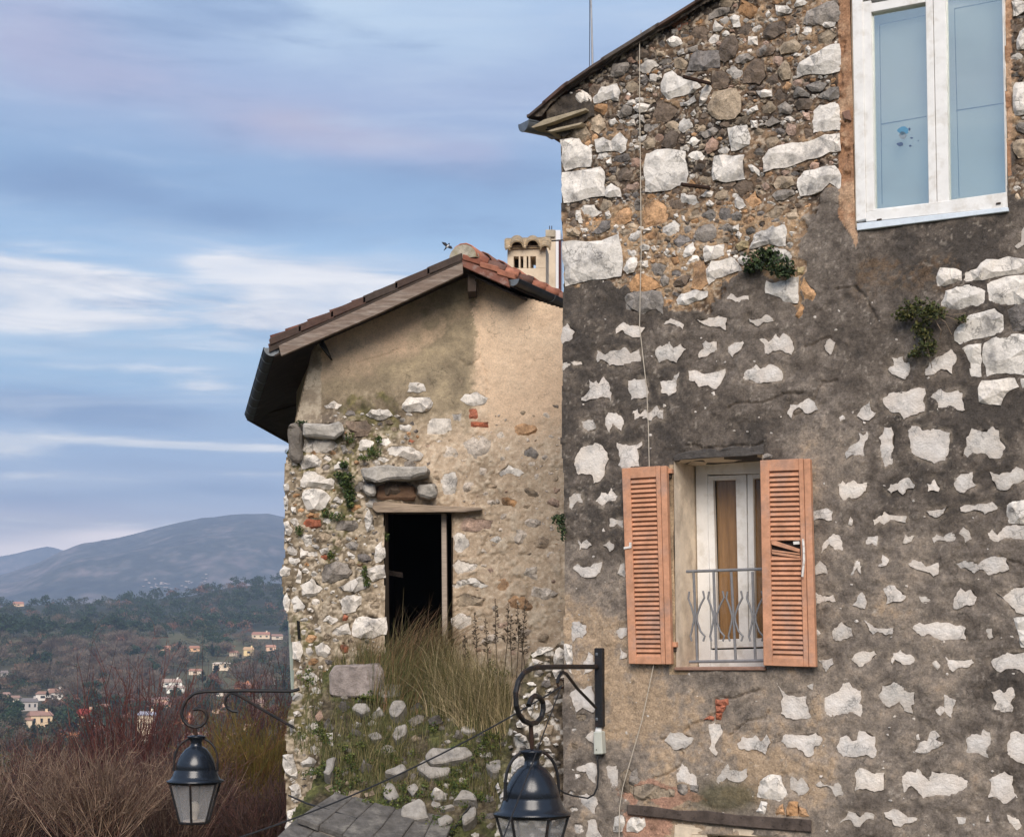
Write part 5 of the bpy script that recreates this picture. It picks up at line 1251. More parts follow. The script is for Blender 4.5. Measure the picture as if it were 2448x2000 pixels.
for (pts, h) in (([(866, 1160), (898, 1154), (903, 1180), (885, 1186), (866, 1178)], .30), ([(1000, 1158), (1040, 1154), (1046, 1180), (1030, 1190), (998, 1188)], .26), ([(905, 1160), (990, 1156), (996, 1192), (930, 1196), (900, 1188)], .20)):
    rough_block('stone', B, pts, -.1, h, m_slab if h > .22 else M('rust_brown_stone', (.20, .12, .075), .95, var=.4, vs=9, bump=.016, bs=18), hB, 2, .02)
rough_block('ledge_stone', B, [(722, 1012), (815, 1010), (822, 1034), (800, 1046), (724, 1044)], 0, .33, m_slab, hB, 2, .02)
rough_block('ledge_stone', B, [(688, 1010), (716, 1000), (722, 1060), (718, 1100), (692, 1104), (686, 1060)], -.2, .26, M('dark_stone', (.17, .15, .13), .95, var=.4, vs=8, bump=.016, bs=18), hB, 2, .03)
# green shutter seen edge-on at the left corner
m_grn = M('grey_green_paint', (.29, .34, .30), .6, var=.2, vs=8, stain=(.36, .35, .32), ss=6)
gs = part('shutter', sl_mesh('shutter', B, [(688, 1472), (700, 1472), (707, 1664), (696, 1664)], -.32, .02, m_grn, .004), hB, label='grey green shutter seen edge on at the corner of the wall')
part('window_frame', sl_mesh('window_frame', B, [(702, 1478), (709, 1478), (713, 1610), (706, 1610)], -.1, -.02, m_post, .004), hB)
part('window_gap', sl_mesh('window_gap', B, [(709, 1482), (716, 1484), (718, 1526), (712, 1526)], .0, .21, m_dark, .002), hB)

# ---- roof ----
FH = .46                                       # the roof overhangs the gable by this much
apexT = B.px(1105, 612, FH); eaveT = B.px(644, 818, FH); rightT = B.px(1228, 664, FH)
RDir = np.array((.46, 1, 0.)); RDir /= np.linalg.norm(RDir)
apexB = apexT + RDir * 6.5; eaveB = eaveT + LD * 5.15; rightB = rightT + np.array((.5, 1, 0)) / math.hypot(.5, 1) * 7
dn = np.array((0, 0, -.05))
def sheet(name, q, mat, t=.03, parent=hB): return part(name, MB().prism(q, [np.array(p) + np.array((0, 0, -t)) for p in q]).mesh(name, mat), parent)
rf = sheet('roof', [eaveT + dn, apexT + dn, apexB + dn, eaveB + dn], m_soffit, .06)
sheet('roof', [apexT + dn, rightT + dn, rightB + dn + np.array((0, 0, -.0)), apexB + dn], m_soffit, .06)
def canal(mb, p0, p1, side, r0, r1, k=7, t=.012, over=True):
    """one half-round clay tile from its upper end p0 to its lower end p1"""
    p0, p1 = np.array(p0), np.array(p1); ax = p1 - p0; ax /= np.linalg.norm(ax); side = side - ax * side.dot(ax); side /= np.linalg.norm(side); nn = np.cross(side, ax)
    if nn[2] < 0: nn = -nn
    if not over: nn = -nn
    V = []
    for p, r in ((p0, r0), (p1, r1)):
        for rr in (r, r - t): V += [p + side * rr * math.cos(math.pi * j / k) + nn * rr * math.sin(math.pi * j / k) for j in range(k + 1)]
    K = k + 1; F = []
    for j in range(k): F += [(j, j + 1, 2 * K + j + 1, 2 * K + j), (K + j, 3 * K + j, 3 * K + j + 1, K + j + 1), (j, K + j, K + j + 1, j + 1), (2 * K + j, 2 * K + j + 1, 3 * K + j + 1, 3 * K + j)]
    F += [(0, 2 * K, 3 * K, K), (k, K + k, 3 * K + k, 2 * K + k)]
    return mb.add(V, F)
TC = [lin(150, 98, 78), lin(138, 86, 68), lin(124, 88, 74), lin(168, 112, 90), lin(112, 84, 74)]
def tile(p0, p1, side, r0, r1, over=True, name='roof_tile', par=None):
    me = canal(MB(), p0, p1, side, r0, r1, over=over).mesh(name, m_tile); a = me.attributes.new('Col', 'FLOAT_COLOR', 'POINT'); c = np.ones((len(me.vertices), 4), np.float32)
    c[:, :3] = random.choice(TC) * random.uniform(.8, 1.1); a.data.foreach_set('color', c.ravel()); me.shade_smooth(); return part(name, me, par or hB)
def rows(Pa, Pb, Ea, Eb, ncols, nrows, r):
    """columns of tiles between ridge (Pa..Pb) and eave (Ea..Eb)"""
    for i in range(ncols):
        t = (i + .35) / ncols; top = Pa + (Pb - Pa) * t; bot = Ea + (Eb - Ea) * t; side = (Pb - Pa)
        for j in range(nrows):
            a = top + (bot - top) * (j / nrows); b = top + (bot - top) * min((j + 1.18) / nrows, .985)
            lift = np.array((0, 0, -.02 + .012 * ((j + 1) / nrows) + .0)); tile(a + lift, b + lift + np.array((0, 0, .022)), side, r, r * 1.12)
TC, TC_l = [c_ * .55 for c_ in TC], TC  # shade put into the colour: left slope tiles darkened, right slope keeps the lit tone
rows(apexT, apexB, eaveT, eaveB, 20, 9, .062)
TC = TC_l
rows(apexT, apexB, rightT, rightB, 20, 3, .085)
# verge tiles seen from the side along the gable
nv_ = 6
for j in range(nv_):
    a = apexT + (eaveT - apexT) * (j / nv_); b = apexT + (eaveT - apexT) * min((j + 1.12) / nv_, 1.0)
    z0 = np.array((0, -.0, .040)); z1 = np.array((0, -.0, .052)); w_ = np.array((0, .20, 0)); th = np.array((0, 0, -.095))
    me = MB().prism([a + z0, b + z1, b + z1 + th * .95, a + z0 + th], [p + w_ for p in (a + z0, b + z1, b + z1 + th * .95, a + z0 + th)]).mesh('verge_tile', m_tile, bevel=.01)
    at_ = me.attributes.new('Col', 'FLOAT_COLOR', 'POINT'); c4_ = np.ones((len(me.vertices), 4), np.float32); c4_[:, :3] = random.choice([lin(84, 64, 56), lin(77, 62, 55), lin(92, 67, 57), lin(73, 62, 56)]); at_.data.foreach_set('color', c4_.ravel()); part('verge_tile', me, hB)
for j in range(3):
    a = apexT + (rightT - apexT) * (j / 3); b = apexT + (rightT - apexT) * min((j + 1.1) / 3, 1.02); w_ = np.array((.09, .20, 0)); th = np.array((0, 0, -.07))
    me = MB().prism([a + (0, -.02, .02), b + (0, -.02, .05), b + (0, -.02, .05) + th, a + (0, -.02, .02) + th], [p + w_ for p in (a + (0, -.02, .02), b + (0, -.02, .05), b + (0, -.02, .05) + th, a + (0, -.02, .02) + th)]).mesh('verge_tile', m_tile, bevel=.01)
    at_ = me.attributes.new('Col', 'FLOAT_COLOR', 'POINT'); c4_ = np.ones((len(me.vertices), 4), np.float32); c4_[:, :3] = random.choice(TC) * .85; at_.data.foreach_set('color', c4_.ravel()); part('verge_tile', me, hB)
# ridge tiles, the first closed with mortar
m_mort = M('ridge_mortar', (.40, .36, .29), .95, var=.35, vs=14, bump=.012, bs=25, stain=(.26, .22, .10), ss=6)
for j in range(7):
    a = apexT + RDir * (.02 + j * .42) + np.array((.0, 0, -.02)); b = a + RDir * .46 + np.array((0, 0, -.012)); tile(b, a + np.array((0, 0, .01)), np.array((1, -.4, 0.)), .150, .165, name='ridge_tile')
cp = [apexT + RDir * .01 + np.array((.152 * math.cos(math.pi * i / 10), -.4 * .152 * math.cos(math.pi * i / 10), -.02 + .152 * math.sin(math.pi * i / 10))) for i in range(11)]
part('ridge_end_mortar', MB().prism(cp, [p + RDir * .08 for p in cp]).mesh('ridge_end_mortar', m_mort), hB)
# barge boards, rafter ends, gutters
part('barge_board', sl_mesh('barge_board', B, [(666, 826), (1106, 627), (1107, 654), (900, 752), (672, 851)], FH - .03, FH + .03, m_wood, .004), hB)
part('barge_board', sl_mesh('barge_board', B, [(1105, 619), (1214, 664), (1219, 687), (1106, 637)], FH - .04, FH + .005, m_wood_red, .004), hB)
part('purlin_end', sl_mesh('purlin_end', B, [(1118, 654), (1136, 654), (1136, 672), (1139, 673), (1138, 696), (1118, 698)], -.05, FH - .12, m_soffit, .004), hB)
part('purlin_end', sl_mesh('purlin_end', B, [(762, 822), (772, 812), (788, 850), (783, 848)], -.05, FH - .16, m_dark, .004), hB)
g0 = B.px(650, 832, FH - .03); gutter(g0, g0 + (eaveB - eaveT) * .97 + np.array((0, 0, -.02)), .084, m_zinc_dk, m_zinc, 'gutter', hB, hoops=7)
g1 = B.px(1227, 668, FH + .01); gutter(g1, g1 + np.array((.5, 1, 0)) / math.hypot(.5, 1) * 6, .068, m_zinc_dk, m_zinc, 'gutter', hB, hoops=4)
# soffit of the left eave, and of the right
e0 = B.px(700, 838, FH - .14); cwall = B.px(768, 815, .0)
sheet('soffit', [eaveT + np.array((.06, 0, -.14)), cwall + np.array((0, -FH + .1, .02)), cwall + LD * 6, eaveB + np.array((.06, 0, -.14))], m_soffit, .02)
eP = at(694, 1056, 24.6); e0_ = eaveB + np.array((-.02, -.02, -.10))
sheet('soffit', [e0_, cwall + LD * 4.2 + np.array((.3, 0, .0)), eP + np.array((1.5, .3, .05)), eP], m_soffit, .03)
sheet('eave_fascia', [e0_ + np.array((0, 0, .10)), eP + np.array((0, 0, .10)), eP + np.array((.05, .05, .10)), e0_ + np.array((.05, .05, .10))], m_soffit, .14)
sheet('soffit', [apexT + np.array((.05, .1, -.16)), rightT + np.array((-.02, .1, -.14)), rightB + np.array((0, 0, -.14)), apexB + np.array((0, 0, -.2))], m_soffit, .02)

# ---- chimney and pillar standing on the roofs behind ----
m_cream = M('cream_render', (.67, .55, .41), .95, var=.14, vs=5, bump=.006, bs=40, stain=(.50, .40, .29), ss=3)
CY = 21.0
ch = thing('chimney', 'cream rendered chimney with slit vents under a wavy tile cap', 'chimney', at(1262, 690, CY))
def bx(xa, xb, ya, yb, Y, dep): 
    p = [at(xa, yb, Y), at(xb, yb, Y), at(xb, ya, Y), at(xa, ya, Y)]; d = np.array((.10, 1, 0)) * dep; return p, [q + d for q in p]
def addbx(name, mat, par, *a, bevel=.004): return part(name, MB().prism(*bx(*a)).mesh(name, mat, bevel=bevel), par)
addbx('stack', m_cream, ch, 1213, 1305, 641, 760, CY, .5); addbx('stack_head', m_cream, ch, 1213, 1305, 586, 613, CY, .5)
for xa, xb in ((1213, 1228), (1240, 1244), (1251, 1259), (1263, 1268), (1281, 1305)): addbx('vent_pier', m_cream, ch, xa, xb, 613, 641, CY, .5)
addbx('flue', m_dark, ch, 1226, 1258, 604, 700, CY + .16, .2)
capm = M('lichen_tile', (.38, .28, .17), .95, var=.45, vs=14, bump=.012, bs=30, stain=(.16, .14, .11), ss=9)
for (xa, xb, ya, yb) in ((1208, 1220, 575, 600), (1219, 1253, 574, 594), (1257, 1290, 574, 590), (1290, 1316, 574, 600)):
    xm = (xa + xb) / 2; a_ = at(xm, ya + 4, CY + .35); b_ = at(xm, yb - 2, CY - .10); part('cap_tile', canal(MB(), a_, b_, np.array((1., 0, 0)), (xb - xa) / 2 / F_PX * CY, (xb - xa) / 2 / F_PX * CY * 1.05, 8, .02).mesh('cap_tile', capm), ch)
part('cap_slab', MB().prism([at(1206, 596, CY - .05), at(1318, 592, CY - .05), at(1318, 570, CY + .2), at(1206, 572, CY + .2)], [at(1206, 596, CY + .5), at(1318, 592, CY + .5), at(1318, 566, CY + .5), at(1206, 569, CY + .5)]).mesh('cap_slab', capm, bevel=.02), ch)
pil = thing('masonry_pillar', 'narrow cream and white pillar with rebar sticking out, beside the stone house', 'pillar', at(1322, 690, 22.5))
addbx('shaft', m_cream, pil, 1304, 1328, 550, 760, 22.5, .4); addbx('white_side', M('white_render', (.72, .72, .74), .9, var=.06, vs=4), pil, 1328, 1340, 550, 760, 22.52, .4); addbx('pillar_head', M('bare_concrete', (.42, .36, .27), .95, var=.3, vs=10), pil, 1304, 1327, 549, 566, 22.46, .45)
for xx in (1314, 1319): part('rebar', MB().tube([at(xx, 556, 22.7), at(xx, 540, 22.7)], .006, 5).mesh('rebar', m_rust), pil)
dp = thing('drain_pipe', 'dark red brown drain pipe beside the white pillar', 'pipe', at(1338.5, 690, 21.4))
part('pipe', MB().tube([at(1338.5, 700, 21.4), at(1338.5, 576, 21.4)], .018, 8).mesh('pipe', M('brown_pipe', (.10, .03, .03), .5, var=.1)), dp); part('arm', MB().tube([at(1318, 576, 21.4), at(1345, 574, 21.4), at(1372, 572, 21.4)], .010, 6).mesh('arm', m_wire), dp)
# ---- bird ----
bird = thing('bird', 'small black and white bird flying above the roof ridge', 'bird', at(1070, 588, 24))
c = at(1069, 589, 24); d = Vector((.55, .2, .8)).normalized()
mbk = M('black_feathers', (.02, .02, .025), .7, var=0); mwf = M('white_feathers', (.6, .6, .6), .7, var=0)
part('body', MB().tube([Vector(c) + d * t for t in (-.085, -.05, 0, .035, .055, .066)], [.004, .010, .017, .015, .010, .003], 8).mesh('body', mbk, smooth=True), bird)
part('belly', MB().tube([Vector(c) + d * t + Vector((.008, -.008, 0)) for t in (-.03, 0, .03)], [.008, .014, .009], 8).mesh('belly', mwf, smooth=True), bird)
for s in (-1, 1): 
    w0 = Vector(c) + d * .02; sd = Vector((.8, -.2 * s, -.5)).normalized() * s
    part('wing', MB().prism([w0, w0 - d * .04, w0 + sd * .07 - d * .03, w0 + sd * .10 - d * .02 + Vector((0, 0, .01)), w0 + sd * .05 + d * .015], [p + Vector((.002, -.004, .002)) for p in (w0, w0 - d * .04, w0 + sd * .07 - d * .03, w0 + sd * .10 - d * .02 + Vector((0, 0, .01)), w0 + sd * .05 + d * .015)]).mesh('wing', mbk), bird)

# ================= rubble bank in front of the doorway, low coping, buttress =================
pC = [at(770, 1575, 17.85), at(1300, 1575, 17.6), at(770, 1960, 16.2)]
Cc = Plane(pC[0], pC[1] - pC[0], pC[0] - pC[2])
trC = parse(TR_C, Cc); plC = [q for _, q in trC]
def baseC(u, v): return .16 * (fbm(u, v, 1.3, 4, 4) - .5) + .07 * (fbm(u, v, 5, 3, 7) - .5)
def hC_fun(U, V, X, Y):
    n1 = fbm(U, V, 2, 5, 13); n2 = fbm(U, V, 8, 5, 19, .62); n3 = fbm(U, V, 35, 3, 25)
    C = cramp(.5 + .9 * (n2 - .5) + .9 * (n3 - .5), [(0, lin(36, 31, 25)), (.4, lin(74, 66, 52)), (.7, lin(110, 100, 82)), (1, lin(142, 134, 114))])
    g = sstep(.42, .56, n1 * .6 + n2 * .4); C = mixn(C, cramp(n3 + .3 * (n2 - .5), [(0.2, lin(44, 48, 28)), (.6, lin(80, 84, 46)), (1, lin(112, 110, 64))]), g * .9)
    return baseC(U, V) + .05 * (n2 - .5) + .02 * (n3 - .5), C
C_OUT = [(770, 1610), (800, 1590), (930, 1570), (1050, 1575), (1090, 1640), (1160, 1700), (1240, 1740), (1350, 1760), (1350, 2095), (700, 2095), (696, 1945), (740, 1880), (768, 1800)]
bank = thing('rubble_bank', 'bank of fallen rubble, moss and weeds below the dark doorway', 'rubble', Cc.px(1000, 2090))
part('soil', masonry('soil', Cc, C_OUT, [], .017, hC_fun, m_plaster, []), bank)
SC = Stones(); m_slab2 = M('pale_fallen_stone', (.33, .305, .275), .95, var=.35, vs=9, bump=.018, bs=18, bump2=.006, bs2=70, stain=(.20, .185, .17), ss=5, dots=.25)
fillC = fill_stones(Cc, [(790, 1640), (1000, 1640), (1200, 1680), (1240, 1900), (1220, 2085), (900, 1960), (760, 1890)], plC, [.24, .19, .14, .10, .07, .05, .035, .025], [24, 34, 40, 50, 80, 120, 200, 300], lambda x, y: random.choice('gggsgts'), gap=.02)
big_c = sorted([(np.prod(np.ptp(q, axis=0)), i_) for i_, (k, q) in enumerate(trC)], reverse=True)[:12]; big_c = set(i_ for _, i_ in big_c)
for i_, (k, q) in enumerate(trC):
    if i_ in big_c:          # the big fallen blocks stand well out of the bank
        hh = random.uniform(.06, .11); c_ = q.mean(0); q_ = (q - c_) * 1.08 + c_; f_ = Cc.pt(q_[:, 0], q_[:, 1], -.16); q2_ = (q - c_) * .90 + c_; g_ = Cc.pt(q2_[:, 0], q2_[:, 1], hh) + np.array((0, -.03, -.02))
        part('stone', rough_mesh(MB().prism(f_, g_).mesh('stone', m_slab2, bevel=.015), 2, .022, 9), bank)
for i_, (k, q) in enumerate(trC):
    if i_ not in big_c: SC.add(stone_geo(Cc, q, k, random.choice(KC[k]), baseC, .09, .3, random.uniform(.55, .85)), 1, m_stone if k == 's' else m_rubble)
for k, q, r in fillC:
    if r > .085:
        hh = r * random.uniform(.45, .8); c_ = q.mean(0); q_ = (q - c_) * 1.05 + c_; q2_ = (q - c_) * .8 + c_
        part('stone', rough_mesh(MB().prism(Cc.pt(q_[:, 0], q_[:, 1], -.14), Cc.pt(q2_[:, 0], q2_[:, 1], hh)).mesh('stone', random.choice([m_slab2, m_slab2, m_slab]), bevel=.012), 2, .02, 9), bank)
    else: SC.add(stone_geo(Cc, q, k, random.choice(KC[k]), baseC, .02 + .40 * r, .4, random.uniform(.55, .95)), r, m_stone if k == 's' else m_rubble)
SC.emit(bank)
hb_ = solo('hewn_block', rough_mesh(sl_mesh('hewn_block', B, [(786, 1655), (789, 1606), (797, 1591), (850, 1588), (906, 1586), (917, 1604), (920, 1650), (912, 1664), (850, 1666), (792, 1662)], .02, .55, M('mauve_grey_stone', (.34, .29, .27), .95, var=.35, vs=10, bump=.02, bs=20, bump2=.006, bs2=80, stain=(.22, .19, .17), ss=8, dots=.2), .015), 2, .016, 12), 'squared grey stone block lying at the left foot of the doorway', 'stone')
# coping of flat tiles at the bottom
cop = thing('tiled_coping', 'sloping coping of weathered grey tiles at the foot of the rubble bank', 'coping', at(850, 2000, 15.6))
m_cop = M('grey_coping_tile', (.135, .125, .115), .95, var=.45, vs=9, bump=.018, bs=20, bump2=.006, bs2=80, stain=(.27, .25, .22), ss=5, dots=.3)
Up = [(800, 1893), (845, 1902), (893, 1916), (950, 1928), (1005, 1938), (1040, 1946), (1085, 1956)]; Lo = [(708, 1952), (762, 1972), (820, 1990), (878, 2012), (935, 2034), (985, 2052), (1040, 2070)]
Cq = Plane(at(700, 1955, 15.75), np.array((1, .06, -.10)), at(800, 1893, 16.35) - at(708, 1952, 15.75))
for i in range(6):
    e = .6
    pts = [(Up[i][0] + e, Up[i][1]), (Up[i + 1][0] - e, Up[i + 1][1]), (Lo[i + 1][0] - e, Lo[i + 1][1]), (Lo[i][0] + e, Lo[i][1])]; hh = random.uniform(0, .012)
    part('coping_tile', rough_mesh(sl_mesh('coping_tile', Cq, pts, -.05 + hh, hh * 2.5, m_cop, .008), 1, .012, 8), cop)
for i in range(5):
    a, b = Lo[i], Lo[i + 1]
    part('coping_tile', sl_mesh('coping_tile', Cq, [(a[0] + 8, a[1] - 6), (b[0] + 7, b[1] - 6), (b[0] - 62, b[1] + 60), (a[0] - 60, a[1] + 60)], -.11, -.06, m_cop, .008), cop)
part('coping_core', sl_mesh('coping_core', Cq, [(800, 1893), (1085, 1956), (1040, 2110), (740, 1975)], -.6, -.055, m_wallside), cop)
# mossy buttress between the two houses
D = Plane(at(1345, 1560, 14.35), (1, 0.05, 0), (0, 0, 1)); trD = parse(TR_D, D); plD = [q for _, q in trD]
def baseD(u, v): return .14 * (fbm(u, v, 1.4, 4, 6) - .5) + .06 * (fbm(u, v, 5, 3, 10) - .5)
def hD_fun(U, V, X, Y):
    n1 = fbm(U, V, 2, 5, 14); n2 = fbm(U, V, 8, 5, 20, .62); n3 = fbm(U, V, 34, 3, 26)
    C = cramp(.42 + 1.0 * (n2 - .5) + .9 * (n3 - .5) + .5 * (n1 - .5), [(0, lin(46, 40, 34)), (.35, lin(86, 76, 64)), (.6, lin(128, 114, 98)), (.8, lin(160, 146, 128)), (1, lin(206, 198, 186))])
    g = sstep(.40, .52, n1) * (1 - sstep(1215, 1330, X + 80 * (n2 - .5))); C = mixn(C, cramp(n3, [(0.2, lin(46, 48, 28)), (.8, lin(104, 102, 58))]), g * .8)
    C = mixn(C, lin(212, 206, 198), sstep(.62, .72, vnoise(U * 22, V * 22, 58)) * .75)
    return baseD(U, V) + .05 * (n2 - .5) + .02 * (n3 - .5) - .10 * (1 - sstep(1195, 1260, X)), C
bt = thing('stone_buttress', 'rough mossy stone buttress between the two houses, behind the big lantern', 'buttress', D.px(1280, 2090))
part('wall', masonry('wall', D, [(1352, 1525), (1335, 1535), (1325, 1545), (1270, 1558), (1248, 1600), (1240, 1660), (1222, 1700), (1212, 1760), (1196, 1820), (1188, 1900), (1180, 2090), (1360, 2090)], [], .012, hD_fun, m_plaster, plD), bt)
SD = Stones()
fillD = fill_stones(D, [(1345, 1560), (1265, 1570), (1225, 1720), (1200, 1850), (1190, 2085), (1345, 2085)], plD, [.13, .10, .075, .055, .04, .03, .022], [10, 14, 20, 50, 120, 220, 300], lambda x, y: random.choice('ssggtw'), gap=.02)
for k, q in trD: SD.add(stone_geo(D, q, k, random.choice(KC[k]), baseD, .05, .8), 1, m_stone)
for k, q, r in fillD: SD.add(stone_geo(D, q, k, random.choice(KC[k]), baseD, .012 + .3 * r, .8, random.uniform(.75, 1)), r, m_stone if k in 'sw' else m_rubble)
SD.emit(bt)
q = D.uv([1352, 1310, 1290, 1250, 1240, 1360], [1560, 1600, 1680, 1850, 2090, 2090]); f = D.pt(q[:, 0], q[:, 1], -.06); part('core', MB().prism(f, f + np.array((.1, 3.2, 0))).mesh('core', m_wallside), bt)
# ================= street lanterns =================
def lantern_parts(t, c, sc, top, scroll_pts, arm_pts, r_arm, brace_pts, r_br, hang_from, glassmat, rot):
    """c: centre of the lantern rim; sc: rim half width"""
    c = Vector(c); w = sc
    part('arm', MB().tube(arm_pts, r_arm, 10).mesh('arm', m_iron, smooth=False), t)
    part('scroll', MB().tube(scroll_pts, r_arm, 10).mesh('scroll', m_iron), t)
    part('brace', MB().tube(brace_pts, r_br, 8).mesh('brace', m_iron), t)
    hood = part('hood', MB().lathe(c, [(w * .99, -.012), (w, .0), (w * .86, .018), (w * .80, .05), (w * .74, .10), (w * .70, .12), (w * .71, .125), (w * .64, .20), (w * .52, .27), (w * .38, .325), (w * .26, .35), (w * .20, .36), (w * .19, .40), (w * .25, .435), (w * .33, .455), (w * .33, .462), (w * .08, .475)], 32).mesh('hood', M('lantern_enamel', (.012, .016, .024), .24, metal=.15, var=.2, vs=6, spec=.6)), t)
    hood.data.shade_smooth()
    hd = [c + Vector((w * .77 * math.cos(math.pi * i / 16) * math.cos(rot), w * .77 * math.cos(math.pi * i / 16) * math.sin(rot), .10 + (top - .10) * math.sin(math.pi * i / 16) ** .62)) for i in range(17)]
    part('handle', MB().tube(hd, .012, 8).mesh('handle', m_iron), t)
    part('hanger', MB().tube([hang_from, Vector(hang_from) * .4 + (c + Vector((0, 0, top))) * .6, c + Vector((0, 0, top - .005))], [.016, .019, .014], 8).mesh('hanger', m_rust), t)
    K = 6; rt, rb, hb = w * .93, w * .52, -w * 1.42
    V = lambda r, zz, j: c + Vector((r * math.cos(rot + 2 * math.pi * (j + .5) / K), r * math.sin(rot + 2 * math.pi * (j + .5) / K), zz))
    for j in range(K):
        part('rib', MB().tube([V(rt, -.01, j), V(rb, hb, j)], .014, 4).mesh('rib', m_iron), t)
        a, b, d, e = V(rt * .97, -.02, j), V(rt * .97, -.02, j + 1), V(rb * .97, hb, j + 1), V(rb * .97, hb, j)
        nn = (b - a).cross(d - a).normalized() * .003; part('pane', MB().prism([a, b, d, e], [p + nn for p in (a, b, d, e)]).mesh('pane', glassmat), t)
    for rr, zz, th in ((rt, -.018, .016), (rb, hb, .013)): part('ring', MB().tube([V(rr, zz, j) for j in range(K + 1)], th, 6).mesh('ring', m_iron), t)
    part('floor', MB().prism([V(rb * .98, hb - .004, j) for j in range(K)], [V(rb * .98, hb - .014, j) for j in range(K)]).mesh('floor', m_iron), t)
    part('bulb', MB().lathe(c + Vector((0, 0, hb + .02)), [(.03, 0), (.035, .05), (.055, .10), (.055, .15), (.03, .19), (.005, .2)], 14).mesh('bulb', M('frosted_bulb', (.75, .66, .55), .4, var=0)), t)
    part('socket', MB().lathe(c + Vector((0, 0, hb - .005)), [(rb * .8, 0), (rb * .75, .03), (.05, .035)], 14).mesh('socket', M('pale_reflector', (.55, .46, .38), .5, var=.1)), t)
# left lantern, on the corner of the ruined house
YL = 17.6; P_ = lambda x, y: at(x, y, YL)
tl = thing('wall_lantern', 'smaller looking black lantern at the ruined house corner, bare bushes behind it', 'street lamp', P_(467, 1955), 'scrolled wall lanterns')
arm = [P_(716, 1646), P_(700, 1651), P_(580, 1650), P_(490, 1652), P_(470, 1655)]
scr = [P_(x, y) for x, y in ((480, 1652), (462, 1658), (446, 1672), (437, 1690), (434, 1706), (439, 1722), (450, 1733), (466, 1738), (480, 1735), (491, 1725), (495, 1713), (492, 1702), (484, 1695), (474, 1693), (463, 1695))]
br = [P_(x, y) for x, y in ((568, 1700), (556, 1699), (544, 1692), (538, 1680), (540, 1666), (548, 1658), (558, 1656), (576, 1664), (630, 1697), (704, 1739))]
lantern_parts(tl, P_(467, 1865), 67 / F_PX * YL, (1865 - 1766) / F_PX * YL, scr, arm, .018, br, .015, P_(466, 1738), m_lampglass, .0)
# right lantern, on the stone house
YR = 12.65; PA = A.px(1430, 1593, .05); PE = at(1272, 1597, YR)
tr = thing('wall_lantern', 'big black lantern on a scrolled bracket fixed to the stone house, cables around it', 'street lamp', at(1272, 2060, YR), 'scrolled wall lanterns')
def V_(x, y):       # points of the bracket, which stands out from the wall
    t = (1422 - x) / (1422 - 1272.0); d = ray(x, y); o = PA + (PE - PA) * 0; dirv = PE - PA
    nrm = np.cross(dirv, np.array((0, 0, 1.))); return d * (PA.dot(nrm) / d.dot(nrm))
arm = [A.px(1428, 1593, .05), V_(1400, 1593), V_(1340, 1593), V_(1300, 1594), V_(1280, 1595)]
scr = [V_(x, y) for x, y in ((1290, 1594), (1270, 1597), (1252, 1608), (1239, 1628), (1233, 1655), (1234, 1685), (1241, 1707), (1252, 1722), (1268, 1729), (1283, 1726), (1294, 1714), (1299, 1695), (1298, 1678), (1290, 1666), (1279, 1662), (1271, 1668), (1264, 1685))]
br = [V_(x, y) for x, y in ((1333, 1632), (1335, 1620), (1341, 1609), (1346, 1606), (1354, 1610), (1380, 1645), (1424, 1690))]
lantern_parts(tr, at(1272, 1942, YR), 92 / F_PX * YR, (1942 - 1797) / F_PX * YR, scr, arm, .0205, br, .0135, at(1269, 1731, YR), m_lampglass, .45)
part('wall_bar', sl_mesh('wall_bar', A, [(1420, 1548), (1439, 1548), (1440.5, 1737), (1422, 1737)], .0, .055, m_iron, .006), tr)
for yy in (1563, 1718): part('bolt', MB().lathe(A.px(1427, yy, .05), [(.012, -.012), (.014, 0), (.012, .012)], 8).mesh('bolt', m_zinc), tr)
# junction box and its cable
jb = thing('junction_box', 'small pale plastic junction box below the bracket of the big lantern', 'electric box', A.px(1430, 1803, .03))
part('cover', sl_mesh('cover', A, [(1418, 1748), (1437, 1747), (1440, 1802), (1419, 1803)], .0, .085, m_box, .008), jb)
part('clip', sl_mesh('clip', A, [(1424, 1737), (1436, 1737), (1437, 1748), (1422, 1748)], .0, .03, m_white, .004), jb)
part('screw', MB().lathe(A.px(1426, 1791, .086), [(.004, -.004), (.006, 0), (.004, .004)], 8).mesh('screw', m_wire), jb)
solo('lamp_cable', MB().tube([A.px(x, y, h) for x, y, h in ((1427, 1800, .05), (1429, 1815, .06), (1430, 1850, .05), (1428, 1880, .05), (1420, 1898, .05), (1405, 1907, .06), (1388, 1904, .07), (1370, 1901, .10), (1350, 1895, .2), (1335, 1885, .35))] + [at(1318, 1890, YR + .3)], .0075, 6).mesh('lamp_cable', m_wire), 'black cable looping from the junction box to the big lantern', 'cable')
# overhead cables from an eye bolt
eb = D.px(1342, 1634, .10)
ey = thing('eye_bolt', 'rusty eye bolt in the stone below the bracket, holding the cables', 'eye bolt', eb)
part('ring', MB().tube([eb + np.array((.035 * math.cos(a * .524), 0, .035 * math.sin(a * .524))) for a in range(13)], .009, 6).mesh('ring', m_rust), ey); part('shank', MB().tube([eb + np.array((.02, .02, .02)), D.px(1348, 1630, -.08)], .010, 6).mesh('shank', m_rust), ey)
def cable(name, a, b, sag, r, label, k=18):
    a, b = Vector(a), Vector(b); return solo(name, MB().tube([a + (b - a) * (i / k) - Vector((0, 0, sag * 4 * (i / k) * (1 - i / k))) for i in range(k + 1)], r, 5).mesh(name, m_wire), label, 'cable')
cable('overhead_cable', eb + np.array((0, -.04, -.02)), at(560, 2005, 13.5), .10, .0075, 'black cable sagging from the eye bolt across the rubble to the lower left')
cable('overhead_cable', eb + np.array((0, -.05, -.01)), at(1196, 2020, 10.8), .01, .0055, 'thin cable running down in front of the big lantern')
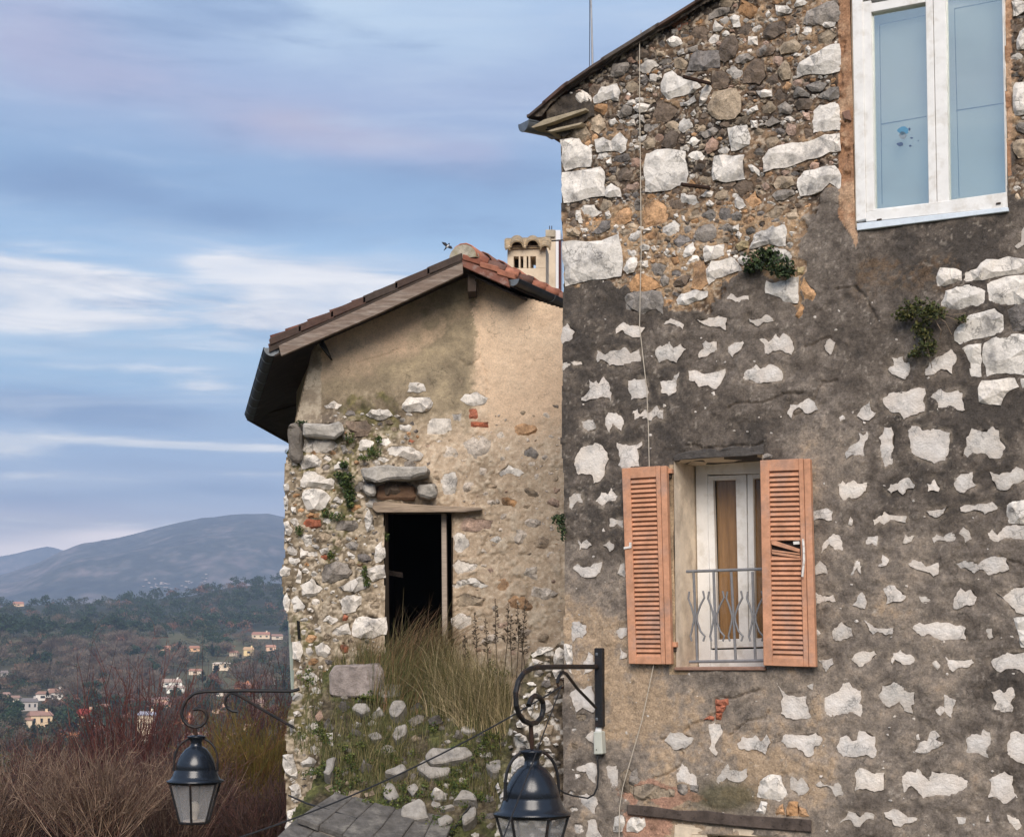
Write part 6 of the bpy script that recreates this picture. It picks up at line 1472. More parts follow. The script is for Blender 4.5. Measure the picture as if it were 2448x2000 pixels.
solo('coping_cable', MB().tube([at(690, 1900, 16.2), at(735, 1920, 16.1), at(770, 1930, 16.0), at(800, 1940, 15.95), at(850, 1955, 15.9), at(900, 1964, 15.9), at(960, 1968, 15.9), at(1000, 1990, 15.9), at(1050, 2000, 15.9), at(1080, 1990, 15.95), at(1105, 1950, 16.05), at(1125, 1925, 16.1)], .010, 6).mesh('coping_cable', m_wire), 'black cable lying along the tiled coping', 'cable')

# ================= plants on the walls, grass on the rubble =================
def leafmat(name, rough=.7):
    return M(name, attr=True, rough=rough, var=.3, vs=30, spec=.25)
m_leaf = leafmat('leaves'); m_grass = leafmat('grass_blades', .8); m_twig = leafmat('twigs', .9)
def leaves(cs, n, size, cols, out_dir=(0, -1, 0), seed=1):
    """n leaf faces through a set of ellipsoids (centre, radii); returns V,F,C arrays"""
    rg = np.random.default_rng(seed); V = []; C = []; tot = sum(np.prod(r) ** .67 for _, r in cs)
    for c, r in cs:
        k = int(n * (np.prod(r) ** .67) / tot) + 1; d = rg.normal(size=(k, 3)); d /= np.linalg.norm(d, axis=1)[:, None]; p = np.array(c) + d * np.array(r) * (rg.random((k, 1)) ** .45)
        a = rg.normal(size=(k, 3)); a /= np.linalg.norm(a, axis=1)[:, None]; b = np.cross(a, rg.normal(size=(k, 3))); b /= np.linalg.norm(b, axis=1)[:, None]; s = size * rg.uniform(.6, 1.3, (k, 1))
        V.append(np.stack([p - a * s, p + b * s * .55, p + a * s, p - b * s * .55], 1)); cc = np.array(cols)[rg.integers(0, len(cols), k)] * rg.uniform(.7, 1.25, (k, 1)); C.append(np.repeat(cc[:, None], 4, 1))
    V = np.concatenate(V).reshape(-1, 3); C = np.concatenate(C).reshape(-1, 3); return V, np.arange(len(V)).reshape(-1, 4), C
def wall_plant(name, pl, spots, n, size, cols, label, cat='plant', seed=1, twigs=()):
    cs = [(pl.px(x, y, h), (rx / F_PX * 15, .06, ry / F_PX * 15)) for x, y, rx, ry, h in spots]; V, F, C = leaves(cs, n, size, cols, seed=seed)
    t = thing(name, label, cat, cs[0][0]); part('leaves', mesh('leaves', V, F, m_leaf, C), t)
    mb = MB()
    for tw in twigs: mb.tube([pl.px(x, y, h) for x, y, h in tw], .004, 4)
    if twigs: part('stem', mb.mesh('stem', M('dry_stem', (.20, .15, .11), .9, var=.2)), t)
    return t
G1 = [lin(52, 66, 42), lin(40, 52, 34), lin(70, 84, 50)]; G2 = [lin(74, 88, 44), lin(58, 76, 40), lin(96, 104, 56)]
wall_plant('wall_plant', A, [(1812, 622, 34, 26, .10), (1865, 636, 34, 26, .12), (1840, 605, 26, 16, .08), (1880, 650, 20, 14, .1), (1790, 640, 16, 12, .06)], 900, .020, G1, 'dark green plant tuft growing from the wall left below the big window', seed=3)
wall_plant('wall_plant', A, [(2195, 735, 45, 22, .12), (2160, 755, 26, 14, .1), (2230, 748, 30, 20, .14), (2205, 790, 24, 26, .1), (2215, 828, 26, 22, .1), (2185, 845, 16, 10, .06), (2298, 762, 14, 8, .08)], 1300, .017, [lin(72, 78, 42), lin(54, 62, 36), lin(98, 96, 56)], 'straggly green plant hanging from the wall near the white blocks at right', seed=4,
           twigs=[[(2235, 752, .1), (2260, 770, .14), (2275, 800, .08)], [(2235, 752, .1), (2268, 758, .16), (2305, 772, .1)], [(2230, 755, .1), (2250, 790, .12), (2246, 810, .08)], [(2240, 745, .1), (2280, 752, .15), (2310, 748, .1)], [(2205, 790, .1), (2222, 850, .1), (2228, 880, .04)]])
wall_plant('wall_plant', A, [(1344, 1250, 14, 24, .02), (1336, 1240, 18, 14, -.02), (1347, 1275, 8, 16, .02)], 260, .016, G1, 'small dark plant at the edge where the two houses meet', seed=5)
wall_plant('ivy_clump', B, [(828, 1150, 24, 26, .26), (836, 1180, 18, 24, .26), (812, 1135, 16, 10, .24), (822, 1110, 14, 10, .22), (838, 1205, 10, 12, .22)], 900, .020, G2 + G1, 'green ivy clump beside the white stones left of the door slab', seed=6)
wall_plant('ivy_clump', B, [(895, 1080, 24, 20, .2), (905, 1050, 10, 18, .2), (835, 1045, 16, 16, .22), (870, 1095, 22, 8, .22)], 420, .016, G2, 'sparse green weeds on the mortar above the jutting slab', seed=7)
wall_plant('ivy_clump', B, [(780, 1225, 16, 16, .22), (805, 1235, 24, 14, .22), (715, 1268, 12, 16, .22), (870, 1370, 10, 24, .22), (877, 1392, 10, 16, .22), (790, 1325, 10, 12, .2)], 520, .016, G2, 'mossy green weeds among the stones left of the doorway', seed=8)
wall_plant('ivy_clump', B, [(697, 1110, 12, 22, .12), (715, 1090, 12, 14, .16), (700, 1035, 10, 20, .2), (720, 1010, 18, 8, .26), (688, 1080, 8, 8, .1)], 420, .015, G1, 'dark green weeds on the upper left corner of the old wall', seed=9)
wall_plant('wall_plant', B, [(925, 1285, 8, 14, .1), (920, 1275, 8, 8, .14)], 90, .012, G2, 'tiny fern at the left door jamb', seed=10)
# blades
def blades(roots, heights, lean, width, cols, seed, bend=.5):
    rg = np.random.default_rng(seed); n = len(roots); d = rg.normal(size=(n, 2)) * .35 + np.array(lean); w = width * rg.uniform(.6, 1.3, n); V = []; k = 4
    az = rg.uniform(0, 6.28, n); sx = np.cos(az) * w; sy = np.sin(az) * w
    for j in range(k + 1):
        t = j / k; p = roots + np.stack([d[:, 0] * heights * (t ** 2) * bend, d[:, 1] * heights * (t ** 2) * bend, heights * (t - .28 * t * t * np.minimum(1, np.abs(d[:, 0]) + .3))], 1); f = 1 - .9 * t
        V += [p + np.stack([sx * f, sy * f, 0 * sx], 1), p - np.stack([sx * f, sy * f, 0 * sx], 1)]
    V = np.stack(V, 1); base = np.arange(n)[:, None] * (2 * (k + 1)); F = np.concatenate([base + np.array([2 * j, 2 * j + 1, 2 * j + 3, 2 * j + 2]) for j in range(k)]); cc = np.array(cols)[rg.integers(0, len(cols), n)] * rg.uniform(.7, 1.2, (n, 1))
    C = np.repeat(cc[:, None], 2 * (k + 1), 1).reshape(-1, 3); return V.reshape(-1, 3), F, C
def scatter(poly, n, seed, pl=None):
    rg = np.random.default_rng(seed); p = np.array(poly, float); r = []
    while len(r) < n:
        q = rg.uniform(p.min(0), p.max(0), (n * 3, 2)); r += list(q[inpoly(q[:, 0], q[:, 1], p)])
    r = np.array(r[:n]); return (pl or Cc).px(r[:, 0], r[:, 1], 0), r
STRAW = [lin(190, 172, 134), lin(164, 148, 112), lin(138, 126, 92), lin(202, 184, 148)]; GRN = [lin(92, 94, 58), lin(74, 80, 48), lin(112, 108, 70), lin(134, 124, 86)]; RUS = [lin(142, 112, 84), lin(116, 94, 74), lin(92, 80, 60)]
grs = []
def tuft(poly, n, h0, h1, lean, cols, seed, w=.004, bend=.6):
    p, _ = scatter(poly, n, seed); h = np.random.default_rng(seed + 90).uniform(h0, h1, n); grs.append(blades(p - np.array((0, 0, .03)), h, lean, w, cols, seed, bend))
tuft([(840, 1600), (1060, 1580), (1100, 1680), (1040, 1720), (900, 1700)], 2600, .25, .64, (.35, -.1), GRN + RUS[:1], 21)
tuft([(920, 1590), (1060, 1580), (1060, 1640), (940, 1640)], 420, .55, .98, (.65, 0), RUS + STRAW[2:3], 22, .0035, .9)
tuft([(1030, 1620), (1100, 1640), (1220, 1690), (1225, 1750), (1130, 1770), (1020, 1720)], 2400, .30, .80, (-.12, -.2), STRAW + GRN, 23, .004, .7)
tuft([(1090, 1690), (1200, 1690), (1210, 1760), (1100, 1760)], 500, .3, .62, (-.75, -.2), STRAW, 24, .004, .8)
tuft([(785, 1580), (900, 1570), (900, 1600), (800, 1610)], 420, .15, .42, (-.1, -.1), GRN + STRAW[1:2], 25, .0035)
tuft([(720, 1640), (790, 1600), (790, 1680), (730, 1760)], 160, .08, .22, (0, -.1), GRN, 26)
tuft([(800, 1680), (1000, 1700), (1200, 1760), (1220, 1900), (1080, 1930), (800, 1890), (760, 1820)], 4200, .06, .26, (0, -.15), GRN, 27)
tuft([(860, 1780), (960, 1760), (960, 1850), (870, 1860)], 420, .15, .4, (.1, -.2), GRN + STRAW[2:3], 28)
tuft([(700, 1745), (775, 1730), (775, 1800), (705, 1800)], 260, .07, .2, (0, -.2), GRN, 30)
k = 0; VV = []; FF = []; CC = []
for V, F, C in grs: VV.append(V); FF.append(F + k); CC.append(C); k += len(V)
g = part('dry_grass', mesh('dry_grass', np.concatenate(VV), np.concatenate(FF), m_grass, np.concatenate(CC)), None, kind='stuff'); g['label'] = 'dry straw and green grass growing on the rubble bank below the doorway'; g['category'] = 'grass'
rg = np.random.default_rng(77); cs = []
for (x, y, rx, ry, m_) in ((840, 1790, 60, 40, 14), (820, 1870, 50, 40, 10), (930, 1800, 70, 50, 12), (1080, 1850, 60, 40, 12), (1120, 1900, 50, 40, 12), (1190, 1690, 26, 60, 16), (1195, 1620, 20, 50, 12), (1170, 1760, 40, 40, 10), (1060, 1970, 60, 26, 12), (960, 1955, 70, 14, 9), (800, 1955, 60, 14, 5), (880, 1920, 60, 8, 8), (760, 1745, 30, 24, 8), (900, 1670, 60, 16, 8), (1090, 1720, 90, 20, 8), (960, 1900, 80, 26, 12), (1130, 1800, 60, 40, 10), (750, 1850, 30, 20, 6), (740, 1615, 20, 20, 6)):
    for _ in range(m_): cs.append((Cc.px(x + rg.normal() * rx * .5, y + rg.normal() * ry * .5, .06), (.06, .05, .045)))
V, F, C = leaves(cs, 6500, .014, G2 + [lin(96, 100, 44)], seed=12)
g = part('ground_weeds', mesh('ground_weeds', V, F, m_leaf, C), None, kind='stuff'); g['label'] = 'low green weeds and moss creeping between the fallen stones'; g['category'] = 'weeds'
# tall dead flower stalks, one by one
stalk_lab = 'tall dry flower stalk standing in the grass against the sandy wall'
rgk = random.Random(5)
for (x0, y0, x1, y1) in ((1142, 1590, 1134, 1465), (1190, 1600, 1184, 1430), (1205, 1590, 1215, 1440), (1235, 1600, 1237, 1440), (1246, 1600, 1256, 1432), (1112, 1600, 1112, 1520), (1262, 1610, 1240, 1480), (1170, 1600, 1160, 1480), (1225, 1600, 1222, 1470)):
    Y = 17.3; a = at(x0, y0 + 20, Y); b = at(x1, y1, Y); V = []; mb = MB().tube([a, a + (b - a) * .5 + np.array((rgk.uniform(-.02, .02), 0, 0)), b], [.006, .005, .003], 5)
    for i in range(80):
        t = rgk.uniform(.42, 1); p = a + (b - a) * t; d = np.array((rgk.uniform(-1, 1), rgk.uniform(-1, 1), rgk.uniform(0, .8))) * .030 * (1.25 - t) * 1.8; e = np.array((rgk.uniform(-1, 1), rgk.uniform(-1, 1), rgk.uniform(-1, 1))) * .010
        mb.add([p, p + d + e, p + d * 1.5, p + d - e], [(0, 1, 2, 3)])
    solo('flower_stalk', mb.mesh('flower_stalk', bpy.data.materials.get('dead_stalk') or M('dead_stalk', (.11, .085, .06), .9, var=.3, vs=30)), stalk_lab, 'plant', 'dry flower stalks by the sandy wall')
# ================= land: the village slope, valley, hillsides and mountains =================
def yang(y): return (1560 - y) / F_PX
HX = [-2200, -900, -300, 0, 60, 200, 300, 450, 560, 640, 720, 900, 1400, 2400, 4000]; HY = [1470, 1475, 1468, 1462, 1456, 1452, 1446, 1432, 1408, 1402, 1398, 1410, 1440, 1470, 1480]
MX = [-3000, -1500, -600, 0, 97, 145, 193, 283, 363, 484, 587, 640, 683, 800, 1100, 1500, 2400, 4000]; MY = [1440, 1430, 1410, 1384, 1356, 1333, 1318, 1304, 1284, 1256, 1244, 1241, 1246, 1262, 1300, 1340, 1360, 1400]
FX = [-3000, -1200, -400, -120, 0, 45, 90, 114, 131, 155, 187, 249, 276, 500, 900, 2000, 4000]; FY = [1400, 1380, 1350, 1352, 1336, 1327, 1316, 1311.5, 1314, 1321, 1317, 1303, 1301, 1310, 1330, 1360, 1400]
def azx(az): return PW / 2 + F_PX * np.tan(np.clip(az, -1.2, 1.2))
R_N = np.log([3, 20, 30, 55, 110, 200, 300, 360, 430, 520, 640, 780, 900]); Z_N = [-4.3, -4.4, -5.2, -10, -19, -25, -26, -25, -21.5, -17.5, -10.5, 2.0, 12.0]
def zt(r, az):
    r = np.asarray(r, float); az = np.asarray(az, float); X = azx(az); lr = np.log(np.maximum(r, 1))
    hc = yang(np.interp(X, HX, HY)) * 1500; z = np.interp(lr, R_N, Z_N)
    t = sstep(900, 1500, r); z = z + (hc - 12) * t * (r <= 1500) + np.where(r > 1500, (hc - 12) - (hc + 60) * sstep(1500, 2300, r), 0)
    mc = yang(np.interp(X, MX, MY)) * 4800; t2 = sstep(2200, 4800, r) ** .8; z = z + (mc + 48) * t2 * (r <= 4800) + np.where(r > 4800, (mc + 48) - (mc + 60) * sstep(4800, 5600, r), 0)
    fc = yang(np.interp(X, FX, FY)) * 6500; z = z + np.where(r > 5600, (fc + 60) * sstep(5600, 6500, r), 0)
    u = r * np.sin(az); v = r * np.cos(az)
    z = z + 5.0 * (fbm(u, v, 1 / 160., 3, 1) - .5) * sstep(120, 500, r) * (1 - .5 * sstep(1300, 1500, r)) + (100 * (fbm(u, v, 1 / 900., 5, 2) - .5) - 70 * np.abs(fbm(u, v * .5, 1 / 420., 4, 7) - .5)) * sstep(2300, 3300, r) * (1 - sstep(4200, 4780, r)) + .3 * (fbm(u, v, .2, 3, 5) - .5)
    return z
def march(px, py, r0=120., r1=4700., n=1800):
    d = ray(px, py); hor = math.hypot(d[0], d[1]); az = math.atan2(d[0], d[1]); rr = np.exp(np.linspace(math.log(r0), math.log(r1), n)); zz = zt(rr, np.full(n, az)); s = rr * d[2] / hor
    k = np.nonzero(zz >= s)[0]
    if len(k) == 0: return None
    r = rr[k[0]]; return np.array((r * math.sin(az), r * math.cos(az), zz[k[0]])), r
def polar(name, rs, azs, mat, colf):
    Rr, Az = np.meshgrid(rs, azs, indexing='ij'); Z = zt(Rr, Az); P = np.stack([Rr * np.sin(Az), Rr * np.cos(Az), Z], -1); nr, na = Rr.shape; idx = np.arange(nr * na).reshape(nr, na)
    F = np.stack([idx[:-1, :-1], idx[:-1, 1:], idx[1:, 1:], idx[1:, :-1]], -1).reshape(-1, 4)[:, ::-1]; o = part(name, mesh(name, P.reshape(-1, 3), np.ascontiguousarray(F), mat, colf(P, Rr, Az).reshape(-1, 3), True), None, 'structure'); return o
m_land = M('land', attr=True, rough=1, var=.22, vs=.05, bump=.4, bs=.3)
def c_near(P, r, az):
    n1 = fbm(P[..., 0], P[..., 1], 1 / 60., 5, 33); n2 = fbm(P[..., 0], P[..., 1], 1 / 8., 4, 35)
    C = cramp(.5 + .9 * (n1 - .5) + .7 * (n2 - .5), [(0, lin(50, 50, 38)), (.4, lin(78, 72, 54)), (.7, lin(96, 92, 62)), (1, lin(124, 108, 82))]); return mixn(C, lin(52, 56, 42), sstep(850, 1000, r))
azn = np.concatenate([np.linspace(-math.pi, R(-26), 60)[:-1], np.linspace(R(-26), R(-4), 260)[:-1], np.linspace(R(-4), math.pi, 70)])
polar('ground', np.exp(np.linspace(math.log(2.), math.log(2350), 180)), azn, m_land, c_near)
def c_mt(P, r, az):
    n1 = fbm(P[..., 0], P[..., 1], 1 / 420., 6, 34, .62); n2 = fbm(P[..., 0], P[..., 1], 1 / 70., 4, 36, .6)
    return cramp(.46 + 1.2 * (n1 - .5) + .8 * (n2 - .5) + .45 * (vnoise(P[..., 0] / 14., P[..., 1] / 14., 38) - .5), [(0, lin(40, 46, 48)), (.35, lin(66, 70, 66)), (.55, lin(98, 92, 88)), (.75, lin(126, 112, 108)), (1, lin(168, 152, 148))])
azm = np.concatenate([np.linspace(R(-40), R(-19), 40)[:-1], np.linspace(R(-19), R(-7), 320)[:-1], np.linspace(R(-7), R(38), 90)])
m_mtn = M('mountain_scrub', attr=True, rough=1, var=.28, vs=.02, bump=8, bs=.02)
polar('mountain', np.concatenate([np.linspace(2300, 4800, 130), np.linspace(4830, 5600, 14)]), azm, m_mtn, c_mt)
polar('far_mountain', np.concatenate([np.linspace(5580, 6500, 50), np.linspace(6530, 7000, 6)]), azm, m_mtn, c_mt)

# ---- trees ----
def tree_mesh(kind, seed):
    rg = np.random.default_rng(seed); V = []; F = []; C = []; n = 900
    d = rg.normal(size=(n, 3)); d[:, 2] = np.abs(d[:, 2]) * 1.0 - .15; d /= np.linalg.norm(d, axis=1)[:, None]
    lob = np.array([rg.normal(size=3) * (.42, .42, .20) + (0, 0, .58) for _ in range(7)]); p = lob[rg.integers(0, 7, n)] + d * rg.uniform(.22, .44, (n, 1)) * (1, 1, .8)
    if kind == 'pine': p = p * (.85, .85, 1.15) + (0, 0, -.02)
    if kind == 'cypress': p = (p - (0, 0, .5)) * (.28, .28, 1.5) + (0, 0, .85)
    a = rg.normal(size=(n, 3)); a = a / np.linalg.norm(a, axis=1)[:, None]; b = np.cross(a, rg.normal(size=(n, 3))); b /= np.linalg.norm(b, axis=1)[:, None]
    if kind == 'bare': a = a * .35 + (p - (0, 0, .1)); a /= np.linalg.norm(a, axis=1)[:, None]; s = rg.uniform(.05, .12, (n, 1)); w = .22
    else: s = rg.uniform(.045, .10, (n, 1)); w = .75
    Q = np.stack([p - a * s, p + b * s * w, p + a * s, p - b * s * w], 1).reshape(-1, 3)
    pal = {'bare': [lin(112, 98, 84), lin(96, 86, 76), lin(124, 106, 90), lin(100, 92, 80)], 'oak': [lin(66, 72, 54), lin(54, 62, 48), lin(80, 82, 60)], 'pine': [lin(48, 68, 48), lin(40, 58, 42), lin(60, 76, 52)], 'rust': [lin(116, 90, 76), lin(104, 80, 68), lin(134, 98, 76)], 'cypress': [lin(38, 50, 36), lin(32, 44, 34)]}[kind]
    cc = np.repeat((np.array(pal)[rg.integers(0, len(pal), n)] * rg.uniform(.75, 1.2, (n, 1)))[:, None], 4, 1).reshape(-1, 3)
    mb = MB().tube([(0, 0, -.25), (.02, 0, .2), (0, .02, .55)], [.05, .035, .015], 5)
    for k in range(4): mb.tube([(0, 0, .2 + .06 * k), tuple(lob[k])], [.02, .006], 4)
    tv = np.array(mb.V); F = [tuple(f) for f in (np.arange(len(Q)).reshape(-1, 4))] + [tuple(i + len(Q) for i in f) for f in mb.F]
    return np.concatenate([Q, tv]), F, np.concatenate([cc, np.tile(lin(70, 60, 52), (len(tv), 1))])
m_fol = M('hillside_foliage', attr=True, rough=1, var=.2, vs=.8)
TM = {k: [tree_mesh(k, 100 + i * 7 + hash_) for i in range(3)] for hash_, k in enumerate(('bare', 'oak', 'pine', 'rust', 'cypress'))}
TME = {k: [mesh({'bare': 'bare_tree', 'oak': 'evergreen_oak', 'pine': 'pine_tree', 'rust': 'russet_tree', 'cypress': 'cypress'}[k], V, F, m_fol, C) for V, F, C in l] for k, l in TM.items()}
NM = {'bare': ('bare_tree', 'leafless grey brown tree on the hillside among the houses', 'bare hillside trees'), 'oak': ('evergreen_oak', 'dark evergreen oak on the hillside among the houses', 'evergreen oaks on the hillside'),
      'pine': ('pine_tree', 'dark green pine on the wooded hillside', 'hillside pines'), 'rust': ('russet_tree', 'russet brown tree with dry leaves on the hillside', 'russet hillside trees'), 'cypress': ('cypress', 'slim dark cypress on the hillside', 'hillside cypresses')}
HOUSES = [
 (22, 44, 1668, 1678, 3, (222, 206, 188), (160, 128, 112), 1, 'small beige house left of the grey porch house'),
 (236, 262, 1690, 1702, 4, (230, 214, 196), (168, 128, 110), 1, 'small white house right of the bright red roof'),
 (284, 312, 1716, 1728, 4, (224, 196, 172), (160, 116, 98), 2, 'beige house among red twigs left of the tall cream block'),
 (452, 480, 1604, 1613, 3, (228, 208, 186), (170, 124, 104), 1, 'small pale house in the dark trees left of the flat roofed villa'),
 (506, 534, 1654, 1664, 3, (232, 220, 204), (168, 132, 116), 1, 'small white house between the stepped pair and the orange villa'),
 (506, 540, 1694, 1705, 4, (226, 192, 166), (164, 122, 104), 2, 'peach house just below the left bracket scroll'),
 (640, 668, 1700, 1712, 4, (228, 204, 180), (166, 126, 108), 1, 'pale house between the lantern brace and the wall corner'),
 (540, 572, 1758, 1768, 3, (230, 198, 172), (172, 132, 114), 2, 'peach house above the olive hedge'),
 (330, 352, 1580, 1588, 3, (222, 200, 178), (160, 120, 104), 0, 'tiny pale house at the lower edge of the dark woods'),
 (548, 566, 1560, 1568, 3, (226, 206, 184), (170, 126, 106), 0, 'tiny white house left of the yellow one'),
  # x0, x1, eave y, base y, ridge rise px, wall, roof, windows, label
 (86, 118, 1660, 1675, 4, (226, 216, 206), (150, 116, 98), 1, 'low white wing with grey brown roof, joined to the long white villa at left'),
 (117, 150, 1657, 1675, 6, (232, 224, 214), (152, 116, 98), 2, 'long white villa with brown roof and two dark windows, upper left of the cream house'),
 (52, 88, 1678, 1698, 5, (186, 178, 172), (120, 112, 108), 3, 'grey house with dark porch openings below the long white villa'),
 (75, 123, 1712, 1738, 6, (232, 204, 168), (160, 124, 108), 3, 'cream house with three small square windows on the lower slope'),
 (57, 75, 1722, 1740, 3, (228, 206, 178), (170, 130, 110), 0, 'small cream annex left of the cream house with three windows'),
 (180, 219, 1711, 1738, 9, (226, 186, 156), (150, 62, 52), 1, 'peach house with bright red roof on the lower slope'),
 (146, 190, 1750, 1764, 4, (226, 148, 100), (150, 110, 96), 0, 'low bright orange house just above the near bushes'),
 (328, 364, 1712, 1770, 5, (226, 206, 178), (190, 190, 200), 6, 'tall narrow cream block seen through the red twigs'),
 (358, 402, 1671, 1678, 3, (226, 194, 170), (170, 136, 124), 3, 'upper pale pink villa of the two stepped ones behind the red twigs'),
 (356, 406, 1684, 1694, 4, (224, 182, 154), (166, 126, 112), 3, 'lower pink villa of the two stepped ones behind the red twigs'),
 (388, 433, 1631, 1641, 5, (240, 238, 226), (176, 150, 134), 2, 'bright white villa with small chimney, upper one of a stepped pair'),
 (399, 440, 1645, 1657, 4, (238, 236, 224), (170, 150, 136), 2, 'bright white lower building of the stepped pair'),
 (566, 601, 1642, 1664, 6, (214, 146, 104), (158, 110, 92), 1, 'orange villa with hipped roof just above the left lantern bracket'),
 (508, 548, 1587, 1603, 2, (232, 212, 188), (226, 206, 184), 2, 'flat roofed cream villa among dark trees in the middle of the slope'),
 (602, 644, 1517, 1527, 4, (226, 204, 176), (168, 122, 104), 3, 'long pale villa with brown roof, highest on the slope near the wall'),
 (650, 676, 1520, 1528, 3, (214, 198, 176), (160, 124, 108), 1, 'small pale house right of the highest long villa'),
 (583, 606, 1553, 1567, 4, (230, 206, 156), (196, 160, 124), 1, 'yellow house half hidden by dark trees'),
 (637, 659, 1546, 1556, 3, (232, 194, 166), (190, 140, 116), 1, 'pink box shaped house near the corner of the ruined wall'),
 (385, 410, 1548, 1555, 3, (232, 194, 164), (182, 132, 110), 1, 'small peach house left of centre at the edge of the woods'),
 (454, 477, 1549, 1558, 3, (230, 184, 142), (178, 126, 102), 1, 'orange beige house at the edge of the woods'),
 (644, 658, 1626, 1635, 3, (206, 204, 198), (150, 130, 120), 0, 'tiny white hut among trees near the wall corner'),
 (416, 456, 1716, 1731, 4, (212, 150, 112), (160, 110, 92), 2, 'terracotta coloured house behind the bare twigs left of the lantern scroll'),
 (582, 612, 1737, 1748, 4, (226, 192, 160), (176, 138, 120), 2, 'beige house low on the slope right of the lantern'),
 (422, 490, 1756, 1768, 3, (224, 186, 160), (186, 146, 128), 5, 'long pink building just above the lantern handle'),
 (660, 694, 1760, 1774, 4, (226, 190, 162), (170, 128, 110), 2, 'pink house touching the corner of the ruined wall, low on the slope'),
 (602, 630, 1680, 1691, 5, (208, 180, 156), (160, 130, 116), 1, 'beige house with sloping roof under the lantern brace'),
 (5, 20, 1660, 1669, 3, (214, 194, 172), (170, 136, 120), 0, 'tiny beige hut at the left edge of the picture'),
 (2, 18, 1608, 1617, 3, (190, 184, 178), (140, 126, 118), 1, 'small grey house at the left edge, higher up'),
 (32, 56, 1443, 1450, 3, (226, 190, 156), (176, 124, 104), 1, 'tiny house standing on the wooded ridge at left'),
 (115, 150, 1851, 1874, 5, (226, 196, 168), (178, 134, 116), 2, 'peach house low down seen through the brown bush'),
 (170, 210, 1846, 1868, 5, (226, 180, 148), (176, 126, 106), 2, 'pinkish house low down, right of the peach one behind the brown bush')]
m_hw = {}; m_hr = {}
def hmat(d, c, nm, **k):
    if c not in d: d[c] = M(nm, srgb(*c), .9, var=.08, vs=.4, **k)
    return d[c]
hpos = []
m_hwin = M('dark_window', (.03, .035, .04), .3, var=0)
for x0, x1, ye, yb, rise, wc, rc, nw, lab in HOUSES:
    hit = march((x0 + x1) / 2, yb, 100)
    if hit is None: continue
    p, r = hit; s = r / F_PX * 1.0; w_ = (x1 - x0) * s; h_ = (yb - ye) * s; rr = rise * s * 1.6; dp_ = max(w_ * .6, 5.0); az = math.atan2(p[0], p[1]); rz = -az + random.uniform(-.25, .25); hpos.append(((x0 + x1) / 2, x1 - x0, yb, p))
    mt = Matrix.Translation(Vector(p)) @ Matrix.Rotation(rz, 4, 'Z'); W_ = lambda a, b, c_: mt @ Vector((a, b, c_))
    t = thing('hillside_house', lab, 'house', p)
    a, d = w_ / 2, dp_; e = .35
    part('wall', MB().prism([W_(-a, 0, -4), W_(a, 0, -4), W_(a, d, -4), W_(-a, d, -4)], [W_(-a, 0, h_), W_(a, 0, h_), W_(a, d, h_), W_(-a, d, h_)]).mesh('wall', hmat(m_hw, wc, 'house_render')), t)
    mbr = MB().add([W_(-a - e, -e, h_), W_(a + e, -e, h_), W_(a + e, d + e, h_), W_(-a - e, d + e, h_), W_(-a * .92, d / 2, h_ + rr), W_(a * .92, d / 2, h_ + rr)], [(0, 1, 5, 4), (2, 3, 4, 5), (1, 2, 5), (3, 0, 4), (3, 2, 1, 0)]); rfo = part('roof', mbr.mesh('roof', hmat(m_hr, rc, 'house_roof')), t)
    if rise > 3: part('chimney', MB().box(W_(a * .6, d * .45, h_ + rr * .9), .7, .7, 1.4, rz).mesh('chimney', hmat(m_hw, wc, 'house_render')), rfo)
    rows_ = 2 if h_ > 9 and nw >= 4 else 1; per = max(1, nw // rows_)
    for i in range(nw):
        cx = -a + w_ * ((i % per) + .5) / per; zc_ = h_ * (.58 if rows_ == 1 else (.72 - .4 * (i // per))); ww = min(1.5, w_ / per * .32); hh = min(1.6, h_ * .36)
        wf = part('window', MB().prism([W_(cx - ww / 2, -.06, zc_ - hh / 2), W_(cx + ww / 2, -.06, zc_ - hh / 2), W_(cx + ww / 2, -.06, zc_ + hh / 2), W_(cx - ww / 2, -.06, zc_ + hh / 2)], [W_(cx - ww / 2, .1, zc_ - hh / 2), W_(cx + ww / 2, .1, zc_ - hh / 2), W_(cx + ww / 2, .1, zc_ + hh / 2), W_(cx - ww / 2, .1, zc_ + hh / 2)]).mesh('window', m_hwin), t)
rt = random.Random(11); cand = []
def clear(x, y, top=None, wpx=0):
    for hx, hw, hy, _ in hpos:
        if abs(x - hx) < hw / 2 + wpx * .8 and y > hy - 22 and (top is None or top < hy - 2) and y < hy + 70: return False
    return True
def kind_at(x, y):
    # mostly pines on the ridge, a big grove of bare trees in the middle left, mixed gardens lower down
    if y < 1545 + 14 * math.sin(x / 60.): return rt.choices(['pine', 'oak', 'rust', 'bare'], [.56, .28, .10, .06])[0]
    grove = math.exp(-(((x - 260) / 190) ** 2 + ((y - 1600) / 75) ** 2))
    if rt.random() < grove * 1.1: return rt.choices(['bare', 'rust', 'oak'], [.8, .12, .08])[0]
    return rt.choices(['oak', 'pine', 'bare', 'rust', 'cypress'], [.46, .22, .19, .10, .03])[0]
far = []
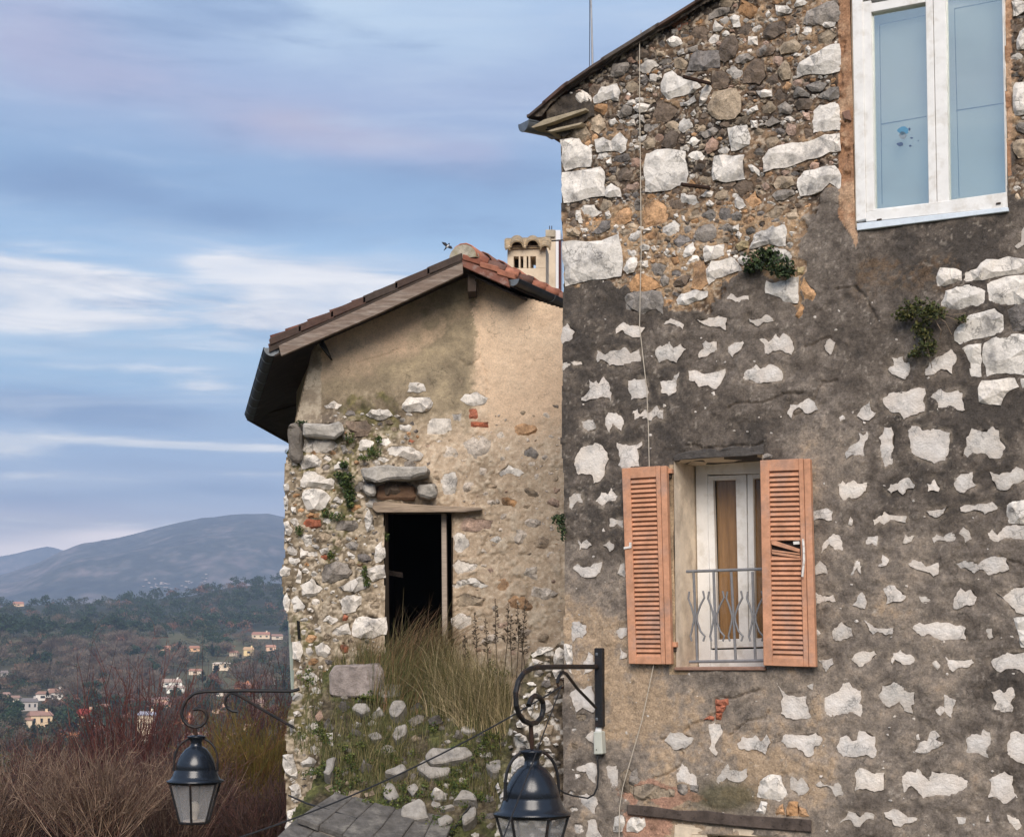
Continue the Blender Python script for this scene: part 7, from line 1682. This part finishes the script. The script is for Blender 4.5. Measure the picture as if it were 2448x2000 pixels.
for it_ in range(3500):
    x = rt.uniform(-260, 900) if it_ < 2600 else rt.choice([rt.uniform(-1100, -260), rt.uniform(900, 1900)]); y = rt.uniform(1395, 1800)
    if not clear(x, y, y): continue
    hit = march(x, y, 200, 1520, 500)
    if hit is None: continue
    p, r = hit; k = kind_at(x, y); sz = {'bare': 6.0, 'oak': 4.6, 'pine': 5.2, 'rust': 5.0, 'cypress': 4.2}[k] * rt.uniform(.7, 1.25) * (1.0 if r > 850 else .80)
    if k == 'bare' and 480 < r < 900: sz *= 1.2
    if not clear(x, y, y - 1.0 * sz / r * F_PX, .5 * sz / r * F_PX) and rt.random() > .03: continue
    far.append((sz / r, p, r, k, sz * (1.12 if r > 950 else 1.0), x))
sel = [f for f in far if -10 < f[5] < 700]; sel.sort(key=lambda f: -f[0]); chosen = sel[:290]; ids = set(id(f) for f in chosen)
for f in chosen:
    _, p, r, k, sz, _ = f; nm, lab, grp = NM[k]; o = bpy.data.objects.new(nm, rt.choice(TME[k])); COL.objects.link(o); o.location = tuple(p - np.array((0, 0, .3))); o.rotation_euler = (0, 0, rt.uniform(0, 6.28)); q = rt.uniform(.85, 1.15); o.scale = (sz * q, sz * q, sz * rt.uniform(.9, 1.2)); o['label'] = lab; o['category'] = 'tree'; o['group'] = grp
VV = []; FF = []; CC = []; k0 = 0
for f in far:
    if id(f) in ids: continue
    _, p, r, k, sz, _ = f; V, F, C = rt.choice(TM[k]); nq = 4 * (240 if -260 < f[5] < 900 else 120); V = V[:nq]; a = rt.uniform(0, 6.28); ca, sa = math.cos(a), math.sin(a)
    VV.append(np.stack([V[:, 0] * ca - V[:, 1] * sa, V[:, 0] * sa + V[:, 1] * ca, V[:, 2]], 1) * sz * (1.15, 1.15, 1.1) + p); FF.append(np.arange(nq).reshape(-1, 4) + k0); CC.append(C[:nq]); k0 += nq
w_ = part('woodland', mesh('woodland', np.concatenate(VV), np.concatenate(FF), m_fol, np.concatenate(CC)), None, 'stuff'); w_['label'] = 'mixed dark pine and russet woodland covering the hill below the mountain'; w_['category'] = 'woodland'
# a village far off on the mountain's foot
mb = MB(); rgv = random.Random(3)
for i in range(30):
    x = rgv.gauss(395, 48) if i < 34 else rgv.choice([70, 100, 520, 470, 190]) + rgv.uniform(-20, 20); y = 1398 + (395 - x) * .10 + rgv.gauss(0, 7) if i < 34 else rgv.uniform(1370, 1425); hit = march(x, y, 2300, 4750)
    if hit: p, r = hit; s = r / F_PX; mb.box(p + (0, 0, 2), rgv.uniform(2.5, 6) * s, 8, rgv.uniform(1.2, 2.4) * s, rgv.uniform(-.5, .5))
dv = part('distant_village', mb.mesh('distant_village', M('distant_walls', (.50, .42, .37), .9, var=0)), None, 'stuff'); dv['label'] = 'scatter of pale houses at the foot of the blue mountain'; dv['category'] = 'village'

# ================= bare bushes below the village =================
def shrub(name, label, cat, base, n, height, spread, cols, seed, lean=(0, 0), r0=.011, twigs=6, curve=.5, depth=.5, group=None, fill=0, fillcols=None, fillsize=.02):
    rg = np.random.default_rng(seed); base = np.array(base); K = 6
    ang = rg.uniform(0, 2 * math.pi, n); sp = np.sqrt(rg.random(n)) * spread; dx = np.cos(ang) * sp + lean[0]; dy = np.sin(ang) * sp * depth + lean[1]; h = height * rg.uniform(.55, 1.05, n) * (1 - .25 * (sp / max(spread, 1e-6)) ** 2)
    b0 = base + np.stack([rg.normal(size=n) * spread * .12, rg.normal(size=n) * spread * .12, np.zeros(n)], 1)
    ts = np.linspace(0, 1, K); P = np.stack([b0 + np.stack([dx * (t ** (1 - curve * .3)) * h / height, dy * t * h / height, h * (t - curve * .22 * t * t)], 1) + rg.normal(size=(n, 3)) * .025 * height * .2 * t for t in ts], 1)
    allP = [P]; allR = [np.linspace(1, .22, K)[None] * r0 * rg.uniform(.6, 1.25, (n, 1))]
    if twigs:
        m = n * twigs; src = rg.integers(0, n, m); tt = rg.uniform(.2, .98, m) * (K - 1); i0 = np.minimum(tt.astype(int), K - 2); fr = (tt - i0)[:, None]; st = P[src, i0] * (1 - fr) + P[src, i0 + 1] * fr; dirv = P[src, i0 + 1] - P[src, i0]; dirv /= np.linalg.norm(dirv, axis=1)[:, None] + 1e-9
        dv_ = dirv * .8 + rg.normal(size=(m, 3)) * (.45, .45, .30) + (0, 0, .25); dv_ /= np.linalg.norm(dv_, axis=1)[:, None]; ln = height * rg.uniform(.08, .26, m)[:, None]
        allP.append(np.stack([st, st + dv_ * ln * .5 + (0, 0, .01), st + dv_ * ln + (0, 0, .03)], 1)); allR.append(np.array([[.55, .4, .18]]) * r0 * rg.uniform(.7, 1.1, (m, 1)))
    if twigs:            # twigs fork once more
        T_ = allP[1]; m2 = len(T_); s2 = rg.integers(0, len(T_), m2); f2 = rg.uniform(.3, .95, m2)[:, None]; st2 = T_[s2, 1] * (1 - f2) + T_[s2, 2] * f2; d2 = (T_[s2, 2] - T_[s2, 0]); l2 = np.linalg.norm(d2, axis=1)[:, None]; d2 = d2 / (l2 + 1e-9) + rg.normal(size=(m2, 3)) * .55; d2 /= np.linalg.norm(d2, axis=1)[:, None]; l2 = l2 * rg.uniform(.3, .6, (m2, 1))
        allP.append(np.stack([st2, st2 + d2 * l2 * .5 + rg.normal(size=(m2, 3)) * l2 * .06, st2 + d2 * l2], 1)); allR.append(np.array([[.32, .24, .12]]) * r0 * np.ones((m2, 1)))
    t_ = thing(name, label, cat, base, group)
    for nm, P_, R_ in zip(('stems', 'twigs', 'twiglets'), allP, allR):
        n_, k_, _ = P_.shape; tang = P_[:, -1] - P_[:, 0]; tang /= np.linalg.norm(tang, axis=1)[:, None] + 1e-9; a = np.cross(tang, (0.3, 1, .1)); a /= np.linalg.norm(a, axis=1)[:, None]; b = np.cross(tang, a); V = []
        for j in range(3): w = 2 * math.pi * j / 3; V.append(P_ + (a[:, None] * math.cos(w) + b[:, None] * math.sin(w)) * R_[..., None])
        V = np.stack(V, 2); idx = np.arange(n_ * k_ * 3).reshape(n_, k_, 3); F = []
        for j in range(3): F.append(np.stack([idx[:, :-1, j], idx[:, :-1, (j + 1) % 3], idx[:, 1:, (j + 1) % 3], idx[:, 1:, j]], -1).reshape(-1, 4))
        cc = np.array(cols)[rg.integers(0, len(cols), n_)] * rg.uniform(.7, 1.25, (n_, 1)); part(nm, mesh(nm, V.reshape(-1, 3), np.concatenate(F), m_twig, np.repeat(cc, k_ * 3, 0)), t_, kind='stuff')
    if fill:
        c = [(base + np.array((dx[i] * .8 * h[i] / height, dy[i] * .8, h[i] * rg.uniform(.35, .85))), (.30 * spread, .25 * spread, .18 * height)) for i in range(0, n, max(1, n // 24))]
        V, F, C = leaves(c, fill, fillsize, fillcols or cols, seed=seed + 5); part('foliage', mesh('foliage', V, F, m_leaf, C), t_, kind='stuff')
    return t_
BR = [lin(140, 116, 98), lin(112, 92, 80), lin(160, 136, 116), lin(104, 78, 68)]; RD = [lin(108, 62, 58), lin(92, 56, 54), lin(122, 80, 72), lin(84, 58, 54)]; DK = [lin(84, 67, 62), lin(70, 55, 52), lin(100, 78, 70), lin(108, 76, 70)]; OL = [lin(124, 112, 54), lin(104, 96, 48), lin(144, 120, 62), lin(128, 92, 58)]
def bpos(x, Y, z=-4.6): p = at(x, 1560, Y); return np.array((p[0], Y, z))
shrub('bare_bush', 'big brown leafless bush with long stems fanning out, lower left foreground', 'bush', at(235, 2030, 19.0), 170, 1.35, 1.2, BR, 31, (0, 0), .008, 7, .75, .7)
shrub('bare_bush', 'brown leafless bush at the very left edge, in front of dark scrub', 'bush', at(-10, 2080, 19.5), 110, 1.5, .9, BR + DK[:1], 32, (.25, 0), .0075, 7, .6, .7)
shrub('bare_bush', 'tangled brown bush between the big fanned bush and the left lantern', 'bush', at(395, 2090, 20.5), 150, 1.6, 1.0, BR + DK, 33, (.1, 0), .0075, 8, .6, .7)
shrub('red_stemmed_bush', 'tall bush of upright dark red stems in front of the tall cream block', 'bush', at(300, 2040, 24.5), 200, 2.9, 1.35, RD, 34, (.05, 0), .0105, 4, .16, .5)
shrub('red_stemmed_bush', 'upright red stemmed bush behind the left lantern', 'bush', at(470, 2060, 25.0), 150, 3.0, 1.2, RD + BR[:1], 35, (.02, 0), .009, 4, .12, .5)
shrub('red_stemmed_bush', 'thin red stemmed bush next to the corner of the ruined wall', 'bush', at(640, 2060, 25.5), 130, 3.2, .9, RD + DK[:1], 36, (0, 0), .008, 4, .10, .5)
shrub('red_stemmed_bush', 'low reddish brown bush left of the tall red one', 'bush', at(150, 2060, 25.0), 300, 2.0, 1.3, DK + RD, 37, (0, 0), .010, 8, .35, .6, fill=1600, fillcols=DK)
shrub('olive_hedge', 'olive green and rust coloured broom hedge right of the left lantern', 'hedge', at(600, 2080, 23.0), 420, 2.05, 1.05, OL, 38, (0, 0), .0075, 11, .15, .5, fill=5200, fillcols=OL + DK[2:], fillsize=.022)
shrub('dark_bush', 'dark green bush at the far left behind the brown stems', 'bush', at(40, 2060, 26.5), 160, 2.15, 1.3, DK, 39, (0, 0), .010, 6, .3, .6, fill=5200, fillcols=[lin(62, 64, 38), lin(48, 52, 34), lin(84, 80, 44), lin(58, 46, 38)], fillsize=.026)
shrub('dark_bush', 'dark brown thicket low between the brown bush and the olive hedge', 'bush', at(420, 2120, 22.5), 360, 1.9, 1.5, DK, 40, (0, 0), .010, 10, .4, .5, fill=2600, fillcols=[lin(58, 44, 36), lin(78, 52, 42), lin(70, 62, 40)], fillsize=.02)
shrub('dark_bush', 'dark brown thicket at the lower left behind the fanned bush', 'bush', at(130, 2120, 22.0), 320, 1.75, 1.5, DK + BR[1:2], 41, (0, 0), .010, 10, .4, .5, fill=2200, fillcols=[lin(58, 46, 38), lin(76, 56, 44)], fillsize=.02)
shrub('dark_bush', 'dark shady thicket against the foot of the ruined wall', 'bush', at(650, 2130, 20.5), 260, 1.4, .8, DK, 42, (0, 0), .009, 9, .4, .6, fill=1800, fillcols=[lin(56, 42, 34), lin(72, 60, 38)], fillsize=.018)

# ================= air =================
hz = bpy.data.materials.new('haze'); hz.use_nodes = True; t = hz.node_tree
for q in list(t.nodes): t.nodes.remove(q)
o_ = t.nodes.new('ShaderNodeOutputMaterial'); pv = t.nodes.new('ShaderNodeVolumePrincipled'); pv.inputs['Color'].default_value = (.60, .74, 1.0, 1); pv.inputs['Density'].default_value = 2.1e-4; pv.inputs['Anisotropy'].default_value = 0.0
t.links.new(pv.outputs[0], o_.inputs['Volume'])
V = [(a, b, c) for c in (-110, 480) for a, b in ((-5200, -2600), (5200, -2600), (5200, 7300), (-5200, 7300))]
hzo = part('haze', MB().prism([Vector(v) for v in V[:4]], [Vector(v) for v in V[4:]]).mesh('haze', hz), None, 'stuff')
